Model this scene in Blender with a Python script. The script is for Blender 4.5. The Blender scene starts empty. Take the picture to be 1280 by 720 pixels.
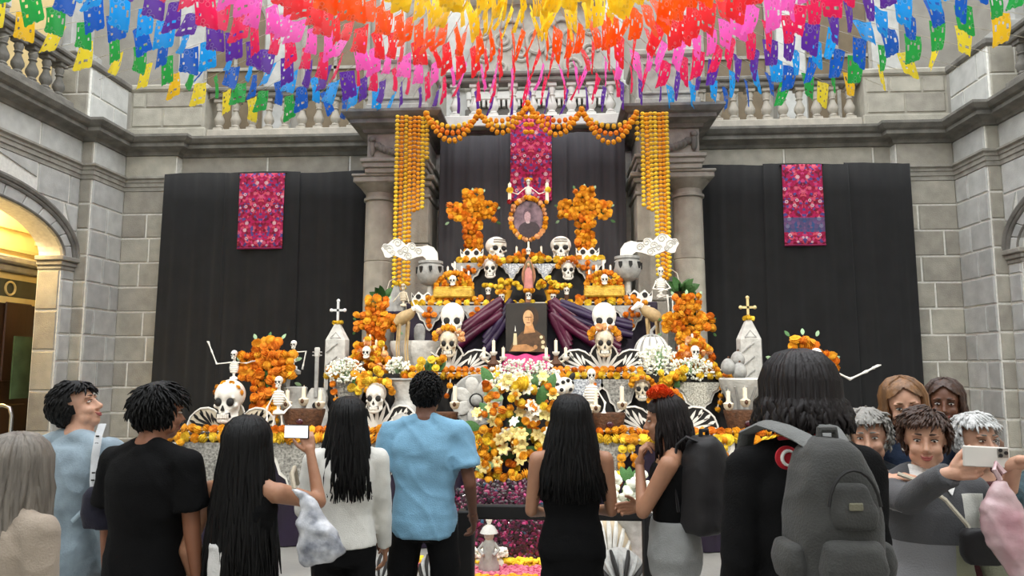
import bpy, bmesh, math, random
from mathutils import Vector, Matrix, noise
R = math.radians
PI = math.pi
random.seed(7)
scene = bpy.context.scene
col = scene.collection

# ---------------------------------------------------------------- camera
FPX = 900.0
PITCH = math.atan(100 / 900)
YAW = R(3.2)
CAMZ = 1.70
cam_d = bpy.data.cameras.new('camera')
cam_d.sensor_width = 36.0
cam_d.lens = 36.0 * FPX / 1280.0
cam_d.clip_start = 0.05
cam = bpy.data.objects.new('camera', cam_d)
col.objects.link(cam)
cam.location = (0, 0, CAMZ)
cam.rotation_euler = (R(90) + PITCH, 0, YAW)
scene.camera = cam

# ---------------------------------------------------------------- sky and large lights
world = bpy.data.worlds.new('overcast_sky')
scene.world = world
world.use_nodes = True
wbg = world.node_tree.nodes['Background']
wbg.inputs[0].default_value = (0.94, 0.97, 1.0, 1)
wbg.inputs[1].default_value = 2.4
scene.view_settings.view_transform = 'Standard'
scene.view_settings.look = 'None'
scene.view_settings.gamma = 1
scene.view_settings.exposure = 0.5


def spot(name, loc, target, power, size, colr, radius=0.25, blend=0.6):
    d = bpy.data.lights.new(name, 'SPOT')
    d.energy = power
    d.spot_size = R(size)
    d.spot_blend = blend
    d.color = colr
    d.shadow_soft_size = radius
    o = bpy.data.objects.new(name, d)
    col.objects.link(o)
    o.location = loc
    o.rotation_euler = (Vector(target) - Vector(loc)).to_track_quat('-Z', 'Y').to_euler()
    return o


# the exhibition's stage spots, hung over the courtyard and aimed at the altar
spot('stage_spot', (-4.6, 2.2, 6.6), (-0.9, 8.2, 2.2), 900, 50, (1.0, 0.93, 0.80))
spot('stage_spot', (4.0, 2.2, 6.6), (0.4, 8.2, 2.2), 900, 50, (1.0, 0.93, 0.80))


# ---------------------------------------------------------------- pixel helpers (1280 x 720)
_c, _s, _ct, _st = math.cos(PITCH), math.sin(PITCH), math.cos(YAW), math.sin(YAW)


def ray(px, py):
    u = (px - 640) / FPX
    v = (360 - py) / FPX
    y0 = _c - v * _s
    z0 = _s + v * _c
    return Vector((u * _ct - y0 * _st, u * _st + y0 * _ct, z0))


def P(px, py, Y):
    """point where the sight line through a pixel meets the plane at depth Y"""
    d = ray(px, py)
    return Vector((0, 0, CAMZ)) + d * (Y / d.y)


def PX(px, py, X):
    d = ray(px, py)
    return Vector((0, 0, CAMZ)) + d * (X / d.x)


def XX(px, Y, py=450):
    return P(px, py, Y).x


def ZZ(py, Y, px=650):
    return P(px, py, Y).z


def mpp(Y):
    return Y / 893.0


def C(h):
    h = h.lstrip('#')
    out = []
    for i in (0, 2, 4):
        c = int(h[i:i + 2], 16) / 255
        out.append(c / 12.92 if c <= 0.04045 else ((c + 0.055) / 1.055) ** 2.4)
    return tuple(out)


# ---------------------------------------------------------------- materials
MATS = {}


def mat(name, hexc, rough=0.7, var=0.15, scale=6.0, bump=0.0, bscale=40.0, metal=0.0, rnd=0.0,
        stretch=(1, 1, 1), emit=0.0, sheen=0.0, trans=0.0, coat=0.0, second=None, spec=0.5, sss=0.0):
    if name in MATS:
        return MATS[name]
    m = bpy.data.materials.new(name)
    m.use_nodes = True
    nt = m.node_tree
    N, L = nt.nodes, nt.links
    b = N['Principled BSDF']
    c = C(hexc)
    tc = N.new('ShaderNodeTexCoord')
    mp = N.new('ShaderNodeMapping')
    mp.inputs['Scale'].default_value = stretch
    L.new(tc.outputs['Object'], mp.inputs[0])
    nz = N.new('ShaderNodeTexNoise')
    nz.inputs['Scale'].default_value = scale
    nz.inputs['Detail'].default_value = 4
    L.new(mp.outputs[0], nz.inputs['Vector'])
    ramp = N.new('ShaderNodeValToRGB')
    ramp.color_ramp.elements[0].position = 0.3
    ramp.color_ramp.elements[1].position = 0.7
    lo = tuple(max(0, x * (1 - var)) for x in c)
    hi = tuple(min(1, x * (1 + var)) for x in c) if second is None else C(second)
    ramp.color_ramp.elements[0].color = lo + (1,)
    ramp.color_ramp.elements[1].color = hi + (1,)
    L.new(nz.outputs['Fac'], ramp.inputs[0])
    out = ramp.outputs[0]
    if rnd:
        oi = N.new('ShaderNodeObjectInfo')
        hs = N.new('ShaderNodeHueSaturation')
        mr = N.new('ShaderNodeMapRange')
        mr.inputs[3].default_value = 1 - rnd
        mr.inputs[4].default_value = 1 + rnd
        L.new(oi.outputs['Random'], mr.inputs[0])
        L.new(mr.outputs[0], hs.inputs['Value'])
        mr2 = N.new('ShaderNodeMapRange')
        mr2.inputs[3].default_value = 0.5 - rnd * 0.045
        mr2.inputs[4].default_value = 0.5 + rnd * 0.045
        L.new(oi.outputs['Random'], mr2.inputs[0])
        L.new(mr2.outputs[0], hs.inputs['Hue'])
        L.new(out, hs.inputs['Color'])
        out = hs.outputs[0]
    L.new(out, b.inputs['Base Color'])
    b.inputs['Roughness'].default_value = rough
    b.inputs['Metallic'].default_value = metal
    b.inputs['Specular IOR Level'].default_value = spec
    if sheen:
        b.inputs['Sheen Weight'].default_value = sheen
    if trans:
        b.inputs['Transmission Weight'].default_value = trans
    if coat:
        b.inputs['Coat Weight'].default_value = coat
    if sss:
        b.inputs['Subsurface Weight'].default_value = sss
        b.inputs['Subsurface Radius'].default_value = (0.02, 0.008, 0.004)
    if emit:
        L.new(out, b.inputs['Emission Color'])
        b.inputs['Emission Strength'].default_value = emit
    if bump:
        n2 = N.new('ShaderNodeTexNoise')
        n2.inputs['Scale'].default_value = bscale
        n2.inputs['Detail'].default_value = 5
        L.new(mp.outputs[0], n2.inputs['Vector'])
        bp = N.new('ShaderNodeBump')
        bp.inputs['Strength'].default_value = bump
        bp.inputs['Distance'].default_value = 0.02
        L.new(n2.outputs['Fac'], bp.inputs['Height'])
        L.new(bp.outputs[0], b.inputs['Normal'])
    MATS[name] = m
    return m


def tissue(name, hexc):
    """thin translucent paper with a punched ring pattern"""
    m = bpy.data.materials.new(name)
    m.use_nodes = True
    nt = m.node_tree
    N, L = nt.nodes, nt.links
    b = N['Principled BSDF']
    out = N['Material Output']
    c = C(hexc)
    tc = N.new('ShaderNodeTexCoord')
    vo = N.new('ShaderNodeTexVoronoi')
    vo.feature = 'F1'
    vo.inputs['Scale'].default_value = 11
    L.new(tc.outputs['Object'], vo.inputs['Vector'])
    rp = N.new('ShaderNodeValToRGB')
    e = rp.color_ramp.elements
    e[0].position = 0.22
    e[0].color = tuple(x * 0.82 for x in c) + (1,)
    e[1].position = 0.36
    e[1].color = c + (1,)
    k = rp.color_ramp.elements.new(0.29)
    k.color = tuple(min(1, x * 0.75 + 0.16) for x in c) + (1,)
    L.new(vo.outputs['Distance'], rp.inputs[0])
    L.new(rp.outputs[0], b.inputs['Base Color'])
    b.inputs['Roughness'].default_value = 0.45
    tr = N.new('ShaderNodeBsdfTranslucent')
    L.new(rp.outputs[0], tr.inputs['Color'])
    mx = N.new('ShaderNodeMixShader')
    mx.inputs[0].default_value = 0.6
    L.new(b.outputs[0], mx.inputs[1])
    L.new(tr.outputs[0], mx.inputs[2])
    L.new(mx.outputs[0], out.inputs['Surface'])
    return m


# ---------------------------------------------------------------- mesh builder
def basis(d):
    d = Vector(d).normalized()
    a = Vector((0, 0, 1)) if abs(d.z) < 0.9 else Vector((1, 0, 0))
    x = a.cross(d).normalized()
    return x, d.cross(x).normalized(), d


class MB:
    def __init__(self):
        self.v, self.f, self.mi, self.cur = [], [], [], 0
        self.M = Matrix.Identity(4)

    def add(self, vs, fs):
        b = len(self.v)
        M = self.M
        self.v.extend([(M @ Vector(p))[:] for p in vs])
        for f in fs:
            self.f.append([i + b for i in f])
            self.mi.append(self.cur)
        return self

    def box(self, c, s, rot=None, ch=0.0):
        x, y, z = s[0] / 2, s[1] / 2, s[2] / 2
        if ch:
            h = min(ch, x * .9, y * .9, z * .9)
            pts = []
            for sx in (-1, 1):
                for sy in (-1, 1):
                    for sz in (-1, 1):
                        pts += [(sx * (x - h), sy * (y - h), sz * z), (sx * (x - h), sy * y, sz * (z - h)), (sx * x, sy * (y - h), sz * (z - h))]
            bm = bmesh.new()
            for q in pts:
                bm.verts.new(q)
            bmesh.ops.convex_hull(bm, input=bm.verts)
            bm.verts.index_update()
            vs = [v.co.copy() for v in bm.verts]
            fs = [[v.index for v in f.verts] for f in bm.faces]
            bm.free()
        else:
            vs = [Vector((a, b, d)) for a in (-x, x) for b in (-y, y) for d in (-z, z)]
            fs = [(0, 1, 3, 2), (4, 6, 7, 5), (0, 4, 5, 1), (2, 3, 7, 6), (0, 2, 6, 4), (1, 5, 7, 3)]
        c = Vector(c)
        if rot is not None:
            vs = [rot @ v for v in vs]
        return self.add([c + v for v in vs], fs)

    def tube(self, pts, r, n=8, cap=True, flat=1.0, axis=None):
        pts = [Vector(p) for p in pts]
        k = len(pts)
        if not isinstance(r, (list, tuple)):
            r = [r] * k
        vs, fs = [], []
        X = None
        for i, p in enumerate(pts):
            d = pts[min(i + 1, k - 1)] - pts[max(i - 1, 0)]
            if d.length < 1e-9:
                d = Vector((0, 0, 1))
            d.normalize()
            if X is None:
                if axis is not None:
                    X = (Vector(axis) - d * Vector(axis).dot(d)).normalized()
                else:
                    X = basis(d)[0]
            else:
                X = X - d * X.dot(d)
                X = X.normalized() if X.length > 1e-6 else basis(d)[0]
            Yv = d.cross(X)
            for j in range(n):
                a = 2 * PI * j / n
                vs.append(p + X * (math.cos(a) * r[i]) + Yv * (math.sin(a) * r[i] * flat))
        for i in range(k - 1):
            for j in range(n):
                a, b = i * n + j, i * n + (j + 1) % n
                fs.append((a, b, b + n, a + n))
        if cap:
            fs.append(list(range(n))[::-1])
            fs.append([(k - 1) * n + j for j in range(n)])
        return self.add(vs, fs)

    def lathe(self, prof, c=(0, 0, 0), n=16, rot=None, sx=1, sy=1):
        c = Vector(c)
        vs, fs = [], []
        for r, z in prof:
            for j in range(n):
                a = 2 * PI * j / n
                p = Vector((math.cos(a) * r * sx, math.sin(a) * r * sy, z))
                vs.append(c + (rot @ p if rot is not None else p))
        for i in range(len(prof) - 1):
            for j in range(n):
                a, b = i * n + j, i * n + (j + 1) % n
                fs.append((a, b, b + n, a + n))
        fs.append(list(range(n))[::-1])
        fs.append([(len(prof) - 1) * n + j for j in range(n)])
        return self.add(vs, fs)

    def ell(self, c, r, nu=12, nv=8, rot=None, fn=None):
        c = Vector(c)
        if not isinstance(r, (list, tuple, Vector)):
            r = (r, r, r)
        vs, fs = [], []

        def q(d):
            p = Vector((d[0] * r[0], d[1] * r[1], d[2] * r[2]))
            if fn:
                p = fn(p, d)
            return c + (rot @ p if rot is not None else p)
        vs.append(q((0, 0, -1)))
        for i in range(1, nv):
            t = -PI / 2 + PI * i / nv
            for j in range(nu):
                a = 2 * PI * j / nu
                vs.append(q((math.cos(t) * math.cos(a), math.cos(t) * math.sin(a), math.sin(t))))
        vs.append(q((0, 0, 1)))
        for j in range(nu):
            fs.append((0, 1 + (j + 1) % nu, 1 + j))
        for i in range(nv - 2):
            for j in range(nu):
                a, b = 1 + i * nu + j, 1 + i * nu + (j + 1) % nu
                fs.append((a, b, b + nu, a + nu))
        l = len(vs) - 1
        o = 1 + (nv - 2) * nu
        for j in range(nu):
            fs.append((o + j, o + (j + 1) % nu, l))
        return self.add(vs, fs)

    def prism(self, pts, y0, y1):
        """outline in the XZ plane pulled along Y"""
        n = len(pts)
        vs = [(p[0], y0, p[1]) for p in pts] + [(p[0], y1, p[1]) for p in pts]
        fs = [list(range(n)), list(range(2 * n - 1, n - 1, -1))]
        for i in range(n):
            j = (i + 1) % n
            fs.append((i, i + n, j + n, j))
        return self.add(vs, fs)

    def rings(self, rings, n=20, p=2.0, cap=True):
        """stack of ellipses (cx, cy, z, rx, ry)"""
        vs, fs = [], []
        for cx, cy, z, rx, ry in rings:
            for j in range(n):
                a = 2 * PI * j / n
                ca, sa = math.cos(a), math.sin(a)
                vs.append((cx + math.copysign(abs(ca) ** (2 / p), ca) * rx, cy + math.copysign(abs(sa) ** (2 / p), sa) * ry, z))
        for i in range(len(rings) - 1):
            for j in range(n):
                a, b = i * n + j, i * n + (j + 1) % n
                fs.append((a, b, b + n, a + n))
        if cap:
            fs.append(list(range(n))[::-1])
            fs.append([(len(rings) - 1) * n + j for j in range(n)])
        return self.add(vs, fs)

    def grid(self, fn, nu, nv):
        vs = [fn(i / nu, j / nv) for j in range(nv + 1) for i in range(nu + 1)]
        fs = []
        for j in range(nv):
            for i in range(nu):
                a = j * (nu + 1) + i
                fs.append((a, a + 1, a + nu + 2, a + nu + 1))
        return self.add(vs, fs)

    def mesh(self, name, mats, smooth=True):
        me = bpy.data.meshes.new(name)
        me.from_pydata([tuple(v) for v in self.v], [], self.f)
        if not isinstance(mats, (list, tuple)):
            mats = [mats]
        for m in mats:
            me.materials.append(m)
        if len(mats) > 1:
            me.polygons.foreach_set('material_index', self.mi)
        bm = bmesh.new()
        bm.from_mesh(me)
        bmesh.ops.recalc_face_normals(bm, faces=bm.faces)
        bm.to_mesh(me)
        bm.free()
        if smooth:
            me.polygons.foreach_set('use_smooth', [True] * len(me.polygons))
            if smooth != 'all':
                me.set_sharp_from_angle(angle=R(42))
        return me

    def build(self, name, mats, parent=None, loc=None, smooth=True):
        return link(name, self.mesh(name, mats, smooth), parent, loc)


def link(name, me, parent=None, loc=None, rot=None, sc=None):
    o = bpy.data.objects.new(name, me)
    col.objects.link(o)
    if parent is not None:
        o.parent = parent
    if loc is not None:
        o.location = loc
    if rot is not None:
        o.rotation_euler = rot
    if sc is not None:
        o.scale = sc if isinstance(sc, (tuple, list, Vector)) else (sc, sc, sc)
    return o


def tag(o, label, cat, group=None):
    o['label'] = label
    o['category'] = cat
    if group:
        o['group'] = group
    return o


def thing(name, label, cat, loc=(0, 0, 0), rz=0.0, group=None, sc=1.0):
    o = bpy.data.objects.new(name, None)
    o.empty_display_size = 0.1
    col.objects.link(o)
    o.location = loc
    o.rotation_euler = (0, 0, rz)
    o.scale = (sc, sc, sc)
    return tag(o, label, cat, group)


def struct(o):
    o['kind'] = 'structure'
    return o


def sthing(name, loc):
    o = bpy.data.objects.new(name, None)
    o.empty_display_size = 0.1
    col.objects.link(o)
    o.location = loc
    return struct(o)


def stuff(o):
    o['kind'] = 'stuff'
    return o


def copy_thing(src, loc, rz=None, label=None, sc=None):
    r = src.copy()
    col.objects.link(r)
    r.location = loc
    if rz is not None:
        r.rotation_euler = (0, 0, rz)
    if sc:
        r.scale = (sc, sc, sc)
    if label:
        r['label'] = label
    for ch in src.children:
        c2 = ch.copy()
        col.objects.link(c2)
        c2.parent = r
        for g in ch.children:
            g2 = g.copy()
            col.objects.link(g2)
            g2.parent = c2
    return r


def sweep(mb, path, prof, closed=False):
    """profile (outward, z) carried along a plan polyline, outward = right of travel"""
    n = len(path)
    rows = []
    for i, p in enumerate(path):
        p = Vector(p)
        a = (p - Vector(path[i - 1])).normalized() if i > 0 else None
        b = (Vector(path[i + 1]) - p).normalized() if i < n - 1 else None
        na = Vector((a.y, -a.x)) if a else None
        nb = Vector((b.y, -b.x)) if b else None
        if na is None:
            m = nb
        elif nb is None:
            m = na
        else:
            m = na + nb
            m = m / max(0.2, m.length_squared / 2) if m.length > 1e-5 else na
        rows.append([(p.x + m.x * o, p.y + m.y * o, z) for o, z in prof])
    k = len(prof)
    vs = [q for r_ in rows for q in r_]
    fs = []
    for i in range(n - 1):
        for j in range(k - 1):
            a = i * k + j
            fs.append((a, a + 1, a + k + 1, a + k))
    mb.add(vs, fs)
    return mb


def fuse(mb, voxel, mats, smooth=3, fn=None, name='body'):
    """merge overlapping solids into one continuous skin"""
    me = bpy.data.meshes.new('tmp')
    me.from_pydata([tuple(v) for v in mb.v], [], mb.f)
    bm = bmesh.new()
    bm.from_mesh(me)
    bmesh.ops.recalc_face_normals(bm, faces=bm.faces)
    bm.to_mesh(me)
    bm.free()
    o = bpy.data.objects.new('tmp', me)
    col.objects.link(o)
    r = o.modifiers.new('r', 'REMESH')
    r.mode = 'VOXEL'
    r.voxel_size = voxel
    if smooth:
        s_ = o.modifiers.new('s', 'SMOOTH')
        s_.iterations = smooth
        s_.factor = .5
    dg = bpy.context.evaluated_depsgraph_get()
    out = bpy.data.meshes.new_from_object(o.evaluated_get(dg))
    bpy.data.objects.remove(o)
    bpy.data.meshes.remove(me)
    out.name = name
    if fn:
        nn = [v.normal.copy() for v in out.vertices]
        for v, n_ in zip(out.vertices, nn):
            v.co = fn(v.co, n_)
    out.materials.clear()
    out.materials.append(mats)
    out.polygons.foreach_set('use_smooth', [True] * len(out.polygons))
    return out
# ================================================================ the courtyard
XC = -0.30            # axis of the altar
XM = -0.41            # axis of the courtyard
YB = 11.65            # back wall
XLW, XRW = -7.40, 2 * XM + 7.40
XLP, XRP = -7.20, 2 * XM + 7.20

M_stone = mat('grey_ashlar', '#a8a396', 0.9, 0.16, 5, 0.35, 60, rnd=0.17)
M_stone_l = mat('pale_daylit_ashlar', '#bbbbb6', 0.9, 0.14, 5, 0.3, 60, rnd=0.12)  # side-wall faces: cool daylight put into the tone; pale stone elsewhere
M_mortar = mat('pale_mortar', '#e9e7de', 0.95, 0.1, 20, 0.2, 80)
M_trim = mat('carved_stone', '#9d998f', 0.88, 0.2, 7, 0.3, 50)
M_trimd = mat('weathered_cornice', '#77746d', 0.88, 0.3, 5, 0.35, 40)
M_paleb = mat('pale_baluster_stone', '#b4ada0', 0.85, 0.15, 9, 0.2, 50)
M_white = mat('sunlit_and_white_stone', '#d6d4cc', 0.85, 0.08, 9, 0.2, 50)  # balusters over the altar: sunlight put into the colour; ledges are white stone

# ---- floor
mb = MB()
mb.box((XM, 2.5, -0.1), (30, 30, 0.2))
floor = struct(mb.build('floor', mat('worn_grey_paving', '#8d8b86', 0.55, 0.18, 1.5, 0.15, 30), smooth=False))


def slab(mb, O, u, nrm, poly, t, ch=0.012):
    """a stone: polygon (u,z) standing proud of plane O by t with worn edges"""
    O, u, nrm = Vector(O), Vector(u), Vector(nrm)
    k = len(poly)
    cu = sum(p[0] for p in poly) / k
    cz = sum(p[1] for p in poly) / k

    def q(p, d, s):
        dx, dz = cu - p[0], cz - p[1]
        l = math.hypot(dx, dz) or 1
        pu, pz = p[0] + dx / l * s, p[1] + dz / l * s
        w = O + u * pu + nrm * d
        return (w.x, w.y, w.z + pz)
    vs = [q(p, -0.02, 0) for p in poly] + [q(p, t - ch, 0) for p in poly] + [q(p, t, ch * 1.4) for p in poly]
    fs = [[2 * k + i for i in range(k)]]
    for i in range(k):
        j = (i + 1) % k
        fs += [(i, j, j + k, i + k), (i + k, j + k, j + 2 * k, i + 2 * k)]
    mb.add(vs, fs)


def courses(parent, O, u, nrm, u0, u1, z0, z1, ch=0.41, mean=0.62, t=0.02, gap=0.030, m=None, cut=None, seed=1, phase=0.0):
    rg = random.Random(seed)
    z = z0
    row = 0
    while z < z1 - 0.05:
        ze = min(z + ch, z1)
        if z1 - ze < 0.12:
            ze = z1
        a = u0
        first = True
        while a < u1 - 0.02:
            w = mean * rg.uniform(0.7, 1.35)
            if first and row % 2:
                w *= 0.55
            first = False
            b = min(a + w, u1)
            if u1 - b < 0.18:
                b = u1
            poly = [(a + gap / 2, z + gap / 2), (b - gap / 2, z + gap / 2), (b - gap / 2, ze - gap / 2), (a + gap / 2, ze - gap / 2)]
            if cut:
                poly = cut(poly)
            if poly:
                mb = MB()
                slab(mb, O, u, nrm, poly, t)
                mb.build('stone', m or M_stone, parent, smooth=False)
            a = b
        z = ze
        row += 1


# ---- back wall
mb = MB()
mb.box((XM, YB + 0.2, 2.75), (XRW - XLW + 1.0, 0.4, 5.5))
mb.box(((XLP - 6.3) / 2, YB - 0.03, 2.65), (0.9, 0.24, 5.3))
mb.box((2 * XM - (XLP - 6.3) / 2, YB - 0.03, 2.65), (0.9, 0.24, 5.3))
wall_back = struct(mb.build('wall_back', M_mortar, smooth=False))
YP = YB - 0.15
for u0, u1, sd in ((-7.2, -6.3, 3), (2 * XM + 6.3, 2 * XM + 7.2, 5)):
    courses(wall_back, (0, YP, 0), (1, 0, 0), (0, -1, 0), u0, u1, 0.16, 4.66, seed=sd)
for u0, u1, sd in ((-6.3, -5.9, 4), (2 * XM + 5.9, 2 * XM + 6.3, 6)):
    courses(wall_back, (0, YB, 0), (1, 0, 0), (0, -1, 0), u0, u1, 0.16, 4.66, seed=sd)
# frieze slabs over the drapes
for u0, u1, Y in ((-7.2, -6.3, YP), (-6.3, -3.0, YB), (2 * XM + 3.1, 2 * XM + 6.3, YB), (2 * XM + 6.3, 2 * XM + 7.2, YP), (-1.75, 1.15, YB)):
    courses(wall_back, (0, Y, 0), (1, 0, 0), (0, -1, 0), u0, u1, 4.87, 5.27, ch=0.4, mean=1.5, seed=9, m=M_stone)


# ---- side walls with their basket-handle arches
def side_wall(name, sgn, XW, XP, seed):
    AY, AA, AB, AZ = 8.72, 1.65, 0.62, 3.38     # arch centre, half width, rise, spring
    T = 0.36
    AY2, NA = AY, 28

    def arc(k, a=AA, b=AB):
        th = PI * k / NA
        return (AY2 + a * math.cos(th), AZ + b * math.sin(th))
    mb = MB()
    # wall plate with an opening, outline in YZ
    yA, yB_, top = -6.0, YB + 0.2, 5.3
    hole = [arc(k) for k in range(NA + 1)]
    pts = [(yB_, 0), (yB_, top), (yA, top), (yA, 0), (AY - AA, 0)] + hole[::-1] + [(AY + AA, 0)]
    n = len(pts)
    vs = [(XW, a, b) for a, b in pts] + [(XW + sgn * T, a, b) for a, b in pts]
    fs = [list(range(n)), list(range(2 * n - 1, n - 1, -1))]
    for i in range(n):
        j = (i + 1) % n
        fs.append((i, i + n, j + n, j))
    mb.add(vs, fs)
    mb.box((XP + sgn * 0.1, (10.67 + YB) / 2, 2.65), (0.2 - 0.002, YB - 10.67 - 0.002, 5.3))
    w = struct(mb.build(name, M_mortar, smooth=False))
    nrm = (-sgn, 0, 0)
    # corner pilaster: face and return
    courses(w, (XP, 0, 0), (0, 1, 0), nrm, 10.67, YP, 0.16, 4.66, seed=seed, mean=0.55, m=M_stone_l)
    xs = sorted((XP, XW))
    courses(w, (0, 10.67, 0), (1, 0, 0), (0, -1, 0), xs[0], xs[1], 0.16, 4.66, seed=seed + 1, m=M_stone, mean=2)
    courses(w, (XP, 0, 0), (0, 1, 0), nrm, 10.67, YP, 4.87, 5.27, ch=0.4, mean=1.5, seed=seed, m=M_stone_l)
    courses(w, (0, 10.67, 0), (1, 0, 0), (0, -1, 0), xs[0], xs[1], 4.87, 5.27, ch=.4, mean=2, seed=seed, m=M_stone)
    courses(w, (XW, 0, 0), (0, 1, 0), nrm, 7.0, 10.66, 4.87, 5.27, ch=0.4, mean=1.4, seed=seed, m=M_stone_l)
    # wall beside the arch
    OA, OB = AA + 0.34, AB + 0.34

    def cut(poly):
        y0, y1 = poly[0][0], poly[1][0]
        z0, z1 = poly[0][1], poly[2][1]

        def edge(z):
            t = (z - AZ) / OB
            return AY + OA * math.sqrt(max(0, 1 - t * t)) if 0 <= t < 1 else (AY if t >= 1 else AY + OA)
        e0, e1 = edge(z0) + 0.02, edge(z1) + 0.02
        if z0 >= AZ + OB:
            return poly
        if e0 >= y1 - .05 and e1 >= y1 - .05:
            return None
        if e0 >= y1 - .05:
            return [(y1, (z0 + z1) / 2), (y1, z1), (max(y0, e1), z1)]
        return [(max(y0, e0), z0), (y1, z0), (y1, z1), (max(y0, e1), z1)]
    courses(w, (XW, 0, 0), (0, 1, 0), nrm, AY + OA - 0.33, 10.66, 0.16, AZ - 0.2, seed=seed + 2, mean=0.5, m=M_stone_l)
    courses(w, (XW, 0, 0), (0, 1, 0), nrm, AY, 10.66, AZ, 4.66, seed=seed + 3, cut=cut, mean=0.9, m=M_stone_l)
    # reveal of the jamb
    courses(w, (0, AY + AA, 0), (1, 0, 0), (0, -1, 0), min(XW, XW + sgn * T), max(XW, XW + sgn * T), 0.16, AZ - 0.2, ch=0.6, mean=0.6, seed=seed + 4, m=M_stone)
    # voussoirs
    for k in range(0, NA // 2 + 6, 2):
        a0, a1 = arc(k), arc(k + 1.92)
        b0, b1 = arc(k, AA + 0.2, AB + 0.2), arc(k + 1.92, AA + 0.2, AB + 0.2)
        mb = MB()
        slab(mb, (XW, 0, 0), (0, 1, 0), nrm, [a0, b0, b1, a1], 0.035)
        mb.build('voussoir', M_stone_l, w, smooth=False)
    # archivolt mouldings and impost
    mb = MB()
    for off, rr, dx in ((0.22, 0.035, 0.03), (0.29, 0.05, 0.04), (0.02, 0.02, 0.03)):
        mb.tube([(XW - sgn * dx, *arc(k * .5, AA + off, AB + off)) for k in range(2 * NA + 1)], rr, 8)
    mb.build('archivolt', M_trimd, w)
    mb = MB()
    for (h0, h1, pr) in ((AZ - 0.2, AZ - 0.14, 0.03), (AZ - 0.14, AZ - 0.07, 0.06), (AZ - 0.07, AZ, 0.1)):
        mb.box((XW + sgn * (T / 2 - pr / 2), AY + AA + 0.17 - pr / 2, (h0 + h1) / 2), (T + pr, 0.34 + pr, h1 - h0), ch=.012)
        mb.box((XW + sgn * (T / 2 - pr / 2), AY - AA - 0.17 + pr / 2, (h0 + h1) / 2), (T + pr, 0.34 + pr, h1 - h0), ch=.012)
    mb.build('impost', M_trim, w)
    return w


wall_left = side_wall('wall_left', -1, XLW, XLP, 21)
wall_right = side_wall('wall_right', 1, XRW, XRP, 61)

# ---- entablature that runs round the court and breaks forward over the columns
YK = 10.55
half = [(XLW, -6.0), (XLW, 10.67), (XLP, 10.67), (XLP, YP), (-6.3, YP), (-6.3, YB), (XC - 2.5, YB), (XC - 2.5, YK), (XC - 1.66, YK), (XC - 1.66, YB)]
other = [(2 * XM - x, y) for x, y in half]
other[6:] = [(XC + 2.5, YB), (XC + 2.5, YK), (XC + 1.66, YK), (XC + 1.66, YB)]
plan = half + other[::-1]
arch_prof = [(0, 4.64), (0.03, 4.65), (0.03, 4.71), (0.05, 4.72), (0.05, 4.78), (0.07, 4.79), (0.07, 4.83), (0.11, 4.85), (0.11, 4.88), (0, 4.89)]
mb = MB()
for seg in (plan[:7], plan[-7:]):
    sweep(mb, seg, arch_prof)
struct(mb.build('trim_1', M_trim, smooth=False))
corn_prof = [(0, 5.25), (0.05, 5.26), (0.07, 5.31), (0.13, 5.34), (0.22, 5.36), (0.22, 5.42), (0.27, 5.44), (0.33, 5.50), (0.33, 5.54), (0.0, 5.56)]
mb = MB()
sweep(mb, plan, corn_prof)
struct(mb.build('trim_2', M_trimd, smooth=False))

# blocks over the columns, with their carved swags
for sg in (-1, 1):
    cx = XC + sg * 2.06
    mb = MB()
    mb.box((cx, (YK + YB) / 2, 5.05), (0.88, YB - YK, 0.44))
    b = struct(mb.build('trim_3' if sg < 0 else 'trim_4', M_trim, smooth=False))
    mb = MB()
    for off, z, h, d in ((0.09, 4.83, 0.06, 0.09), (0.06, 4.76, 0.08, 0.06), (0.03, 4.68, 0.08, 0.03)):
        mb.box((cx, (YK + YB) / 2 - off / 2, z), (0.88 + 2 * d, YB - YK + off, h), ch=0.012)
    mb.build('architrave', M_trim, b)
    ox = cx + sg * 0.36
    mb = MB()
    mb.ell((ox, YK - 0.02, 5.04), (0.05, 0.05, 0.14), 10, 8)
    mb.ell((ox, YK - 0.04, 5.16), (0.06, 0.05, 0.05), 10, 6)
    for i in range(6):
        t = i / 5
        mb.ell((ox - sg * (0.09 + 0.3 * t), YK - 0.02, 5.06 - 0.12 * t ** .7), (0.06, 0.06, 0.06), 8, 6)
    mb.build('carved_swag', M_trimd, b)

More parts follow.
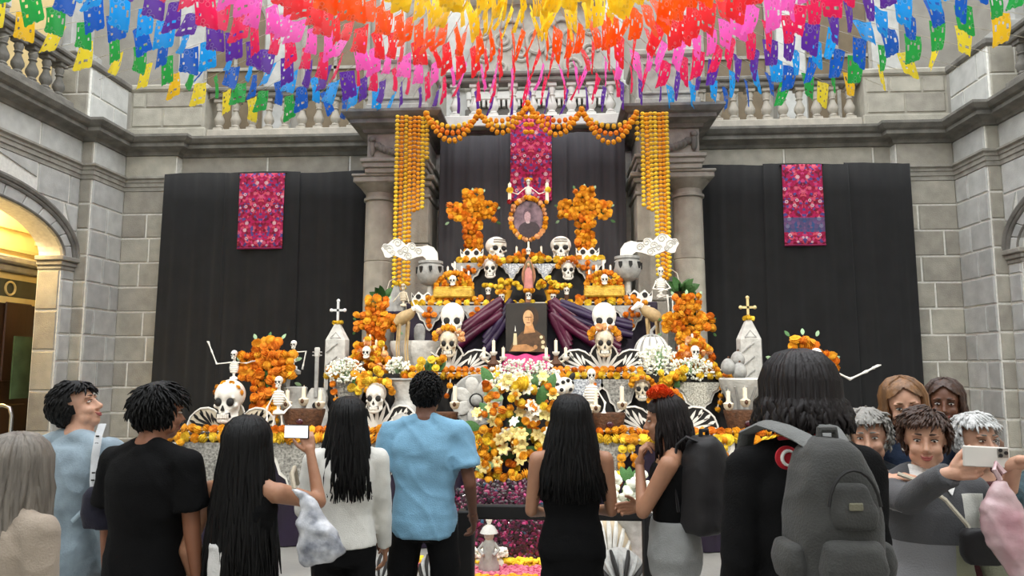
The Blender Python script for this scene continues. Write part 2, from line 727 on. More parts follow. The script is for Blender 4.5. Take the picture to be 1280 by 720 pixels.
# ---- columns and pilasters either side of the altar
def column(sg):
    xo = XC + sg * 2.37
    c = thing('stone_column', 'tall round grey stone column %s' % ('beside the black drape with the plain magenta panel' if sg < 0 else 'beside the black drape with the blue-banded panel'), 'column', (xo, 10.9, 0))
    mb = MB()
    mb.lathe([(0.34, 0), (0.34, 0.18), (0.30, 0.2), (0.31, 0.28), (0.26, 0.34)], n=28)
    mb.build('base', M_trim, c)
    zs = [0.34, 1.2, 2.35, 3.32, 4.26]
    for a, b_ in zip(zs, zs[1:]):
        mb = MB()
        ra, rb = 0.255 - 0.035 * a / 4.3, 0.255 - 0.035 * b_ / 4.3
        mb.lathe([(ra - .012, a), (ra, a + 0.012), (rb, b_ - 0.012), (rb - .012, b_)], n=28)
        mb.build('drum', M_stone, c)
    mb = MB()
    mb.lathe([(0.215, 4.26), (0.25, 4.27), (0.25, 4.31), (0.22, 4.32), (0.22, 4.39), (0.24, 4.40), (0.31, 4.49), (0.33, 4.51)], n=28)
    mb.box((0, 0, 4.56), (0.7, 0.66, 0.1), ch=0.02)
    mb.box((0, 0, 4.625), (0.74, 0.7, 0.04), ch=0.01)
    mb.build('capital', M_trim, c)
    # pilaster on the inner side
    p = sthing('trim_5' if sg < 0 else 'trim_6', (XC + sg * 1.80, 11.2, 0))
    for k in range(5):
        mb = MB()
        z0, z1 = 0.9 * k, min(0.9 * k + 0.888, 4.3)
        mb.box((0, 0, (z0 + z1) / 2), (0.42, 0.85, z1 - z0), ch=0.012)
        mb.build('stone', M_stone, p, smooth=False)
    mb = MB()
    for z, h, d in ((4.33, 0.05, 0.03), (4.42, 0.14, 0.0), (4.53, 0.08, 0.05), (4.61, 0.07, 0.1)):
        mb.box((0, 0, z), (0.42 + 2 * d, 0.85 + 2 * d, h), ch=0.015)
    mb.build('capital', M_trim, p)


column(-1)
column(1)

# ---- balustrade above the cornice
def baluster_mesh(m):
    mb = MB()
    mb.box((0, 0, 0.03), (0.16, 0.16, 0.06), ch=.008)
    mb.lathe([(0.055, 0.06), (0.07, 0.08), (0.05, 0.11), (0.085, 0.17), (0.085, 0.21), (0.045, 0.30), (0.04, 0.33), (0.06, 0.35), (0.045, 0.37), (0.065, 0.43), (0.05, 0.48)], n=12)
    mb.box((0, 0, 0.51), (0.16, 0.16, 0.06), ch=.008)
    return mb.mesh('baluster', m)


bal_g, bal_p, bal_w = baluster_mesh(M_trimd), baluster_mesh(M_paleb), baluster_mesh(M_white)


def balustrade(name, a, b, n, me, m, label):
    a, b = Vector(a), Vector(b)
    t = thing(name, label, 'balustrade', ((a + b) / 2).to_3d() + Vector((0, 0, 5.55)), math.atan2(b.y - a.y, b.x - a.x))
    L_ = (b - a).length
    mb = MB()
    mb.box((0, 0, 0.09), (L_, 0.34, 0.18), ch=.015)
    mb.build('plinth', m, t, smooth=False)
    mb = MB()
    mb.box((0, 0, 0.80), (L_, 0.26, 0.1), ch=.02)
    mb.box((0, 0, 0.88), (L_, 0.36, 0.08), ch=.02)
    mb.build('handrail', M_trimd, t, smooth=False)
    for i in range(n):
        link('baluster', me, t, (-L_ / 2 + L_ * (i + 0.5) / n, 0, 0.18), (0, 0, 0), (1, 1, 1.06))
    return t


balustrade('balustrade', (-5.85, 11.72), (-2.95, 11.72), 10, bal_p, M_paleb, 'stone balustrade above the drape with the plain magenta panel')
balustrade('balustrade', (2 * XC + 2.95, 11.72), (2 * XM + 5.85, 11.72), 10, bal_p, M_paleb, 'stone balustrade above the drape with the blue-banded panel')
balustrade('balustrade', (-1.72, 11.3), (2 * XC + 1.72, 11.3), 9, bal_w, M_white, 'sunlit-white balustrade over the altar below the carved relief')
balustrade('balustrade', (XLW - 0.05, 6.6), (XLW - 0.05, 10.25), 13, bal_g, M_trimd, 'dark grey balustrade on the side wall over the lit arch')
balustrade('balustrade', (XRW + 0.05, 6.6), (XRW + 0.05, 10.25), 13, bal_g, M_trimd, 'dark grey balustrade on the side wall over the unlit arch')


def pedestal(x0, x1, y0, y1, panel, name, z1=6.52, m=None):
    t = sthing(name, ((x0 + x1) / 2, (y0 + y1) / 2, 5.55))
    w, d = x1 - x0, y1 - y0
    h = z1 - 5.55
    mb = MB()
    mb.box((0, 0, 0.1), (w + 0.06, d + 0.06, 0.2), ch=.02)
    mb.box((0, 0, h / 2), (w, d, h - 0.1))
    mb.box((0, 0, h - 0.06), (w + 0.1, d + 0.1, 0.12), ch=.03)
    mb.build('block', m or M_stone, t, smooth=False)
    if panel:
        mb = MB()
        for c_, s_ in (((0, -d / 2 - .01, .28), (w * .8, .04, .04)), ((0, -d / 2 - .01, .74), (w * .8, .04, .04)), ((-w * .4, -d / 2 - .01, .51), (.04, .04, .5)), ((w * .4, -d / 2 - .01, .51), (.04, .04, .5))):
            mb.box(c_, s_, ch=.01)
        mb.build('panel_moulding', M_trim, t, smooth=False)
    else:
        courses(t, (0, -d / 2, 0), (1, 0, 0), (0, -1, 0), -w / 2 + .03, w / 2 - .03, .22, h - .14, ch=.34, mean=.6, m=M_stone, seed=int(x0 * 10))


pedestal(XC - 2.52, XC - 1.6, YK + .05, YB, True, 'trim_7', m=M_trim)
pedestal(XC + 1.6, XC + 2.52, YK + .05, YB, True, 'trim_8', m=M_trim)
pedestal(XLP + .02, -5.87, YP + 0.02, YB + .3, False, 'trim_9')
pedestal(2 * XM + 5.87, XRP - .02, YP + 0.02, YB + .3, False, 'trim_10')
for sg, XW, XP in ((-1, XLW, XLP), (1, XRW, XRP)):
    t = sthing('trim_11' if sg < 0 else 'trim_12', ((XP + sg * .3), 10.98, 5.55))
    mb = MB()
    mb.box((0, 0, .48), (.6, 1.0, .96), ch=.01)
    mb.build('block', M_mortar, t, smooth=False)
    courses(t, (-sg * .3, 0, 0), (0, 1, 0), (-sg, 0, 0), -.49, .49, .02, .84, ch=.4, mean=.5, m=M_stone_l, seed=77)
    courses(t, (0, -.5, 0), (1, 0, 0), (0, -1, 0), -.29, .29, .02, .84, ch=.4, mean=.9, m=M_stone, seed=78)
    mb = MB()
    mb.box((0, 0, .91), (.72, 1.1, .12), ch=.03)
    mb.build('cap', M_trimd, t, smooth=False)

# ---- upper gallery
M_up = mat('upper_ashlar', '#a39f95', 0.9, 0.12, 3, 0.25, 40, rnd=0.1)
M_room = mat('dark_opening_brown', '#6f6048', 0.6, 0.2, 4, 0.1, 20)  # gallery openings: dark interior put into the colour of a flat pane
M_cream = mat('cream_plaster', '#d9c088', 0.8, 0.08, 3)
mb = MB()
mb.box((XM, 13.2, 8.0), (17.6, 0.3, 5.0))
mb.box((XM, 12.35, 5.5), (17.6, 1.5, .1))
up = struct(mb.build('wall_upper_back', M_up, smooth=False))
for i, x in enumerate((-6.9, -5.2, -3.0, -1.7, 1.1, 2.4, 4.4, 6.1)):
    mb = MB()
    mb.box((x, 13.0, 8.0), (0.5, 0.2, 5), ch=.01)
    mb.box((x, 12.95, 6.9), (0.6, 0.3, .12), ch=.02)
    mb.build('upper_pilaster', M_stone_l, up, smooth=False)
for i, x in enumerate((-6.05, -4.1, 3.4, 5.25)):
    mb = MB()
    w_ = 0.55
    pts = [(x - w_, 5.6), (x + w_, 5.6)] + [(x + w_ * math.cos(PI * k / 12), 8.3 + w_ * math.sin(PI * k / 12)) for k in range(13)]
    mb.prism(pts, 13.0, 13.06)
    wn = struct(mb.build('window_%d' % (i + 1), M_room, smooth=False))
    mb = MB()
    mb.tube([(x - w_ - .06, 13.0, 5.6)] + [(x - (w_ + .06) * math.cos(PI * k / 16), 13.0, 8.3 + (w_ + .06) * math.sin(PI * k / 16)) for k in range(17)] + [(x + w_ + .06, 13.0, 5.6)], .06, 6)
    mb.box((x, 12.99, 7.0), (.06, .05, 2.9))
    mb.box((x, 12.99, 7.4), (1.1, .05, .06))
    mb.build('window_frame', M_trim, wn)
for sg, X in ((-1, -8.6), (1, 2 * XM + 8.6)):
    mb = MB()
    mb.box((X, 3.5, 8.0), (0.3, 19, 5.0))
    mb.box((X - sg * .5, 3.5, 5.5), (1.5, 19, .1))
    us = struct(mb.build('wall_upper_left' if sg < 0 else 'wall_upper_right', M_up, smooth=False))
    for k, y in enumerate((11.8, 9.6, 7.4)):
        mb = MB()
        mb.box((X - sg * .2, y, 8.0), (.2, .6, 5), ch=.01)
        mb.box((X - sg * .3, y, 7.2), (.3, .7, .16), ch=.02)
        mb.build('upper_pilaster', M_stone_l, us, smooth=False)
    for k, y in enumerate((10.7, 8.5)):
        mb = MB()
        mb.box((X - sg * .16, y, 6.9), (.06, 1.1, 2.8))
        wn = struct(mb.build('window_%d' % (5 + k + (2 if sg > 0 else 0)), M_cream if sg < 0 else M_room, smooth=False))
        mb = MB()
        for dy in (-.57, .57):
            mb.box((X - sg * .18, y + dy, 6.9), (.08, .1, 2.9))
        mb.box((X - sg * .18, y, 8.3), (.08, 1.24, .1))
        mb.build('window_frame', M_trim, wn, smooth=False)

# rear of the court, behind the viewer
mb = MB()
mb.box((XM, -6.2, 5.25), (17.6, 0.4, 10.5))
struct(mb.build('wall_rear', M_stone_l, smooth=False))

# ---- carved relief with its dentil ledge
t = thing('carved_relief', 'pale carved stone relief with scrolls and a dentil ledge above the altar', 'relief', (XC + .05, 12.2, 6.0))
M_rel = mat('relief_stone', '#aba79d', 0.85, 0.15, 8, 0.3, 50)
mb = MB()
mb.box((0, .3, 1.1), (2.3, .5, 2.2))
mb.build('backing', M_rel, t, smooth=False)
mb = MB()
rg = random.Random(4)


def scroll(mb, x, z, r, turn, y=0.03, th=.03):
    pts = []
    for k in range(26):
        a = turn * k * 0.42
        q = r * (1 - k / 28)
        pts.append((x + q * math.cos(a), y, z + q * math.sin(a)))
    mb.tube(pts, th, 6)


for sg in (-1, 1):
    for x, z, r in ((.28, 1.25, .16), (.6, 1.5, .2), (.62, .98, .17), (.93, 1.25, .16), (.3, .85, .12), (.95, .85, .1), (.95, 1.65, .12)):
        scroll(mb, sg * x, z, r, sg)
    for k in range(7):
        a = R(20 + 22 * k)
        mb.ell((sg * (.45 + .15 * math.cos(a)), .02, 1.75 + .12 * math.sin(a)), (.05, .04, .09), 8, 6, Matrix.Rotation(-sg * a, 3, 'Y'))
mb.tube([(.17 * math.cos(2 * PI * k / 24), .02, 1.45 + .2 * math.sin(2 * PI * k / 24)) for k in range(25)], .035, 6)
mb.build('scrollwork', M_rel, t)
mb = MB()
mb.box((0, .0, .42), (2.44, .3, .16), ch=.02)
mb.box((0, -.02, .56), (2.5, .36, .08), ch=.02)
mb.build('ledge', M_white, t, smooth=False)
mb = MB()
mb.box((0, -.02, 2.25), (2.5, .5, .14), ch=.02)
mb.build('ledge', M_white, t, smooth=False)
for k in range(28):
    mb = MB()
    mb.box((-1.18 + 2.36 * k / 27, -.1, .27), (.05, .12, .12), ch=.006)
    mb.build('dentil', M_white, t, smooth=False)
mb = MB()
mb.box((0, .05, .12), (2.5, .3, .16), ch=.02)
mb.build('sill', M_trimd, t, smooth=False)

# ---- room seen through the lit arch
XI = -8.35
mb = MB()
mb.box((XI - .1, 9.6, 2.3), (.2, 5.2, 4.6))
mb.box((XI + .2, 12.1, 2.3), (1.0, .1, 4.6))
mb.box((XI + .2, 7.0, 2.3), (1.0, .1, 4.6))
mb.box((XI + .2, 9.6, 4.65), (1.0, 5.2, .1))
wi = struct(mb.build('wall_lobby', mat('lamp_lit_cream_wall', '#e6cf92', .75, .06, 3), smooth=False))
M_brown = mat('dark_varnished_wood', '#3d2413', .4, .3, 3, .1, 30, stretch=(1, 1, .2))
M_crm = mat('cream_painted_moulding', '#d8c48a', .6, .08, 4)
zc = PX(25, 328, XI).z
y_r = PX(46, 420, XI).y
mb = MB()
mb.box((XI + .12, y_r - 1.1, zc - .02), (.24, 2.5, .12), ch=.03)
mb.box((XI + .08, y_r - 1.1, zc - .14), (.16, 2.4, .1), ch=.02)
mb.build('door_cornice', M_trim, wi)
for z0, z1 in ((zc + .12, zc + .5), ):
    mb = MB()
    mb.box((XI + .03, y_r - 1.1, z0 + .05), (.06, 2.2, .05))
    mb.box((XI + .03, y_r - 1.1, z1), (.06, 2.2, .05))
    mb.box((XI + .03, y_r - .05, (z0 + z1) / 2), (.06, .05, z1 - z0))
    mb.box((XI + .03, y_r - .14, (z0 + z1) / 2 + .03), (.06, .12, .05))
    mb.build('wall_moulding', M_crm, wi)
mb = MB()
mb.box((XI + .03, y_r - 1.15, (zc - .65) / 2 + .1), (.07, 2.2, zc - .72))
d1 = struct(mb.build('door_1', M_brown, smooth=False))
mb = MB()
mb.box((XI + .03, y_r + .06, zc / 2 - .1), (.1, .12, zc - .1))
mb.box((XI + .03, y_r - 1.1, zc - .62), (.1, 2.4, .1))
mb.box((XI + .03, y_r - 1.1, zc - .26), (.1, 2.4, .08))
mb.build('door_frame', M_crm, d1, smooth=False)
mb = MB()
mb.box((XI + .04, y_r - 1.1, zc - .44), (.05, 2.2, .28))
tr_ = mb.build('transom', mat('dark_transom', '#4a4a38', .5), d1, smooth=False)
mb = MB()
for k in range(3):
    mb.tube([(XI + .08, y_r - .75 - .6 * k + .1 * math.cos(2 * PI * j / 20), zc - .44 + .1 * math.sin(2 * PI * j / 20)) for j in range(21)], .018, 6)
mb.build('transom_ring', M_crm, tr_)
for k, (ya, za, hh) in enumerate(((-.55, .6, .9), (-1.35, .6, .9), (-.55, 2.0, 1.2), (-1.35, 2.0, 1.2))):
    mb = MB()
    mb.box((XI + .08, y_r + ya, za + .1), (.04, .55, hh), ch=.015)
    mb.build('door_panel', M_brown, d1, smooth=False)
a_, b_ = PX(18, 420, XI + .3), PX(45, 497, XI + .3)
mb = MB()
mb.box((XI + .3, (a_.y + b_.y) / 2, (a_.z + b_.z) / 2), (.02, abs(b_.y - a_.y), a_.z - b_.z))
mb.build('green_glass_panel', mat('green_tinted_glass', '#5d7350', .15, .25, 4, trans=.25), d1, smooth=False)
ld = bpy.data.lights.new('lobby_lamp', 'POINT')
ld.energy = 110
ld.color = (1, .82, .5)
ld.shadow_soft_size = .15
lo = bpy.data.objects.new('lobby_lamp', ld)
col.objects.link(lo)
lo.location = (-8.0, 9.5, 4.2)
# plain room behind the other arch
mb = MB()
mb.box((XRW + 1.4, 9.0, 2.3), (.2, 6, 4.6))
struct(mb.build('wall_passage', M_up, smooth=False))
# chrome crowd rail by the door
t = thing('chrome_rail', 'bent chrome rail by the brown door', 'rail', PX(3, 520, -6.9) * 1.0)
t.location.z = 0
zt = PX(3, 507, -6.9).z
mb = MB()
mb.tube([(.12, 0, 0), (.12, 0, zt - .12), (.09, 0, zt - .03), (.0, 0, zt), (-.5, -.1, zt), (-.55, -.1, zt - .1), (-.55, -.1, 0)], .025, 10)
mb.build('tube', mat('polished_chrome', '#c9c9c9', .2, metal=1.0), t)
mb = MB()
mb.lathe([(.09, 0), (.09, .01), (.03, .02)], (.12, 0, 0), 14)
mb.build('foot_plate', MATS['polished_chrome'], t)
mb = MB()
mb.lathe([(.09, 0), (.09, .01), (.03, .02)], (-.55, -.1, 0), 14)
mb.build('foot_plate', MATS['polished_chrome'], t)
# ================================================================ drapes and embroidered hangings
M_black = mat('black_drape_cloth', '#232323', 0.85, 0.15, 3, 0.15, 120, sheen=.15, spec=.25)
M_black2 = mat('charcoal_pleated_cloth', '#3a393c', 0.8, 0.12, 3, 0.1, 120, sheen=.2, spec=.3)


def drape(name, label, x0, x1, Y, z0, z1, panels, m, folds, amp, seed):
    t = thing(name, label, 'drape', ((x0 + x1) / 2, Y, z0))
    rg = random.Random(seed)
    cx = (x0 + x1) / 2
    cuts = [x0] + [x0 + (x1 - x0) * (k + rg.uniform(-.12, .12)) / panels for k in range(1, panels)] + [x1]
    for k in range(panels):
        a, b = cuts[k] - .03, cuts[k + 1] + .03
        ph = [rg.uniform(0, 6.3) for _ in range(5)]
        n = max(60, int((b - a) * 60))
        yo = -.02 * (k % 2)

        def fn(u, v):
            x = a + (b - a) * u
            w = .35 + .65 * v
            y = amp * w * (math.sin(folds * x + ph[0] + .6 * math.sin(1.7 * x + ph[1])) * .6 + math.sin(folds * 2.3 * x + ph[2]) * .3 + math.sin(folds * .4 * x + ph[3] + v) * .5)
            zz = z1 - (z1 - z0) * v + (.015 * math.sin(3 * x + ph[4]) if v < .01 else 0)
            return (x - cx + .03 * v * math.sin(2 * x + ph[1]) + (x - cx) * .02 * v, y + yo, zz - z0)
        mb = MB()
        mb.grid(fn, n, 10)
        o = mb.build('drape_panel', m, t, smooth='all')
        so = o.modifiers.new('thick', 'SOLIDIFY')
        so.thickness = .006
    mb = MB()
    mb.tube([(x0 - cx, .05, z1 - z0 - .02), (x1 - cx, .05, z1 - z0 - .02)], .018, 8)
    mb.build('hanging_rod', m, t)
    return t


drape('black_drape', 'wide black drape behind the plain magenta embroidered panel', -6.36, -3.02, 11.3, 0.04, 4.89, 3, M_black, 16, .03, 3)
drape('black_drape', 'wide black drape behind the blue-banded embroidered panel', 2.36, 5.56, 11.3, 0.04, 4.89, 3, M_black, 16, .03, 8)
drape('charcoal_drape', 'charcoal pleated drape between the two columns behind the crosses', -1.72, 1.12, 11.0, 0.04, 5.36, 3, M_black2, 24, .05, 12)


def embroidery(name, band):
    m = bpy.data.materials.new(name)
    m.use_nodes = True
    nt = m.node_tree
    N, L = nt.nodes, nt.links
    b = N['Principled BSDF']
    b.inputs['Roughness'].default_value = .85
    tc = N.new('ShaderNodeTexCoord')
    sp = N.new('ShaderNodeSeparateXYZ')
    L.new(tc.outputs['Object'], sp.inputs[0])
    ab = N.new('ShaderNodeMath')
    ab.operation = 'ABSOLUTE'
    L.new(sp.outputs[0], ab.inputs[0])
    cb = N.new('ShaderNodeCombineXYZ')
    L.new(ab.outputs[0], cb.inputs[0])
    L.new(sp.outputs[2], cb.inputs[2])
    vo = N.new('ShaderNodeTexVoronoi')
    vo.inputs['Scale'].default_value = 9.5
    L.new(cb.outputs[0], vo.inputs['Vector'])
    v2 = N.new('ShaderNodeTexVoronoi')
    v2.inputs['Scale'].default_value = 26
    L.new(cb.outputs[0], v2.inputs['Vector'])
    r1 = N.new('ShaderNodeValToRGB')
    cr = r1.color_ramp
    cr.interpolation = 'CONSTANT'
    cols = ['#a8123f', '#c2185b', '#5b4f94', '#9c1238', '#d8447c', '#e0576a', '#7a1034', '#b31a52', '#e89ab0']
    cr.elements[0].color = C(cols[0]) + (1,)
    cr.elements[1].position = 1.0
    cr.elements[1].color = C(cols[-1]) + (1,)
    for i in range(1, len(cols) - 1):
        e = cr.elements.new(i / len(cols))
        e.color = C(cols[i]) + (1,)
    s2 = N.new('ShaderNodeSeparateColor')
    L.new(v2.outputs['Color'], s2.inputs[0])
    L.new(s2.outputs[0], r1.inputs[0])
    # flowers: rings of pale pink round the big cells
    r2 = N.new('ShaderNodeValToRGB')
    e = r2.color_ramp.elements
    r2.color_ramp.interpolation = 'CONSTANT'
    e[0].color = (1, 1, 1, 1)
    e[1].position = .16
    e[1].color = (0, 0, 0, 1)
    k = e.new(.20)
    k.color = (1, 1, 1, 1)
    k = e.new(.29)
    k.color = (0, 0, 0, 1)
    L.new(vo.outputs['Distance'], r2.inputs[0])
    s3 = N.new('ShaderNodeSeparateColor')
    L.new(vo.outputs['Color'], s3.inputs[0])
    r3 = N.new('ShaderNodeValToRGB')
    r3.color_ramp.interpolation = 'CONSTANT'
    q = r3.color_ramp.elements
    q[0].color = C('#f0708a') + (1,)
    q[1].position = .75
    q[1].color = C('#e8c6cf') + (1,)
    k = q.new(.3)
    k.color = C('#d3254f') + (1,)
    k = q.new(.55)
    k.color = C('#7f78b5') + (1,)
    L.new(s3.outputs[1], r3.inputs[0])
    mx = N.new('ShaderNodeMix')
    mx.data_type = 'RGBA'
    L.new(r2.outputs[0], mx.inputs[0])
    L.new(r1.outputs[0], mx.inputs[6])
    L.new(r3.outputs[0], mx.inputs[7])
    out = mx.outputs[2]
    if band:
        rb = N.new('ShaderNodeValToRGB')
        rb.color_ramp.interpolation = 'CONSTANT'
        q = rb.color_ramp.elements
        q[0].color = (0, 0, 0, 1)
        q[1].position = .43
        q[1].color = (0, 0, 0, 1)
        k = q.new(.2)
        k.color = (.75, .75, .75, 1)
        L.new(sp.outputs[2], rb.inputs[0])
        m2 = N.new('ShaderNodeMix')
        m2.data_type = 'RGBA'
        L.new(rb.outputs[0], m2.inputs[0])
        L.new(out, m2.inputs[6])
        m2.inputs[7].default_value = C('#2f5f8c') + (1,)
        out = m2.outputs[2]
    L.new(out, b.inputs['Base Color'])
    bp = N.new('ShaderNodeBump')
    bp.inputs['Strength'].default_value = .4
    bp.inputs['Distance'].default_value = .01
    L.new(v2.outputs['Distance'], bp.inputs['Height'])
    L.new(bp.outputs[0], b.inputs['Normal'])
    return m


M_emb, M_emb2 = embroidery('embroidered_flowers', False), embroidery('embroidered_flowers_blue_band', True)
M_hem = mat('magenta_hem', '#8d1b4d', .8)


def hanging(px0, px1, py0, py1, Y, m, label):
    a, b = P(px0, py0, Y), P(px1, py1, Y)
    w, h = b.x - a.x, a.z - b.z
    t = thing('embroidered_hanging', label, 'textile', ((a.x + b.x) / 2, Y, b.z))
    mb = MB()
    mb.grid(lambda u, v: ((u - .5) * w, .012 * math.sin(9 * u + 2 * v), h * (1 - v)), 14, 14)
    o = mb.build('cloth', m, t, smooth='all')
    o.modifiers.new('thick', 'SOLIDIFY').thickness = .006
    mb = MB()
    mb.tube([((u / 14 - .5) * w, .012 * math.sin(9 * u / 14 + 2), .0) for u in range(15)], .016, 6)
    mb.build('hem', M_hem, t)
    mb = MB()
    mb.tube([(-w / 2 - .03, .02, h), (w / 2 + .03, .02, h)], .014, 8)
    mb.build('dowel', M_black, t)


hanging(300, 353, 217, 310, 11.25, M_emb, 'magenta flower-embroidered cloth hung on a black drape, without blue band')
hanging(977, 1032, 206, 306, 11.25, M_emb2, 'magenta embroidered cloth with a blue band hung on a black drape')
hanging(638, 690, 146, 250, 10.93, M_emb, 'embroidered cloth hung behind the oval portrait over charcoal pleats')

# ================================================================ marigold strands and swags
M_mar = mat('orange_marigold', '#f8a61a', .75, .22, 30, .5, 60, rnd=.12)
M_mar_y = mat('yellow_marigold', '#fdcf34', .75, .18, 30, .5, 60, rnd=.10)
M_mar_d = mat('deep_orange_marigold', '#f28a12', .75, .22, 30, .5, 60, rnd=.12)
M_green = mat('leaf_green', '#3f6b33', .6, .25, 10, .2, 40, rnd=.15)
M_cord = mat('twine', '#c9c2b0', .8)


def frill(p, d):
    k = 1 + .16 * math.sin(7 * math.atan2(d[1], d[0])) * math.cos(5 * math.asin(max(-1, min(1, d[2]))))
    return Vector((p.x * k, p.y * k, p.z * (1 + .08 * math.sin(9 * d[0] + 4 * d[1]))))


def strand(mb, pts, r, n=7):
    """a row of small frilled beads threaded along a line"""
    L_ = [0]
    for a, b in zip(pts, pts[1:]):
        L_.append(L_[-1] + (Vector(b) - Vector(a)).length)
    cnt = max(2, int(L_[-1] / (r * 1.62)))
    for i in range(cnt):
        s = L_[-1] * i / (cnt - 1)
        k = 0
        while k < len(L_) - 2 and L_[k + 1] < s:
            k += 1
        f = (s - L_[k]) / max(1e-6, L_[k + 1] - L_[k])
        p = Vector(pts[k]).lerp(Vector(pts[k + 1]), f)
        d = (Vector(pts[k + 1]) - Vector(pts[k])).normalized()
        rot = d.to_track_quat('Z', 'Y').to_matrix() @ Matrix.Rotation(random.uniform(0, 6), 3, 'Z')
        j = random.uniform(.9, 1.1)
        mb.ell(p, (r * j, r * j, r * .78), n, 4, rot)


YG = 10.12
G_str = 'marigold strands hanging beside the altar'
for side, xs in ((0, [(497, 146, 358), (502.5, 147, 362), (508, 146, 360), (513, 148, 355), (518.5, 147, 263), (524, 147, 261), (529, 148, 259), (534, 141, 197)]),
                 (1, [(796, 140, 174), (803, 142, 256), (808, 143, 260), (813, 142, 262), (818.5, 142, 343), (823.5, 143, 346), (828.5, 142, 348), (833, 142, 344)])):
    for px, y0, y1 in xs:
        dy = random.uniform(-.03, .03)
        a, b = P(px, y0, YG + dy), P(px, y1, YG + dy)
        b.x = a.x + random.uniform(-.01, .01)
        long_ = y1 > 300
        lab = ('long' if long_ else 'short') + ' strand of orange marigolds hanging in front of the ' + ('column by the plain magenta panel' if side == 0 else 'column by the blue-banded panel')
        t = thing('marigold_strand', lab, 'garland', (a.x, a.y, b.z), group=G_str + (' left' if side == 0 else ' right') + (' long' if long_ else ' short'))
        mb = MB()
        strand(mb, [(0, 0, a.z - b.z), (b.x - a.x, 0, 0)], .037)
        stuff(mb.build('flowers', M_mar_y if random.random() < .5 else M_mar, t))
        mb = MB()
        mb.tube([(0, 0, a.z - b.z + .02), (b.x - a.x, 0, 0)], .006, 5)
        mb.build('cord', M_cord, t)
anch = [(533, 143), (599, 141), (660, 130), (727, 138), (795, 142)]
sags = [38, 34, 38, 42]
for k in range(4):
    (ax, ay), (bx, by) = anch[k], anch[k + 1]
    A, B = P(ax, ay, YG), P(bx, by, YG)
    nm = ('next to the column by the plain magenta panel', 'left shoulder of the embroidered cloth', 'right shoulder of the embroidered cloth', 'next to the column by the blue-banded panel')[k]
    nm = ('outer swag of three marigold strands ending at the column by the plain magenta panel', 'swag of three marigold strands over the round-eyed crosses side, rising to the middle peak, by the plain magenta panel',
          'swag of three marigold strands rising to the middle peak, nearer the blue-banded panel', 'outer swag of three marigold strands ending at the column by the blue-banded panel')[k]
    if k == 1:
        nm = 'swag of three marigold strands rising to the middle peak, nearer the plain magenta panel'
    t = thing('marigold_swag', nm, 'garland', A, group='marigold swags over the altar')
    for j in range(3):
        sg = sags[k] * (1, .66, .36)[j] * mpp(YG)
        pts = []
        for i in range(25):
            u = i / 24
            p = A.lerp(B, u)
            p.z -= sg * 4 * u * (1 - u) + j * .012
            p.y += .06 * j - .06
            pts.append(p - A)
        mb = MB()
        strand(mb, pts, .046)
        stuff(mb.build('flowers', (M_mar, M_mar_d, M_mar_y)[(j + k) % 3] if j else M_mar, t))
# tuft in the middle peak
a = P(661, 135, YG - .06)
t = thing('marigold_tassel', 'short marigold tassel at the middle peak of the swags', 'garland', P(661, 165, YG - .1))
mb = MB()
for dx in (-.04, .04):
    strand(mb, [(dx, 0, .34), (dx, 0, 0)], .045)
stuff(mb.build('flowers', M_mar, t))

# ================================================================ papel picado
tis = {k: tissue('tissue_' + k, h) for k, h in dict(yellow='#ffe640', gold='#ffcb2a', orange='#ff6a10', scarlet='#f23a3f', pink='#f86fce', crimson='#f02a62', purple='#6a35a8', cyan='#1fa8f0', blue='#1f66c8', green='#2fae4f').items()}


def flag_mesh(color, var):
    rg = random.Random(var * 31 + 5)
    W, H_ = .25, .33
    nu, nv = 10, 10
    holes = set()
    for (i, j) in rg.sample([(i, j) for i in range(1, 4) for j in range(2, 8)], 3):
        holes.add((i, j))
        holes.add((nu - 1 - i, j))
    bend, tw = rg.uniform(-.05, .05), rg.uniform(-.25, .25)
    sk = rg.uniform(-.03, .03)

    def fn(u, v):
        x = (u - .5) * W * (1 - .06 * v)
        z = -H_ * v - (.02 * abs(math.sin(PI * u * 4)) if v > .99 else 0) + sk * v * (u - .5) * 4
        y = bend * v * v + tw * (u - .5) * W * v + .012 * math.sin(7 * u + 3 * v + var)
        return (x, y, z)
    vs = [fn(i / nu, j / nv) for j in range(nv + 1) for i in range(nu + 1)]
    fs = []
    for j in range(nv):
        for i in range(nu):
            if (i, j) not in holes:
                a_ = j * (nu + 1) + i
                fs.append((a_, a_ + 1, a_ + nu + 2, a_ + nu + 1))
    mb = MB()
    mb.add(vs, fs)
    return mb.mesh('flag', tis[color], 'all')


flags = {(c_, v): flag_mesh(c_, v) for c_ in tis for v in range(4)}
HUB = Vector((-0.35, 6.38, 5.85))
RING = [(1.05, 'yellow'), (1.5, 'yellow'), (2.1, 'orange'), (2.62, 'scarlet'), (3.12, 'pink'), (3.6, 'crimson'), (4.05, 'purple'), (4.5, 'cyan'), (4.95, 'blue'), (5.4, 'green'), (5.85, 'yellow')]
cinv = Matrix.LocRotScale(Vector((0, 0, CAMZ)), cam.rotation_euler, None).inverted()


def proj(p):
    q = cinv @ Vector(p)
    return (640 + FPX * q.x / -q.z, 360 - FPX * q.y / -q.z)


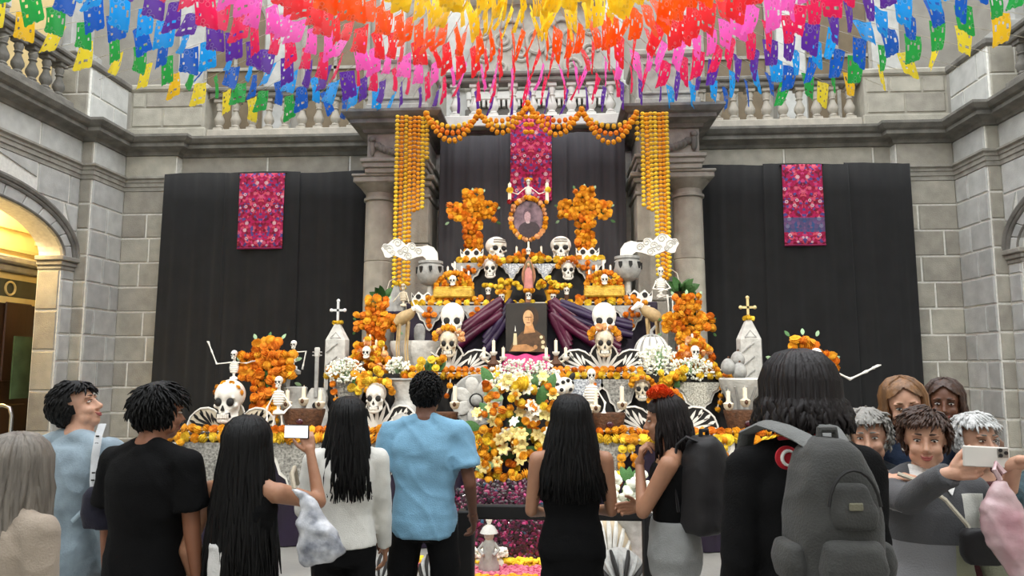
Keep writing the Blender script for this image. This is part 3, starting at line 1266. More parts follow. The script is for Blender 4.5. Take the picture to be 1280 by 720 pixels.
nst = 92
for k in range(-22, 23):
    an = R(k * 360 / nst + .7)
    d = Vector((math.sin(an), math.cos(an), 0))
    vis = []
    for r_, c_ in RING:
        p = HUB + d * r_
        if p.y > 10.48:
            continue
        q = proj(p - Vector((0, 0, .15)))
        if q[1] < -70 or q[0] < -70 or q[0] > 1350:
            continue
        vis.append((r_, c_))
    if not vis:
        continue
    r_end = min(7.0, (10.95 - HUB.y) / max(.05, d.y), 6.75 / max(.05, abs(d.x)))
    seen = vis[-1][1]
    r0 = max(.0, vis[0][0] - .5)
    t = thing('papel_picado_string', 'overhead string of cut tissue flags whose outermost flag is %s' % seen, 'bunting', HUB + d * r0, 0, group='papel picado strings ending in %s' % seen)
    t.rotation_euler = (0, 0, PI / 2 - an)
    mb = MB()
    mb.tube([(x_, 0, -.02 * math.sin(PI * x_ / (r_end - r0))) for x_ in [(r_end - r0) * i / 8 for i in range(9)]], .004, 4)
    mb.build('cord', M_cord, t)
    for r_, c_ in vis:
        if c_ == 'yellow' and r_ > 5 and random.random() < .25:
            c_ = 'gold'
        me = flags[(c_, random.randrange(4))]
        link('flag', me, t, (r_ - r0 + random.uniform(-.06, .06), 0, -.03), (R(random.gauss(0, 10)), R(random.gauss(0, 4)), R(random.gauss(0, 6 if abs(k) < 7 else 11))), random.uniform(.92, 1.08))
# ================================================================ the altar
Z1, Z2, Z3, Z4 = 1.05, 1.64, 2.465, 3.055
Y1, Y2, Y3, Y4 = 7.0, 7.7, 8.4, 9.0
M_bone = mat('painted_bone_white', '#e9e6dd', .6, .1, 8, .1, 40)
M_bone2 = mat('aged_bone', '#d8ccb4', .65, .2, 9, .2, 40)
M_dark = mat('black_paint', '#151312', .7, .2, 6)
M_maroon = mat('maroon_satin', '#4a0a2c', .4, .4, 4, .2, 20)
M_purple = mat('purple_cloth', '#1a0b26', .5, .3, 4, .2, 20)
M_violet = mat('violet_satin', '#230c34', .5, .4, 4, .2, 20)
M_mag = mat('magenta_satin', '#b01b62', .4, .3, 5, .2, 20)
M_gray = mat('grey_papier_mache', '#9b9b98', .75, .25, 14, .3, 40)
M_lgray = mat('pale_grey_papier_mache', '#c0bfba', .75, .2, 12, .3, 40)
M_speck = mat('speckled_grey_board', '#6a6864', .8, .3, 55, .2, 80, second='#b4b2aa')
M_bluesp = mat('blue_white_speckled_board', '#5d6a7e', .8, .3, 60, .2, 80, second='#e6eaee')
M_whsp = mat('white_speckled_board', '#7f7a66', .8, .3, 70, .2, 80, second='#e9e6da')
M_board = mat('white_card', '#ece9e1', .7, .06, 6)
M_gold = mat('gilt_box', '#c99a1e', .45, .3, 18, .5, 60, second='#e8c04a')
M_terra = mat('brown_clay', '#54351f', .7, .45, 30, .5, 50)
M_candle = mat('candle_wax', '#f3ead6', .5, .05, 6, sss=.2)
M_brass = mat('gilded_cross', '#d8c48c', .4, .2, 12, metal=.3)
M_silver = mat('silvered_cross', '#d6d8da', .35, .15, 12, metal=.4)
M_lily = mat('cream_lily', '#ead88c', .6, .15, 12, rnd=.12, sss=.1)
M_whitefl = mat('white_blossom', '#eef0e2', .7, .12, 20, rnd=.1)
M_leaf2 = mat('pale_leaf', '#8fae86', .55, .2, 10, .2, 40, rnd=.15)


def marigold_mesh(m, seed=1):
    """pompon head: three whorls of ruffled petals round a core"""
    rg_ = random.Random(seed)
    mb = MB()
    mb.ell((0, 0, 0), (.72, .72, .6), 8, 5)
    for z, r, n, up in ((-.25, .95, 9, .1), (.12, .98, 9, .35), (.42, .8, 7, .75), (.62, .5, 5, 1.1)):
        for k in range(n):
            a = 2 * PI * (k + rg_.uniform(-.2, .2)) / n + z * 3
            c_, s_ = math.cos(a), math.sin(a)
            e = rg_.uniform(.88, 1.1)
            w = .42 * e
            pts = []
            for (rr, ww, zz) in ((.35, .25, 0), (.8, 1, .12), (1.0, .7, .2 + up * .16)):
                for q in (-1, 1):
                    x, y = rr * r * e, q * ww * w
                    pts.append((x * c_ - y * s_, x * s_ + y * c_, z + zz * .5 + up * .12 * rr))
            mb.add(pts, [(0, 1, 3, 2), (2, 3, 5, 4)])
    return mb.mesh('flower', m, 'all')


mg_o, mg_y, mg_d = marigold_mesh(M_mar), marigold_mesh(M_mar_y), marigold_mesh(M_mar_d)
mg_deep = marigold_mesh(mat('vermilion_flower', '#f0560c', .75, .2, 30, .4, 60))
mg_pale = marigold_mesh(mat('apricot_marigold', '#f2b27a', .75, .2, 30, .4, 60, rnd=.12))


def bloom(parent, loc, r, me=None):
    me = me or random.choice((mg_o, mg_o, mg_d, mg_y))
    return link('flower', me, parent, loc, (random.uniform(0, 6), random.uniform(0, 6), random.uniform(0, 6)), r * random.uniform(.88, 1.12))


def garland(label, pts, r, mes, name='marigold_garland', group=None, sp=1.55):
    """string of marigold heads along world points"""
    o = Vector(pts[0])
    t = thing(name, label, 'garland', o, group=group)
    q = [Vector(p) - o for p in pts]
    L_ = [0]
    for a, b in zip(q, q[1:]):
        L_.append(L_[-1] + (b - a).length)
    n = max(2, int(L_[-1] / (r * sp)))
    for i in range(n):
        s = L_[-1] * i / (n - 1)
        k = 0
        while k < len(L_) - 2 and L_[k + 1] < s:
            k += 1
        p = q[k].lerp(q[k + 1], (s - L_[k]) / max(1e-6, L_[k + 1] - L_[k]))
        j = r * .12
        bloom(t, p + Vector((random.uniform(-j, j), random.uniform(-j, j), random.uniform(-j, j))), r, random.choice(mes))
    mb = MB()
    mb.tube(q, .008, 5)
    mb.build('cord', M_cord, t)
    return t


# ---- the stepped platform
alt = thing('stepped_altar', 'four-tiered altar platform draped in black, purple and maroon cloth', 'altar', (XC, Y1, 0))
for nm, a, b, y0, y1, z, m in (('tier', -3.72, 3.12, Y1, 9.7, Z1, M_dark), ('tier', -2.42, 1.85, Y2, 9.7, Z2, M_dark), ('tier', -1.72, 1.22, Y3, 9.7, Z3, M_purple), ('tier', -1.22, .65, Y4, 9.7, Z4, M_dark)):
    mb = MB()
    lo = {Z1: 0, Z2: Z1, Z3: Z2, Z4: Z3}[z]
    mb.box(((a + b) / 2 - XC, (y0 + y1) / 2 - Y1, (z + lo) / 2), (b - a, y1 - y0, z - lo), ch=.01)
    o = mb.build(nm, m, alt, smooth=False)
for k, (a, b, y, za, zb) in enumerate(((-3.7, 3.1, Y1, 0, Z1), (-2.4, 1.83, Y2, Z1, Z2))):
    mb = MB()
    n = int((b - a) * 30)
    mb.grid(lambda u, v: (a + (b - a) * u - XC, y - Y1 - .03 + .018 * math.sin((a + (b - a) * u) * 30), za + .01 + (zb - za - .02) * v), n, 2)
    mb.build('cloth_skirt', M_purple if k == 0 else M_dark, alt, smooth='all')
# satin swags behind the lower portrait
for k, (pts, r0, m) in enumerate(((((628, 383), (600, 402), (570, 425), (545, 437)), .10, M_maroon), (((640, 383), (622, 410), (606, 432)), .09, M_violet),
                                  (((688, 383), (700, 410), (712, 435)), .09, M_maroon), (((690, 384), (722, 408), (750, 425), (775, 437)), .10, M_maroon), (((700, 384), (740, 400), (790, 412)), .08, M_violet))):
    mb = MB()
    w = [P(px, py, Y3 - .12) - Vector((XC, Y1, 0)) for px, py in pts]
    q = []
    for i in range(len(w) - 1):
        for j in range(5):
            q.append(w[i].lerp(w[i + 1], j / 5))
    q.append(w[-1])
    for j, off in enumerate((-.85, -.28, .28, .85)):
        mb.tube([p + Vector((0, .02 * (j % 2), off * r0)) for p in q], [r0 * (.5 + .07 * math.sin(i * .9 + j * 2)) for i in range(len(q))], 10)
    stuff(mb.build('satin_swag', m, alt))

# ---- garlands along the tier edges
def edge(px0, px1, Y, z, dy=-.04, dz=.0):
    return [(XX(px0, Y), Y + dy, z + dz), (XX(px1, Y), Y + dy, z + dz)]


garland('orange marigold garland along the lip of the lowest tier', [(-3.72, Y1 + .04, Z1 + .05), (3.1, Y1 + .04, Z1 + .05)], .048, (mg_o, mg_o, mg_d))
garland('yellow marigold garland just under the lip of the lowest tier', [(-3.74, Y1 - .07, Z1 - .02), (3.1, Y1 - .07, Z1 - .02)], .055, (mg_y, mg_y, mg_o))
for a, b, w in ((507, 622, 'sculpted flower panel'), (692, 800, 'blue and white speckled board'), (872, 910, 'hanging bead strand by the gilt-topped tomb'), (412, 445, 'silver-topped tomb')):
    garland('orange garland along the second tier above the ' + w, edge(a, b, Y2, Z2, .03, .04), .042, (mg_d, mg_o), group='second tier garlands upper row')
    garland('yellow garland hung below an orange one, over the ' + w, edge(a, b, Y2, Z2, -.06, -.02), .046, (mg_y, mg_o), group='second tier garlands lower row')
for a, b, w in ((518, 559, 'dancing animal skeleton'), (573, 618, 'maroon satin swag by the mortar'), (703, 747, 'maroon satin swag by the pumpkin'), (765, 808, 'striped white pumpkin')):
    garland('short yellow garland on the third tier, nearest the ' + w, edge(a, b, Y3, Z3, -.05, -.01), .047, (mg_y, mg_y, mg_o))
for a, b, w in ((534, 600, 'near the tomb slab'), (723, 793, 'near the seated skeleton')):
    garland('orange row of marigolds under the gilt box, ' + w, edge(a, b, Y3, Z3, .03, .05), .04, (mg_o, mg_d))
garland('yellow garland edging the top tier below the skull turned to the portrait', edge(574, 655, Y4, Z4, -.04, .0), .05, (mg_y, mg_y, mg_o))
garland('yellow garland edging the top tier below the straight-staring skull', edge(668, 753, Y4, Z4, -.04, .0), .05, (mg_y, mg_y, mg_o))
# strands that hang in loops below the edges
for pts, lab in ((((288, 552), (283, 575), (273, 600), (262, 622)), 'bead strand swinging from the lowest tier beside the sitter with bare shoulder'),
                 (((290, 552), (292, 570), (296, 590), (297, 612)), 'bead strand falling straight from the lowest tier beside the long black hair'),
                 (((780, 550), (777, 570), (774, 600), (768, 625)), 'bead strand over the white roses, bowed away from the flower-crowned visitor'),
                 (((786, 550), (791, 568), (796, 590), (799, 615)), 'bead strand over the white roses, next to the flower-crowned visitor'),
                 (((906, 550), (906, 570), (904, 595), (901, 618)), 'bead strand on the lowest tier between the two backpacks'),
                 (((226, 552), (225, 565), (224, 580)), 'short bead strand at the corner of the lowest tier')):
    garland(lab, [P(x, y, Y1 - .1) for x, y in pts], .04, (mg_o, mg_o, mg_y), name='marigold_bead_strand')
for pts, lab in ((((415, 470), (416, 482), (420, 500)), 'short bead strand at the second tier corner by the guitar'),
                 (((905, 468), (904, 485), (900, 500), (896, 512)), 'bead strand at the second tier corner by the gilt-topped tomb'),
                 (((507, 470), (503, 480), (505, 492)), 'curl of marigold beads beside the grey jug'),
                 (((564, 470), (562, 482), (558, 494)), 'bead strand between candle bowl and sculpted flower panel'),
                 (((743, 470), (742, 482), (744, 494)), 'bead strand beside the spotted dog skull')):
    garland(lab, [P(x, y, Y2 - .1) for x, y in pts], .036, (mg_o, mg_d), name='marigold_bead_strand')

# ---- boards
SH = [(-.5, 0), (-.5, -.1), (-.44, -.22), (-.34, -.3), (-.3, -.42), (-.26, -.56), (-.16, -.64), (-.12, -.78), (-.07, -.93), (0, -1)]


def shield_pts(w, h):
    l = [(x * w, z * h) for x, z in SH]
    return l + [(-x, z) for x, z in l[-2::-1]]


def shield(px, w_px, py0, h_px, Y, m, label, cross=None, grp=None):
    s = mpp(Y)
    a = P(px, py0, Y)
    w, h = w_px * s, h_px * s
    t = thing('scalloped_board', label, 'board', (a.x, Y, a.z - h), group=grp)
    mb = MB()
    mb.prism([(x, z + h) for x, z in shield_pts(w, h)], -.012, .012)
    mb.build('rim', M_board, t, smooth=False)
    mb = MB()
    mb.prism([(x * .86, z * .9 + h) for x, z in shield_pts(w, h)], -.028, -.012)
    mb.build('face', m, t, smooth=False)
    if cross:
        c = link('flower_cross', None, t, (0, -.045, h * .62))
        for x, z in ((0, 0), (-.28, .02), (.28, .02), (0, .26), (0, -.26), (0, -.5)):
            bloom(c, (x * w * .5, 0, z * h * .85), w * .085, mg_d if cross == 1 else mg_o)
    return t


for px, w, lab in ((262, 96, 'grey speckled scalloped board beside the black T-shirt'), (372, 84, 'grey speckled scalloped board under the lit phone'), (468, 84, 'grey speckled scalloped board between white cardigan and blue shirt'),
                   (757, 62, 'grey speckled scalloped board above the white roses'), (880, 72, 'grey speckled scalloped board between the two backpacks')):
    shield(px, w, 553, 70, Y1 - .05, M_speck if px != 880 else M_whsp, lab)
shield(438, 52, 472, 50, Y2 - .05, M_speck, 'speckled scalloped board on the second tier beside the skull with the tall flower crown')
shield(724, 62, 474, 54, Y2 - .05, M_bluesp, 'blue and white speckled scalloped board behind the spotted dog skull')
shield(775, 50, 474, 50, Y2 - .05, M_speck, 'grey speckled scalloped board beside the stone-coloured hanging skull')
shield(872, 58, 478, 44, Y2 - .05, M_whsp, 'white speckled scalloped board under white sprays on the second tier')
for px, lab in ((537, 'shield board with orange cross next to the animal skeleton'), (597, 'shield board with orange cross next to the maroon satin, near the grey mortar'),
                (725, 'shield board with orange cross next to the lower portrait, over maroon satin'), (789, 'shield board with orange cross above the white pumpkin')):
    shield(px, 46, 382, 32, Y3 - .05, M_gray, lab, 1)
shield(586, 44, 329, 28, Y4 - .05, M_gray, 'small shield board with orange cross below the green-tipped top-tier cross', 1)
shield(735, 44, 325, 28, Y4 - .05, M_gray, 'small shield board with orange cross below the white-tipped top-tier cross', 1)
shield(640, 30, 330, 20, Y4 - .04, M_bluesp, 'tiny lace board beside the painted shrine figure, on the smoky-goblet side')
shield(681, 30, 330, 20, Y4 - .04, M_bluesp, 'tiny lace board beside the painted shrine figure, on the seated skeleton side')

# ---- skulls
def _sk(co, n_):
    if co.y < 0:
        for sx in (-1, 1):
            co = co + Vector((0, .12, 0)) * math.exp(-(((co.x - sx * .165) / .095) ** 2 + ((co.z + .03) / .1) ** 2))
            co = co + Vector((-sx * .05, .03, 0)) * math.exp(-(((co.x - sx * .26) / .07) ** 2 + ((co.z + .26) / .08) ** 2))
    return co


_m = MB()
_m.ell((0, .03, .13), (.40, .46, .37), 28, 20)
_m.ell((0, -.14, -.10), (.29, .27, .28), 22, 16)
for _x in (-1, 1):
    _m.ell((_x * .25, -.22, -.12), (.10, .12, .07), 14, 10)
    _m.ell((_x * .17, -.34, .07), (.13, .06, .04), 14, 10)
    _m.tube([(_x * .26, -.02, -.15), (_x * .25, -.08, -.36), (_x * .13, -.30, -.46), (0, -.36, -.47)], [.06, .07, .075, .08], 10)
_m.ell((0, -.26, -.29), (.18, .16, .12), 16, 12)
sk_me = fuse(_m, .032, M_bone, 3, _sk, 'skull')
sk_me2 = sk_me.copy()
sk_me2.materials[0] = M_bone2
_m = MB()
_m.ell((0, 0, 0), (.11, .07, .10), 12, 8)
eye_me = _m.mesh('eye_socket', M_dark, 'all')
_m = MB()
_m.prism([(0, .07), (.05, -.05), (.02, -.06), (0, -.03), (-.02, -.06), (-.05, -.05)], -.03, .05)
nose_me = _m.mesh('nose_cavity', M_dark, False)
_m = MB()
for i in range(7):
    a = (i - 3) / 3
    _m.box((a * .14, .03 * a * a, 0), (.04, .05, .11), ch=.01)
teeth_me = _m.mesh('teeth', M_bone, False)
_m = MB()
_m.tube([((i - 6) / 6 * .19, .05 * ((i - 6) / 6) ** 2, .03 * ((i - 6) / 6) ** 2) for i in range(13)], .035, 6, flat=2)
gum_me = _m.mesh('mouth', M_dark, 'all')


def skull(parent, h, loc, rz=0.0, rx=0.0, flat=1.0, me=None, teeth=True, wide=.86):
    o = link('skull', me or sk_me, parent, loc, (rx, 0, rz), (h * wide, h * flat, h))
    for sx in (-1, 1):
        link('eye_socket', eye_me, o, (sx * .165, -.335, -.03))
    link('nose_cavity', nose_me, o, (0, -.425, -.17))
    if teeth:
        link('mouth', gum_me, o, (0, -.385, -.355))
        stuff(link('teeth', teeth_me, o, (0, -.42, -.355)))
    return o


def crown(parent, c, w, r, mes, n=9, arch=True):
    """marigolds in a band over a skull's brow"""
    for i in range(n):
        a = PI * (i + .0) / (n - 1)
        bloom(parent, Vector(c) + Vector((math.cos(a) * w, -.25 * w * math.sin(a) - .02, math.sin(a) * w * .75)), r, random.choice(mes))


def candle(parent, loc, h, r, lit=False):
    mb = MB()
    mb.lathe([(r, 0), (r, h * .97), (r * .6, h), (r * .12, h), (r * .12, h + r * .9)], n=8)
    return link('candle', mb.mesh('candle', M_candle), parent, loc)


# round printed skulls on the top tier
M_print = mat('grey_printed_bands', '#77736d', .8, .3, 40, second='#d8d4cc')
for px, rz, lab in ((620, .45, 'round white skull with printed brow, turned towards the oval portrait'), (702, .0, 'round white skull with printed brow, staring straight ahead')):
    h = 30 * mpp(Y4 + .1)
    t = thing('white_skull', lab, 'skull', (XX(px, Y4 + .15), Y4 + .15, Z4), group='round skulls on the top tier')
    o = skull(t, h * 1.02, (0, 0, h * .57), rz, 0, 1.1, wide=1.08)
    mb = MB()
    for zz_ in (.22, .32):
        mb.tube([(.40 * math.cos(a) * math.cos(zz_ * 1.6), -.46 * math.sin(a) * math.cos(zz_ * 1.6), zz_) for a in [R(50 + 8 * i) for i in range(11)]], .03, 5)
    stuff(mb.build('printed_band', M_print, o))

# ---- marigold crosses
leaf_m = MB()
leaf_m.grid(lambda u, v: ((u - .5) * .5 * math.sin(PI * min(1, v * .93 + .06)) ** .8, .15 * v * v + .06 * abs(u - .5), v), 4, 6)
leaf_me = leaf_m.mesh('leaf', M_green, 'all')
leaf_me2 = leaf_me.copy()
leaf_me2.materials[0] = M_leaf2


def leaf(parent, loc, ln, rot, me=None):
    return link('leaf', me or leaf_me, parent, loc, rot, ln)


def flower_cross(label, px, Y, z0, py_top, px_w, py_a0, py_a1, bar_px, mes, r_px=4.6, tips=True):
    s = mpp(Y)
    x = XX(px, Y)
    zt = ZZ(py_top, Y, px)
    za, zb = ZZ(py_a1, Y, px), ZZ(py_a0, Y, px)
    t = thing('marigold_cross', label, 'flower cross', (x, Y, z0))
    w, bw = px_w * s, bar_px * s
    r = r_px * s
    mb = MB()
    mb.box((0, 0, (zt - z0) / 2 - r * .5), (bw * .7, .08, zt - z0 - r))
    mb.box((0, 0, (za + zb) / 2 - z0), (w - 2 * r, .07, (zb - za) * .6))
    mb.build('frame', M_green, t, smooth=False)
    pts = set()
    st = r * 1.25
    nx = max(2, round(bw / st))
    for i in range(nx):
        for j in range(int((zt - z0) / st) + 1):
            pts.add((round((i + .5 - nx / 2) * bw / nx, 4), round(r + j * st, 4)))
    nz = max(2, round((zb - za) / st))
    nw = max(3, round(w / st))
    for i in range(nw):
        for j in range(nz):
            xx = (i + .5 - nw / 2) * w / nw
            if abs(xx) > bw * .45:
                pts.add((round(xx, 4), round(za - z0 + (j + .5) * (zb - za) / nz, 4)))
    for xx, z_ in sorted(pts):
        if z_ + z0 > zt:
            continue
        bloom(t, (xx + random.uniform(-.45, .45) * r, -.05 - random.uniform(-.2, .8) * r, z_ + random.uniform(-.45, .45) * r), r, random.choice(mes))
    if tips:
        for (xx, z_, a) in ((-.5 * bw, zt - z0, -.5), (.5 * bw, zt - z0, .5), (0, zt - z0 + r * .3, 0), (-w / 2, zb - z0 - r, -1.2), (w / 2, zb - z0 - r, 1.2), (-w / 2, za - z0, -2), (w / 2, za - z0, 2)):
            leaf(t, (xx, -.02, z_ - r * .4), r * 1.5, (-.3, a, random.uniform(-.3, .3)), random.choice((leaf_me2, leaf_me2, leaf_me)))
    return t


warm = (mg_o, mg_o, mg_d)
flower_cross('orange marigold cross on the top tier beside the skull turned to the portrait', 590, Y4 + .3, Z4, 240, 60, 255, 276, 24, warm)
flower_cross('orange marigold cross with white tips beside the straight-staring skull', 733, Y4 + .3, Z4, 235, 64, 252, 274, 24, warm)
flower_cross('orange marigold cross standing behind the grey mortar', 471, 8.15, Z2, 374, 54, 393, 413, 26, (mg_o, mg_d, mg_d), 5)
flower_cross('orange marigold cross standing below the hanging fern', 860, 8.15, Z2, 368, 62, 393, 415, 30, (mg_o, mg_d, mg_o), 5)
flower_cross('large orange marigold cross behind the bust with a raised-arm skeleton', 336, 7.45, Z1, 422, 70, 442, 476, 32, (mg_d, mg_d, mg_o), 6)
flower_cross('large orange marigold cross behind the backpacked visitor with red badge', 1004, 7.45, Z1, 418, 74, 440, 472, 32, (mg_d, mg_o, mg_o), 6)

# ---- lace ornaments (white cut-out card)
def lace_orn(px, py, w_px, Y, z, label):
    s = mpp(Y)
    w = w_px * s
    t = thing('lace_ornament', label, 'ornament', (XX(px, Y), Y, z), group='white cut card ornaments')
    mb = MB()
    h = w * .5
    pts = [(-.5, .5), (-.5, .95), (-.38, .62), (-.2, 1), (0, .7), (.2, 1), (.38, .62), (.5, .95), (.5, .5), (.45, 0), (-.45, 0)]
    mb.prism([(x * w, z_ * h) for x, z_ in pts], -.008, .008)
    mb.build('card', M_board, t, smooth=False)
    for sx in (-1, 1):
        mb = MB()
        q = [(sx * (.2 + .11 * math.cos(a)) * w, (.58 + .22 * math.sin(a)) * h) for a in [R(30 * k) for k in range(12)]]
        mb.prism(q[::sx], -.014, -.008)
        mb.build('cut_out', M_dark, t, smooth=False)
        mb = MB()
        q = [(sx * .46 * w, .55 * h), (sx * .37 * w, .5 * h), (sx * .46 * w, .8 * h)]
        mb.prism(q, -.014, -.008)
        mb.build('cut_out', M_dark, t, smooth=False)
    return t


lace_orn(589, 312, 29, Y4 + .05, Z4 + .02, 'white cut card ornament at the foot of the top-tier cross, skull turned away beside it')
lace_orn(736, 310, 29, Y4 + .05, Z4 + .02, 'white cut card ornament at the foot of the white-tipped cross')
lace_orn(528, 370, 30, Y3 + .1, Z3, 'white cut card ornament between goblet foot and grey tomb slab')
lace_orn(801, 370, 32, Y3 + .1, Z3, 'white cut card ornament at the feet of the seated skeleton')

# ---- oval portrait with its own ring of flowers
s = mpp(9.1)
t = thing('oval_portrait', 'oval portrait in a ring of orange flowers on the top tier', 'portrait', (XX(661, 9.15), 9.15, Z4))
zc_ = ZZ(274, 9.15) - Z4
rx_, rz_ = 22 * s, 27 * s
mb = MB()
mb.prism([(rx_ * .9 * math.cos(2 * PI * k / 40), zc_ + rz_ * .9 * math.sin(2 * PI * k / 40)) for k in range(40)], -.01, .02)
pic = mb.build('picture', mat('mauve_photograph', '#4a3443', .5, .5, 9, second='#8d727e'), t, smooth=False)
for nm, cx_, cz_, a_, b_, m in (('printed_coat', .05, -.5, .62, .38, mat('print_dark', '#33262d', .6, .3, 30)), ('printed_hair', -.04, .2, .27, .3, mat('print_mid', '#5a4450', .6, .3, 20)), ('printed_face', -.05, .1, .19, .25, mat('print_face', '#a98a90', .6, .35, 60)), ('printed_collar', -.03, -.16, .12, .06, mat('print_pale', '#b9a3a6', .6))):
    mb = MB()
    mb.prism([(cx_ * rx_ + a_ * rx_ * math.cos(2 * PI * k / 20), zc_ + cz_ * rz_ + b_ * rz_ * math.sin(2 * PI * k / 20)) for k in range(20)], -.014 - {'printed_coat': 0, 'printed_hair': .001, 'printed_collar': .002, 'printed_face': .003}[nm], -.009)
    mb.build(nm, m, pic, smooth=False)
for k in range(30):
    a = 2 * PI * k / 30
    bloom(t, (rx_ * math.cos(a), -.03, zc_ + rz_ * math.sin(a)), 3.6 * s, random.choice((mg_o, mg_pale, mg_pale)))
mb = MB()
mb.tube([(rx_ * .93 * math.cos(2 * PI * k / 40), .0, zc_ + rz_ * .93 * math.sin(2 * PI * k / 40)) for k in range(41)], .02, 6)
mb.build('oval_frame', M_terra, t)
mb = MB()
mb.box((0, .05, zc_ * .35), (.06, .04, zc_ * .7))
mb.build('easel', M_dark, t, smooth=False)

# ---- skeleton figures
def torso_prof(h):
    pr = [(.05, 0), (.12, .03), (.11, .09), (.035, .12), (.035, .2)]
    for k in range(6):
        z = .22 + .05 * k
        w = .10 + .04 * math.sin(PI * (k + .7) / 6.5)
        pr += [(w * .82, z), (w, z + .016), (w, z + .03), (w * .82, z + .044)]
    pr += [(.05, .53), (.035, .55), (.035, .62)]
    return [(r * h, z * h) for r, z in pr]


def skeleton(name, label, px, Y, z0, H, arms, legs=None, hat=None, rz=0, me=None, lean=0, grp=None):
    """arms and legs: lists of polylines in units of H, x right, z up, y front negative; torso base at given hip height"""
    m = M_bone if me is None else M_bone2
    hip = 0.0 if legs is None else legs[0][0][2]
    t = thing(name, label, 'skeleton', (XX(px, Y), Y, z0), rz, group=grp)
    mb = MB()
    mb.lathe(torso_prof(H), (0, 0, hip * H), 12, Matrix.Rotation(lean, 3, 'Y'), 1, .6)
    mb.build('ribcage', m, t)
    top = Matrix.Rotation(lean, 3, 'Y') @ Vector((0, 0, .72 * H))
    skull(t, .24 * H, top + Vector((0, -.01, hip * H)), 0, 0, 1, me)
    for nm, ls, r in (('arm', arms, .022), ('leg', legs or [], .028)):
        for pl in ls:
            mb = MB()
            pts = [Vector(p) * H for p in pl]
            rr = [r * H * (.8 if 0 < i < len(pts) - 1 else 1.1) for i in range(len(pts))]
            q, w = [], []
            for i in range(len(pts) - 1):
                for j in range(4):
                    f = j / 4
                    q.append(pts[i].lerp(pts[i + 1], f))
                    w.append(r * H * (1.25 if j == 0 else .7))
            q.append(pts[-1])
            w.append(r * H * 1.3)
            mb.tube(q, w, 6)
            if nm == 'arm':
                e, d = pts[-1], (pts[-1] - pts[-2]).normalized()
                for k in range(4):
                    sd = basis(d)[0] * ((k - 1.5) * .028 * H)
                    mb.tube([e - d * .01, e + d * .05 * H + sd, e + d * .10 * H + sd * 1.4], [.016 * H, .013 * H, .008 * H], 5)
            mb.build(nm, m, t)
    if hat:
        for i in range(7):
            a = 2 * PI * i / 7
            bloom(t, top + Vector((.11 * H * math.cos(a), .09 * H * math.sin(a), hip * H + .11 * H)), .055 * H, hat)
    return t


H_ = ZZ(222, 9.2) - ZZ(249, 9.2)
sk1 = skeleton('skeleton_figure', 'skeleton in an orange flower hat holding two candles above the oval portrait', 661, 9.2, ZZ(250, 9.2), H_ * 1.15,
               [[(-.1, 0, .5), (-.42, -.05, .22), (-.62, -.08, .28)], [(.1, 0, .5), (.42, -.05, .22), (.62, -.08, .28)]], hat=mg_o)
for sx in (-1, 1):
    tt = thing('long_candle', 'candle with a yellow flower held by the skeleton above the oval portrait, %s hand' % ('left' if sx > 0 else 'right'), 'candle', (XX(661 + sx * 24, 9.15), 9.15, ZZ(254, 9.15)))
    candle(tt, (0, 0, 0), 26 * s, 2.2 * s)
    bloom(tt, (0, -.01, 17 * s), 4.4 * s, mg_y)
    bloom(tt, (0, -.01, 1 * s), 3.6 * s, marigold_mesh(mat('red_rose', '#b0222c', .6, .3, 20)) if sx < 0 else bpy.data.meshes['flower'])
skeleton('skeleton_figure', 'skeleton rising from the bust with one arm thrown up', 293, 7.35, ZZ(476, 7.35), ZZ(436, 7.35) - ZZ(476, 7.35) + .05,
         [[(-.1, 0, .5), (-.5, 0, .46), (-.66, 0, .82), (-.74, 0, 1.0)], [(.1, 0, .5), (.35, 0, .48), (.5, -.05, .52)]])
skeleton('skeleton_figure', 'small skeleton peeping over the cross arm beside the guitar', 367, 7.75, ZZ(462, 7.75), .38,
         [[(-.1, 0, .5), (-.3, 0, .3)], [(.1, 0, .5), (.36, -.02, .52), (.3, -.05, .1)]])
skeleton('skeleton_figure', 'tiny skeleton standing by the basket of candles', 350, 7.12, Z1, .46,
         [[(-.1, 0, .85), (-.25, 0, .55), (-.22, -.05, .3)], [(.1, 0, .85), (.28, 0, .6), (.2, -.1, .5)]], [[(-.07, 0, .4), (-.1, 0, .2), (-.1, 0, 0)], [(.07, 0, .4), (.1, 0, .2), (.1, 0, 0)]])
skeleton('skeleton_figure', 'white skeleton sitting with crossed hands below the hanging fern', 828, 8.5, Z3 - .02, ZZ(333, 8.5) - Z3,
         [[(-.12, 0, .62), (-.22, -.1, .4), (.05, -.2, .36)], [(.12, 0, .62), (.24, -.1, .42), (.0, -.2, .34)]], [[(-.07, 0, .16), (.12, -.35, .2), (.14, -.35, -.35)], [(.07, 0, .16), (.25, -.3, .18), (.26, -.3, -.32)]])
skeleton('skeleton_figure', 'skeleton stretching one open hand out past the dark-haired visitor', 1029, 7.3, ZZ(500, 7.3), .62,
         [[(-.1, 0, .5), (-.25, 0, .2)], [(.1, 0, .5), (.4, 0, .34), (.66, 0, .46), (.78, 0, .52)]], rz=0, lean=-.15)
skeleton('skeleton_figure', 'little skeleton standing beside the spotted dog skull', 739, 7.15, Z1, .52,
         [[(-.1, 0, .85), (-.22, 0, .55), (-.1, -.1, .5)], [(.1, 0, .85), (.25, 0, .6), (.22, -.1, .45)]], [[(-.07, 0, .4), (-.1, 0, .2), (-.1, 0, 0)], [(.07, 0, .4), (.1, 0, .2), (.1, 0, 0)]])
skeleton('skeleton_figure', 'bone-coloured skeleton crouching on the grey tomb slab', 503, 8.35, ZZ(383, 8.35), .34,
         [[(-.1, 0, .5), (-.3, 0, .25)], [(.1, 0, .5), (.2, -.1, .2)]], hat=mg_y, me=sk_me2)


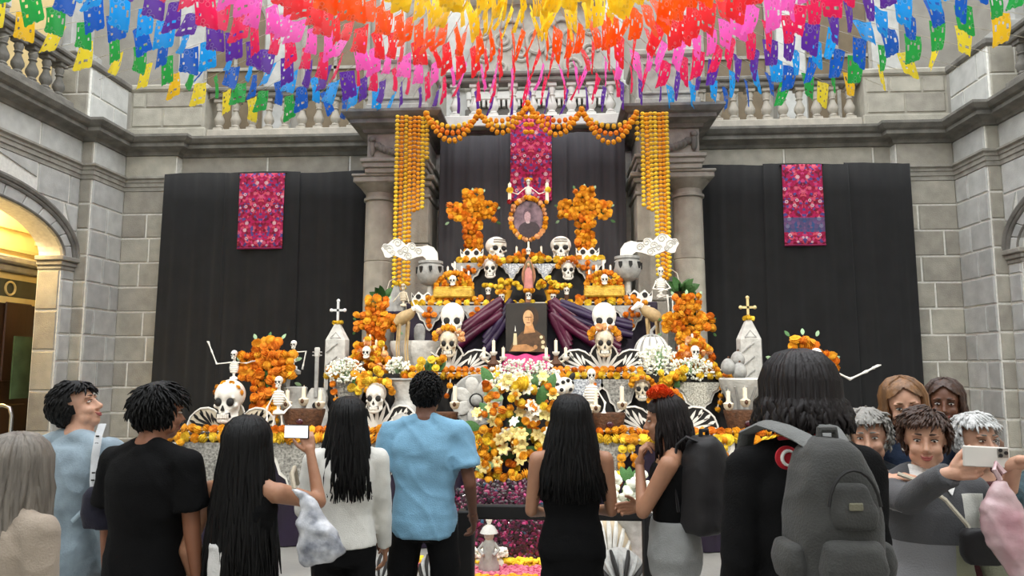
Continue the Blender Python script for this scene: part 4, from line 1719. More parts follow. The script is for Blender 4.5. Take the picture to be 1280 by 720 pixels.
# ---- smoking goblets
def goblet(px, py_rim, Y, z0, label):
    s = mpp(Y)
    t = thing('clay_goblet', label, 'goblet', (XX(px, Y), Y, z0))
    zr = ZZ(py_rim, Y, px) - z0
    R_ = 17 * s
    b0 = zr - 31 * s
    mb = MB()
    mb.lathe([(.8 * R_, 0), (.8 * R_, .02), (.28 * R_, .06), (.24 * R_, b0), (.3 * R_, b0 + .02)], n=18)
    mb.build('stem', M_lgray, t)
    mb = MB()
    mb.lathe([(.3 * R_, b0), (.75 * R_, b0 + .2 * R_), (R_, b0 + .75 * R_), (R_, b0 + 1.1 * R_), (.93 * R_, b0 + 1.5 * R_), (.82 * R_, zr - .06), (.82 * R_, zr - .035), (.92 * R_, zr - .03), (.92 * R_, zr), (.8 * R_, zr), (.7 * R_, zr - .1)], n=26)
    bowl = mb.build('bowl', M_gray, t)
    for k in range(9):
        a = R(-170 + 42 * k + 10)
        mb = MB()
        mb.prism([(-.12 * R_, .22 * R_), (.12 * R_, .22 * R_), (.13 * R_, -.05 * R_), (.0, -.26 * R_), (-.1 * R_, -.05 * R_)], -.02, .015)
        o = link('window_slot', mb.mesh('window_slot', M_dark, False), bowl, (R_ * .97 * math.sin(a), -R_ * .97 * math.cos(a), b0 + 1.15 * R_), (0, 0, a))


goblet(537, 327, 8.55, Z3, 'grey clay goblet with slotted bowl beside the gilt box near the tomb slab')
goblet(786, 321, 8.55, Z3, 'grey clay goblet with slotted bowl beside the seated skeleton')


def smoke(px_base, py_base, sg, Y, label):
    s = mpp(Y)
    t = thing('smoke_cutout', label, 'cut-out', P(px_base, py_base, Y))
    prof = [(-10, 0), (-9, 12), (-4, 19), (4, 22), (12, 20), (18, 20), (22, 25), (28, 25), (31, 22), (36, 27), (42, 31), (49, 29), (54, 24), (60, 24), (63, 18), (60, 13), (58, 7), (53, 6), (46, 9), (38, 6), (31, 3), (25, 4), (17, 7), (10, 8), (6, 5), (5, 0)]
    mb = MB()
    pts = [(sg * x * s, z * s) for x, z in prof]
    mb.prism(pts, -.015, .015)
    mb.build('card', M_board, t, smooth=False)
    mb = MB()
    for x, z, r in ((23, 20, 5), (32, 16, 5), (42, 25, 6), (52, 17, 6), (57, 20, 4), (28, 8, 5), (48, 12, 4), (38, 13, 4), (15, 14, 5)):
        q = []
        for k in range(20):
            a = k * .5
            rr = r * (1 - k / 24)
            q.append((sg * (x + rr * math.cos(a)) * s, -.018, (z + rr * math.sin(a)) * s))
        mb.tube(q, .8 * s, 5)
    stuff(mb.build('smoke_curls', M_lgray, t))


smoke(538, 328, -1, 8.5, 'white curling smoke cut-out over the goblet by the tomb slab')
smoke(785, 323, 1, 8.5, 'white curling smoke cut-out over the goblet by the seated skeleton')


# ---- gilt boxes heaped with flowers, a little skull and candles
def gilt_box(px, Y, z0, label, w_px=49, h_px=13):
    s = mpp(Y)
    t = thing('gilt_offering_box', label, 'box', (XX(px, Y), Y, z0))
    w, h = w_px * s, h_px * s
    mb = MB()
    mb.box((0, 0, h * .45), (w, .26, h * .9), ch=.015)
    mb.box((0, 0, h * .95), (w * .94, .24, h * .2), ch=.02)
    mb.build('box', M_gold, t, smooth=False)
    for i in range(15):
        a = PI * i / 14
        bloom(t, (math.cos(a) * w * .44, -.03, h + math.sin(a) * 19 * s), 4 * s, random.choice(warm))
    for i in range(30):
        a, q = PI * random.random(), random.uniform(.2, .85)
        bloom(t, (math.cos(a) * w * .46 * q, -.05 + .05 * q, h + math.sin(a) * 18 * s * q), 3.6 * s, random.choice((mg_y, mg_o, mg_d)))
    skull(t, 13 * s, (0, -.13, h + 8 * s), teeth=False)
    for x, hh in ((-.36, 22), (-.18, 28), (0, 34), (.18, 28), (.36, 22)):
        candle(t, (x * w, .03, h), hh * s, 1.3 * s)
    return t


gilt_box(567, 8.5, Z3 + .06, 'gilt box heaped with marigolds and five thin candles, beside the goblet by the tomb slab')
gilt_box(756, 8.5, Z3 + .06, 'gilt box heaped with marigolds and five thin candles, beside the goblet by the seated skeleton')
# mound in front of the oval
t = thing('flower_mound', 'low orange flower mound with a tiny skull and candles under the oval portrait', 'flower mound', (XX(661, 9.05), 9.05, Z4))
s = mpp(9.05)
for i in range(24):
    x = random.uniform(-1, 1)
    bloom(t, (x * 26 * s, random.uniform(-.04, .04), (1 - abs(x)) ** .7 * random.uniform(.2, 1) * 15 * s), 3.8 * s, random.choice(warm))
skull(t, 9 * s, (0, -.08, 11 * s), teeth=False)
for x, z, hh in ((0, 14, 10), (-15, 8, 10), (16, 8, 10)):
    candle(t, (x * s, .0, z * s), hh * s, 1.3 * s)

# ---- skull heads with flower brows hung on the tier fronts
for px, py, h_px, Y, mes, me, lab in ((613, 335, 24, Y4 - .1, warm, None, 'skull with orange brow flowers hung below the skull turned to the portrait'),
                                      (710, 337, 24, Y4 - .1, warm, None, 'skull with orange brow flowers hung below the straight-staring skull'),
                                      (802, 485, 27, Y2 - .1, warm, sk_me2, 'bone-coloured hanging skull with orange brow flowers beside the flower-crowned visitor')):
    s = mpp(Y)
    a = P(px, py, Y)
    t = thing('hanging_skull', lab, 'skull', a - Vector((0, 0, h_px * s * .6)))
    skull(t, h_px * s * 1.1, (0, 0, h_px * s * .6), 0, 0, .75, me)
    crown(t, (0, -.05, h_px * s * .75), h_px * s * .5, 4 * s, mes, 7)

# big printed skull cards on the third tier
for px, lab in ((565, 'large flat white skull above the skull bust near the grey mortar'), (756, 'large flat white skull above the skull bust near the pumpkin')):
    Y = Y3 - .16
    s = mpp(Y)
    z_ = ZZ(400, Y, px)
    t = thing('flat_skull', lab, 'skull', (XX(px, Y), Y, z_ - 24 * s))
    skull(t, 44 * s, (0, 0, 24 * s), 0, 0, .35)

# small capped skulls in the niche
for px, py, hat, lab in ((610, 363, mg_y, 'tiny skull with yellow cap by the gilt box nearer the tomb slab'), (709, 363, mg_y, 'tiny skull with yellow cap by the gilt box nearer the seated skeleton'),
                         (627, 371, mg_o, 'tiny skull with orange cap over the maroon satin corner of the lower portrait'), (661, 369, mg_o, 'tiny skull with orange cap at the foot of the shrine figure'),
                         (692, 371, mg_o, 'tiny skull with orange cap over the purple satin corner of the lower portrait')):
    Y = Y3 + .12 if hat is mg_y else Y3 - .02
    s = mpp(Y)
    t = thing('capped_skull', lab, 'skull', (XX(px, Y), Y, Z3 if hat is mg_y else Z3 - .04))
    zb_ = (ZZ(py, Y, px) - t.location.z)
    if hat is mg_y:
        mb = MB()
        mb.lathe([(.05, 0), (.03, .01), (.025, max(.02, zb_ - .05))], n=10)
        mb.build('stand', M_terra, t)
    skull(t, 11 * s, (0, 0, zb_), teeth=False)
    for i in range(7):
        a = 2 * PI * i / 7
        bloom(t, (math.cos(a) * 5 * s, math.sin(a) * 4 * s, zb_ + 6 * s), 3.2 * s, hat)
garland('short yellow garland over the top edge of the lower portrait, near the maroon satin', edge(634, 652, Y3, Z3, -.05, -.01), .036, (mg_y, mg_y))
garland('short yellow garland over the top edge of the lower portrait, near the purple satin', edge(666, 684, Y3, Z3, -.05, -.01), .036, (mg_y, mg_y))

# yellow flower vases in the niche
for px, lab in ((634, 'yellow footed vase of marigolds in the niche, beside the shrine figure and smoky side box'), (687, 'yellow footed vase of marigolds in the niche, beside the shrine figure and seated skeleton side')):
    Y = Y3 + .3
    s = mpp(Y)
    t = thing('flower_vase', lab, 'vase', (XX(px, Y), Y, Z3))
    mb = MB()
    mb.lathe([(6 * s, 0), (6 * s, .015), (3 * s, .03), (3.4 * s, 9 * s), (6 * s, 16 * s), (6.4 * s, 18 * s)], n=16)
    mb.build('vase', mat('ochre_glaze', '#d9a02c', .35, .2, 10, coat=.3), t)
    for i in range(20):
        x = random.uniform(-1, 1)
        bloom(t, (x * 16 * s, random.uniform(-.08, .04), (21 + (1 - x * x) * random.uniform(0, 12)) * s), 3.8 * s, random.choice((mg_y, mg_y, mg_o)))
# shrine figure in its pointed halo
Y = Y3 + .45
s = mpp(Y)
t = thing('shrine_figure', 'rose-robed figure in a pointed golden halo under the top tier', 'statue', (XX(661, Y), Y, Z3))
z0 = ZZ(366, Y) - Z3
mb = MB()
hp = [(math.sin(PI * k / 12) * 10 * s * (1 - .25 * k / 12), z0 + (46 * s) * k / 12) for k in range(13)]
mb.prism(hp + [(-x, z) for x, z in hp[-2:0:-1]], 0, .03)
mb.box((0, .015, z0 / 2), (.08, .03, z0 + .05))
mb.build('halo', mat('rose_gold_halo', '#a5714e', .5, .3, 16, .3, 40), t, smooth=False)
mb = MB()
mb.lathe([(6.5 * s, 0), (6 * s, 6 * s), (5 * s, 20 * s), (4.6 * s, 26 * s), (2.5 * s, 31 * s), (2 * s, 32 * s)], (0, -.03, z0), 16, None, 1, .6)
mb.build('robe', mat('rose_robe', '#c07f78', .6, .25, 14), t)
mb = MB()
mb.lathe([(5 * s, 18 * s), (5.4 * s, 24 * s), (3.6 * s, 33 * s), (2.9 * s, 38 * s), (.5 * s, 40 * s)], (0, -.015, z0), 16, None, 1, .6)
mb.build('veil', mat('olive_veil', '#6a6a48', .6, .25, 14), t)
mb = MB()
mb.ell((0, -.06, z0 + 34 * s), (2 * s, 2 * s, 2.7 * s), 10, 8)
mb.build('head', mat('painted_face', '#c99a72', .6), t)

# ---- lower portrait: a figure with a candle, painted on a dark panel
Y = Y3 - .2
a, b = P(632, 379, Y), P(684, 440, Y)
t = thing('painted_portrait', 'painted portrait of a person with a candle on a dark ground, between satin swags', 'portrait', ((a.x + b.x) / 2, Y, b.z))
w, h = b.x - a.x, a.z - b.z
mb = MB()
mb.box((0, 0, h / 2), (w, .03, h), ch=.006)
pn = mb.build('panel', mat('dark_canvas', '#2b2622', .6, .25, 5), t, smooth=False)
mb = MB()
mb.box((0, .06, -(b.z - Z2) / 2), (.05, .03, b.z - Z2))
mb.build('prop', M_dark, t, smooth=False)


def paint(nm, pts, m, d):
    mb = MB()
    mb.prism([((x - .5) * w, (1 - y) * h) for x, y in pts], -.0165 - d, -.014)
    mb.build(nm, m, pn, smooth=False)


def ov(cx, cy, rx, ry, n=20):
    return [(cx + rx * math.cos(2 * PI * k / n), cy - ry * math.sin(2 * PI * k / n)) for k in range(n)]


M_sk1, M_sk2 = mat('painted_flesh', '#c08a58', .6, .25, 20), mat('painted_robe', '#5a3f28', .6, .4, 18)
paint('painted_hair', ov(.6, .29, .2, .23), mat('painted_hair', '#3a2818', .6, .4, 14), .001)
paint('painted_robe', [(.08, 1), (.16, .82), (.38, .60), (.46, .56), (.72, .55), (.94, .68), (1, 1)], M_sk2, .001)
paint('painted_arm', [(.12, .98), (.2, .86), (.5, .84), (.72, .95), (.6, .99)], M_sk1, .003)
paint('painted_neck', [(.48, .40), (.64, .40), (.72, .60), (.44, .63)], M_sk1, .002)
paint('painted_face', ov(.55, .31, .125, .165), mat('painted_flesh_light', '#d7a878', .6, .15, 20), .004)
paint('painted_shade', [(.6, .2), (.66, .26), (.675, .36), (.62, .45), (.6, .36)], M_sk1, .0045)
paint('painted_eyes', [(.47, .285), (.63, .285), (.63, .3), (.47, .3)], mat('painted_shadow', '#5b3c26', .6), .0048)
paint('painted_nose', [(.545, .3), (.56, .3), (.565, .36), (.54, .36)], MATS['painted_flesh'], .0048)
paint('painted_mouth', [(.5, .4), (.6, .4), (.58, .415), (.52, .415)], mat('painted_mouth', '#8a4a38', .6), .0048)
paint('painted_candle', [(.2, .62), (.27, .62), (.28, .86), (.18, .86)], mat('painted_wax', '#d9c9a0', .6), .004)
paint('painted_flame', [(.22, .58), (.235, .46), (.255, .58)], M_board, .004)
for k, (cx_, cy_, r_) in enumerate(((.62, .93, .05), (.72, .9, .05), (.55, .9, .045), (.9, .8, .045), (.86, .7, .04), (.9, .9, .045))):
    paint('painted_bead', ov(cx_, cy_, r_, r_ * .85), MATS['painted_wax'] if k > 2 else M_sk1, .004)
# magenta cloth below it
mb = MB()
c0 = P(658, 450, Y2 + .25)
mb.grid(lambda u, v: (c0.x + (u - .5) * 58 * mpp(Y2 + .25), Y2 + .22 - .1 * v + .02 * math.sin(11 * u), Z2 + .2 - .19 * v ** 1.5 + .012 * math.sin(16 * u)), 24, 8)
o = tag(mb.build('satin_cloth', M_mag, smooth='all'), 'crumpled magenta satin cloth below the painted portrait', 'cloth')
o.modifiers.new('thick', 'SOLIDIFY').thickness = .006
# ---- skull busts on cut-out wings
def leafshape(mb, x0, z0, ang, ln, wd, y, th):
    """filled cut-card feather"""
    pts = []
    ca, sa = math.cos(ang), math.sin(ang)
    for sg in (1, -1):
        for k in (range(0, 6) if sg > 0 else range(6, 1, -1)):
            u = k / 6
            o = sg * wd * math.sin(PI * u) ** .8
            pts.append((x0 + ca * ln * u - sa * o, z0 + sa * ln * u + ca * o))
    mb.prism(pts, y, y + .006)


def bust(label, px, Y, z0, w_px, h_px, sk_px, sk_top, mes, me=None, solid=False, crown_n=9, crown_w=.5, sh=1.0):
    s = mpp(Y)
    w, h = w_px * s, h_px * s
    t = thing('skull_bust', label, 'skull bust', (XX(px, Y), Y, z0))
    prof = [(0, 0), (.5, 0), (.5, .28), (.47, .55), (.42, .72), (.36, .85), (.27, .88), (.2, .8), (.15, .66), (.12, .9), (.07, 1.1), (0, 1.1)]
    out = [(x * w, z * h) for x, z in prof] + [(-x * w, z * h) for x, z in prof[-2:0:-1]]
    mb = MB()
    mb.prism(out, -.01, .02)
    bd = mb.build('wing_board', M_bone2 if solid else M_dark, t, smooth=False)
    mb = MB()
    mb.tube([(x, -.012, z) for x, z in out] + [(out[0][0], -.012, out[0][1])], 1.3 * s, 5)
    mb.build('cut_edge', M_board, t)
    mb = MB()
    for sg in (-1, 1):
        for ex, ez, bx, bz in ((.465, .16, .16, .06), (.46, .34, .18, .12), (.43, .54, .20, .18), (.375, .72, .22, .24), (.30, .78, .22, .30), (.235, .70, .20, .32), (.485, .44, .40, .30), (.44, .66, .37, .44), (.36, .82, .32, .52), (.49, .22, .42, .14)):
            dx, dz = (ex - bx) * w, (ez - bz) * h
            a = math.atan2(dz, dx)
            leafshape(mb, sg * bx * w, bz * h, a if sg > 0 else PI - a, math.hypot(dx, dz), .048 * h, -.016, 0)
        q = [(sg * (.17 + .3 * k / 8) * w, -.014, (.1 + .06 * math.sin(k * 1.2)) * h) for k in range(9)]
        mb.tube(q, .9 * s, 5)
    for k in range(7):
        a = R(36 + 18 * k)
        leafshape(mb, 0, .02 * h, a, .95 * h, .06 * h, -.02, 0)
    stuff(mb.build('cut_card_feathers', M_board if not solid else M_dark, t))
    hs = sk_px * s
    zt = ZZ(sk_top, Y, px) - z0
    skull(t, hs, (0, -.07, zt - hs * .5), 0, 0, .85, me)
    if mes:
        crown(t, (0, -.08, zt - hs * .32), hs * crown_w, 4.6 * s, mes, crown_n)
    return t


bust('skull bust with marigold crown on black cut-out wings, beside the grey mortar', 562, 7.95, Z2, 116, 33, 34, 412, (mg_o, mg_pale), me=sk_me2)
bust('skull bust with marigold crown on black cut-out wings, beside the white pumpkin', 755, 7.95, Z2, 116, 33, 34, 411, (mg_o, mg_pale), me=sk_me2)
b3 = bust('skull bust with tall yellow flower crown on the lowest tier, between cardigan and blue shirt', 473, 7.3, Z1, 104, 38, 36, 478, (mg_y, mg_o), crown_n=11, crown_w=.58)
s = mpp(7.3)
for i in range(26):
    x = random.uniform(-1, 1)
    bloom(b3, (x * 20 * s - 6 * s, -.03 + random.uniform(-.03, .06), ZZ(478, 7.3) - Z1 + (1 - abs(x)) * random.uniform(-2, 22) * s), 4.6 * s, random.choice((mg_y, mg_y, mg_o)))
bust('carved skull bust with orange cap under the raised-arm skeleton', 293, 7.3, Z1, 112, 34, 52, 474, (mg_o,), solid=True, crown_n=6, crown_w=.3)
bust('cut-out winged bust half hidden behind the flower-crowned visitor', 828, 7.25, Z1, 128, 38, 36, 488, warm, me=sk_me2)

# ---- mortar, pumpkin, jug, guitar, bowls
def at(px, Y, z):
    return (XX(px, Y), Y, z)


Y = 8.1
s = mpp(Y)
t = thing('stone_mortar', 'wide grey mortar with a pestle standing in it', 'mortar', at(522, Y, Z2))
mb = MB()
mb.lathe([(20 * s, 0), (24 * s, .04), (33 * s, 24 * s), (35 * s, 36 * s), (34 * s, 40 * s), (30 * s, 40 * s), (28 * s, 34 * s), (14 * s, 24 * s), (1 * s, 22 * s)], n=28, sx=1, sy=.7)
mb.build('bowl', M_lgray, t)
mb = MB()
mb.lathe([(3 * s, 0), (5 * s, 8 * s), (7 * s, 20 * s), (7 * s, 30 * s), (4 * s, 35 * s), (1 * s, 36 * s)], (2 * s, 0, 26 * s), 14)
mb.build('pestle', M_gray, t)

t = thing('white_pumpkin', 'white ribbed pumpkin with dark creases and curled stem', 'pumpkin', at(815, 8.05, Z2))
s = mpp(8.05)
mb = MB()


def pump(p, d):
    a = math.atan2(d[1], d[0])
    k = 1 - .13 * abs(math.sin(a * 6)) ** .0 * (abs(math.cos(a * 6)) < .35)
    return Vector((p.x * k, p.y * k, p.z * (1 - .12 * (abs(d[2]) > .9))))


mb.ell((0, 0, 24 * s), (22 * s, 20 * s, 24 * s), 48, 16, None, pump)
mb.build('body', M_bone, t)
mb = MB()
for k in range(12):
    a = R(15 + 30 * k)
    mb.tube([(21.6 * s * math.cos(a) * math.cos(b_), 19.6 * s * math.sin(a) * math.cos(b_), 24 * s + 23.6 * s * math.sin(b_)) for b_ in [R(-70 + 15 * i) for i in range(11)]], .9 * s, 5)
stuff(mb.build('crease', M_gray, t))
mb = MB()
mb.tube([(0, 0, 45 * s), (0, 0, 52 * s), (5 * s, 0, 58 * s)], [3 * s, 2 * s, 1.4 * s], 8)
mb.build('stem', M_gray, t)

t = thing('grey_jug', 'tall grey waisted jug behind the blue shirted visitor', 'jug', at(507, 7.45, Z1))
s = mpp(7.45)
mb = MB()
mb.lathe([(18 * s, 0), (22 * s, 8 * s), (23 * s, 18 * s), (13 * s, 36 * s), (12 * s, 40 * s), (17 * s, 58 * s), (19 * s, 64 * s), (17 * s, 64 * s), (11 * s, 46 * s)], n=24)
mb.build('body', M_lgray, t)
mb = MB()
mb.tube([(17 * s, 0, 58 * s), (26 * s, 0, 54 * s), (25 * s, 0, 34 * s), (18 * s, 0, 26 * s)], 2 * s, 8)
mb.build('handle', M_lgray, t)
mb = MB()
mb.tube([(19 * s * math.cos(2 * PI * k / 24), 19 * s * math.sin(2 * PI * k / 24), 64 * s) for k in range(25)], 1.4 * s, 6)
mb.build('rim', M_gray, t)

# guitar
t = thing('grey_guitar', 'pale grey guitar standing upright behind the candle basket', 'guitar', at(398, 7.6, Z1))
s = mpp(7.6)
zt = ZZ(436, 7.6) - Z1
body = []
for k in range(33):
    a = 2 * PI * k / 32
    u = (1 - math.cos(a)) / 2
    wd = 18 * (1 - .28 * math.exp(-((u - .58) / .13) ** 2)) * math.sin(PI * min(1, max(0, .06 + .9 * u))) ** .42 * (1 - .22 * u)
    body.append((math.copysign(wd, math.sin(a)) * s if 0 < k < 32 and k != 16 else 0, u * 52 * s))
mb = MB()
mb.prism(body[:-1], -.04, .04)
g = mb.build('body', M_lgray, t, smooth=False)
mb = MB()
mb.box((0, -.045, (zt + 44 * s) / 2 - 4 * s), (4.5 * s, .025, zt - 44 * s), ch=.004)
mb.build('neck', M_gray, t)
mb = MB()
mb.box((0, -.045, zt - 4 * s), (6.5 * s, .03, 12 * s), ch=.008)
hd = mb.build('headstock', M_lgray, t)
for k in range(4):
    mb = MB()
    mb.tube([(((-1) ** k) * 3 * s, -.045, zt - (8 - 4 * (k // 2)) * s), (((-1) ** k) * 6 * s, -.045, zt - (8 - 4 * (k // 2)) * s)], .9 * s, 6)
    mb.build('tuning_peg', M_gray, hd)
mb = MB()
mb.lathe([(4.5 * s, 0), (4.5 * s, .004)], (0, -.041, 30 * s), 16, Matrix.Rotation(R(90), 3, 'X'))
mb.build('sound_hole', M_dark, t)
mb = MB()
mb.box((0, -.045, 14 * s), (12 * s, .02, 3 * s), ch=.004)
mb.build('bridge', M_gray, t)

t = thing('crescent_bowl', 'crescent shaped grey melon slice leaning beside the guitar', 'fruit slice', at(366, 7.6, Z1))
s = mpp(7.6)
mb = MB()
zc_ = ZZ(475, 7.6) - Z1
mb.prism([(18 * s * math.cos(a), zc_ + 24 * s * math.sin(a) - 10 * s) for a in [R(60 + 12 * k) for k in range(16)]] + [(9 * s * math.cos(a) + 4 * s, zc_ + 17 * s * math.sin(a) - 8 * s) for a in [R(240 - 12 * k) for k in range(16)]], -.05, .05)
mb.build('slice', M_gray, t, smooth=False)
mb = MB()
mb.lathe([(14 * s, 0), (18 * s, 10 * s), (19 * s, zc_ - 10 * s), (17 * s, zc_ - 9 * s)], (-4 * s, .1, 0), 18)
mb.build('dish', M_lgray, t)


# ---- tombs with crosses
def tomb(px, Y, z0, py_top, py_sh, py_cross, label, mc, w_px=30, hands=False):
    s = mpp(Y)
    t = thing('cross_topped_tomb', label, 'tomb', at(px, Y, z0))
    zt, zs, zx = ZZ(py_top, Y, px) - z0, ZZ(py_sh, Y, px) - z0, ZZ(py_cross, Y, px) - z0
    w = w_px * s
    mb = MB()
    mb.rings([(0, 0, 0, w * .55, w * .4), (0, 0, .03, w * .55, w * .4), (0, 0, .05, w * .48, w * .34), (0, 0, zs, w * .46, w * .3), (0, 0, zt, w * .12, w * .1)], 8, 3)
    mb.build('stone', M_lgray, t, smooth=False)
    mb = MB()
    for k in range(5):
        zz_ = zs * (.25 + .15 * k)
        mb.tube([(-w * .34, -w * .31, zz_), (w * .1, -w * .33, zz_ + w * .35)], .9 * s, 5)
    mb.tube([(-w * .2, -w * .26, zs + .02), (0, -w * .2, zs + (zt - zs) * .45), (w * .2, -w * .26, zs + .02), (-w * .2, -w * .26, zs + .02)], .9 * s, 5)
    stuff(mb.build('carved_line', M_gray, t))
    bloom(t, (0, -.01, zt + 2 * s), 4.2 * s, mg_y)
    bloom(t, (4 * s, -.01, zt + 2 * s), 3.4 * s, mg_y)
    bloom(t, (-4 * s, -.01, zt + 2 * s), 3.4 * s, mg_y)
    mb = MB()
    za = zx - 12 * s
    mb.box((0, 0, (zt + zx) / 2), (2.8 * s, .02, zx - zt))
    mb.box((0, 0, za), (17 * s, .02, 2.8 * s))
    for p in ((0, zx), (-8.5 * s, za), (8.5 * s, za)):
        mb.ell((p[0], 0, p[1]), (2.4 * s, .014, 2.4 * s), 8, 6)
    mb.build('cross', mc, t)
    return t


tomb(421, 8.0, Z1, 405, 425, 376, 'pale grey tomb topped by a silver cross, against the black drape', M_silver, 33)
tomb(937, 8.0, Z1, 400, 424, 372, 'pale grey tomb topped by a gilded cross, next to the bowl of eggs', M_brass, 33)
# grey slab on the third tier
Y = 8.5
s = mpp(Y)
t = thing('tomb_slab', 'small grey peaked tomb slab with a yellow flower, below the smoke cut-out', 'tomb', at(494, Y, Z3 - .1))
mb = MB()
mb.rings([(0, 0, 0, 13 * s, 10 * s), (0, 0, 12 * s, 11 * s, 8 * s), (0, 0, 34 * s, 3 * s, 3 * s)], 8, 3)
mb.build('stone', M_gray, t, smooth=False)
bloom(t, (0, -.01, 36 * s), 4.6 * s, mg_y)
mb = MB()
mb.box((0, .0, -.02), (28 * s, .2, .05), ch=.01)
mb.box((0, .05, -.42), (.05, .05, .8))
mb.build('shelf', M_purple, t, smooth=False)

# bowl of eggs / calabashes
t = thing('grey_bowl', 'grey ridged bowl holding egg-shaped gourds in front of the gilt-crossed tomb', 'bowl', at(925, 7.5, Z1))
s = mpp(7.5)
zb = ZZ(474, 7.5) - Z1
mb = MB()
mb.lathe([(15 * s, 0), (16 * s, .03), (11 * s, 10 * s), (14 * s, zb * .6), (24 * s, zb - 8 * s), (26 * s, zb), (24 * s, zb + 2 * s), (20 * s, zb - 3 * s), (8 * s, zb - 8 * s)], n=26)
mb.build('bowl', M_lgray, t)
mb = MB()
for k in range(12):
    a = R(30 * k)
    mb.tube([(12.5 * s * math.cos(a), 12.5 * s * math.sin(a), 10 * s), (15.5 * s * math.cos(a), 15.5 * s * math.sin(a), zb * .6), (24 * s * math.cos(a), 24 * s * math.sin(a), zb - 8 * s)], 1.5 * s, 6)
stuff(mb.build('ridge', M_gray, t))
for k, (px, py, r) in enumerate(((910, 458, 8.5), (922, 449, 8.5), (924, 464, 9))):
    e = thing('grey_gourd', ('light grey gourd resting on the bowl rim nearest the hanging bead strand', 'light grey gourd lying behind the two others in the ridged bowl', 'light grey gourd in the middle of the ridged bowl')[k], 'gourd', P(px, py, 7.4 + .1 * (k == 1)))
    mb = MB()
    mb.ell((0, 0, 0), (r * s, r * s, r * 1.15 * s), 16, 12, None, lambda p, d: Vector((p.x * (1 - .15 * d[2]), p.y * (1 - .15 * d[2]), p.z)))
    mb.build('shell', M_gray, e)
    mb = MB()
    mb.tube([(0, 0, r * s), (.01, 0, r * 1.4 * s)], 1.2 * s, 6)
    mb.build('stalk', M_terra, e)


# ---- candle baskets and candelabra
def candle_basket(px, Y, z0, label, w_px, h_px, n, c_px, m=None):
    s = mpp(Y)
    t = thing('candle_basket', label, 'candle holder', at(px, Y, z0))
    w, h = w_px * s, h_px * s
    mb = MB()
    mb.rings([(0, 0, 0, w * .36, .09), (0, 0, h * .5, w * .44, .11), (0, 0, h * .9, w * .5, .12), (0, 0, h, w * .5, .12), (0, 0, h, w * .44, .1)], 20, 3)
    mb.build('basket', m or M_terra, t)
    for k in range(n):
        x = (k - (n - 1) / 2) * w * .8 / max(1, n - 1)
        up = h + (4 * s if k == n // 2 else 0)
        mb = MB()
        mb.lathe([(3 * s, 0), (5.5 * s, 3 * s), (6.5 * s, 8 * s), (3 * s, 10 * s), (3 * s, 11 * s)], (x, -.02, up), 12)
        cup = mb.build('petal_cup', M_bone2, t)
        mb = MB()
        mb.ell((x, -.02 - 5.5 * s, up + 6 * s), (2.4 * s, 1.5 * s, 3 * s), 8, 6)
        mb.build('cup_opening', M_terra, cup)
        candle(t, (x, -.02, up + 10 * s), c_px * s, 2.6 * s)
    mb = MB()
    mb.ell((0, -.12, h * .5), (4.5 * s, .012, 4 * s), 10, 6)
    mb.build('jewel', mat('dark_red_glass', '#3d1620', .2, .3, 12, coat=.4), t)
    return t


candle_basket(382, 7.2, Z1, 'brown candle basket with three flower cups beside the guitar', 52, 30, 3, 13)
candle_basket(929, 7.2, Z1, 'brown candle basket with three flower cups below the bowl of gourds', 50, 30, 3, 13)
candle_basket(555, 7.15, Z1, 'brown candle holder with two cups beside the sculpted flower panel', 36, 27, 2, 18)
candle_basket(760, 7.15, Z1, 'brown candle holder with two cups beside the little standing skeleton', 40, 27, 2, 18)


def candelabra(px, Y, z0, label):
    s = mpp(Y)
    t = thing('candelabra', label, 'candelabra', at(px, Y, z0))
    mb = MB()
    mb.lathe([(13 * s, 0), (13 * s, 3 * s), (6 * s, 6 * s), (8 * s, 12 * s), (3 * s, 18 * s), (3 * s, 22 * s)], n=16)
    mb.build('base', M_terra, t)
    for x, zc2, hh in ((-12, 20, 12), (0, 26, 15), (12, 20, 12)):
        if x:
            mb = MB()
            mb.tube([(0, 0, 16 * s), (x * .6 * s, 0, 14 * s), (x * s, 0, 18 * s)], 1.8 * s, 6)
            mb.build('branch', M_bone2, t)
        mb = MB()
        mb.lathe([(2 * s, -4 * s), (4.5 * s, -1 * s), (4.5 * s, 1 * s)], (x * s, 0, zc2 * s), 10)
        mb.build('cup', M_bone, t)
        candle(t, (x * s, 0, zc2 * s), hh * s, 2 * s)
    return t


candelabra(617, 7.85, Z2, 'three-armed candelabra between the painted portrait and the bust near the mortar')
candelabra(695, 7.85, Z2, 'three-armed candelabra between the painted portrait and the bust near the pumpkin')

# ---- sculpted flower panel under the second tier
Y = Y2 - .14
s = mpp(Y)
c0 = P(596, 500, Y)
t = thing('flower_relief_panel', 'grey sculpted panel of one large flower with seven petals beside the bouquet', 'relief', (c0.x, Y, c0.z - 32 * s))
mb = MB()
mb.lathe([(32 * s, 0), (32 * s, .03), (30 * s, .04)], (0, .03, 32 * s), 28, Matrix.Rotation(R(90), 3, 'X'))
mb.build('disc', M_gray, t, smooth=False)
for k in range(7):
    a = 2 * PI * k / 7 + .3
    mb = MB()
    rot = Matrix.Rotation(-a, 3, 'Y')
    mb.ell(Vector((0, -.02, 32 * s)) + rot @ Vector((0, 0, 18 * s)), (8.5 * s, .025, 13 * s), 14, 8, rot, lambda p, d: Vector((p.x, p.y + .02 * (1 - abs(d[0])) * (d[1] < 0), p.z)))
    mb.build('petal', M_lgray, t)
mb = MB()
mb.ell((0, -.04, 32 * s), (7.5 * s, .04, 7.5 * s), 16, 10)
mb.build('flower_centre', M_gray, t)
mb = MB()
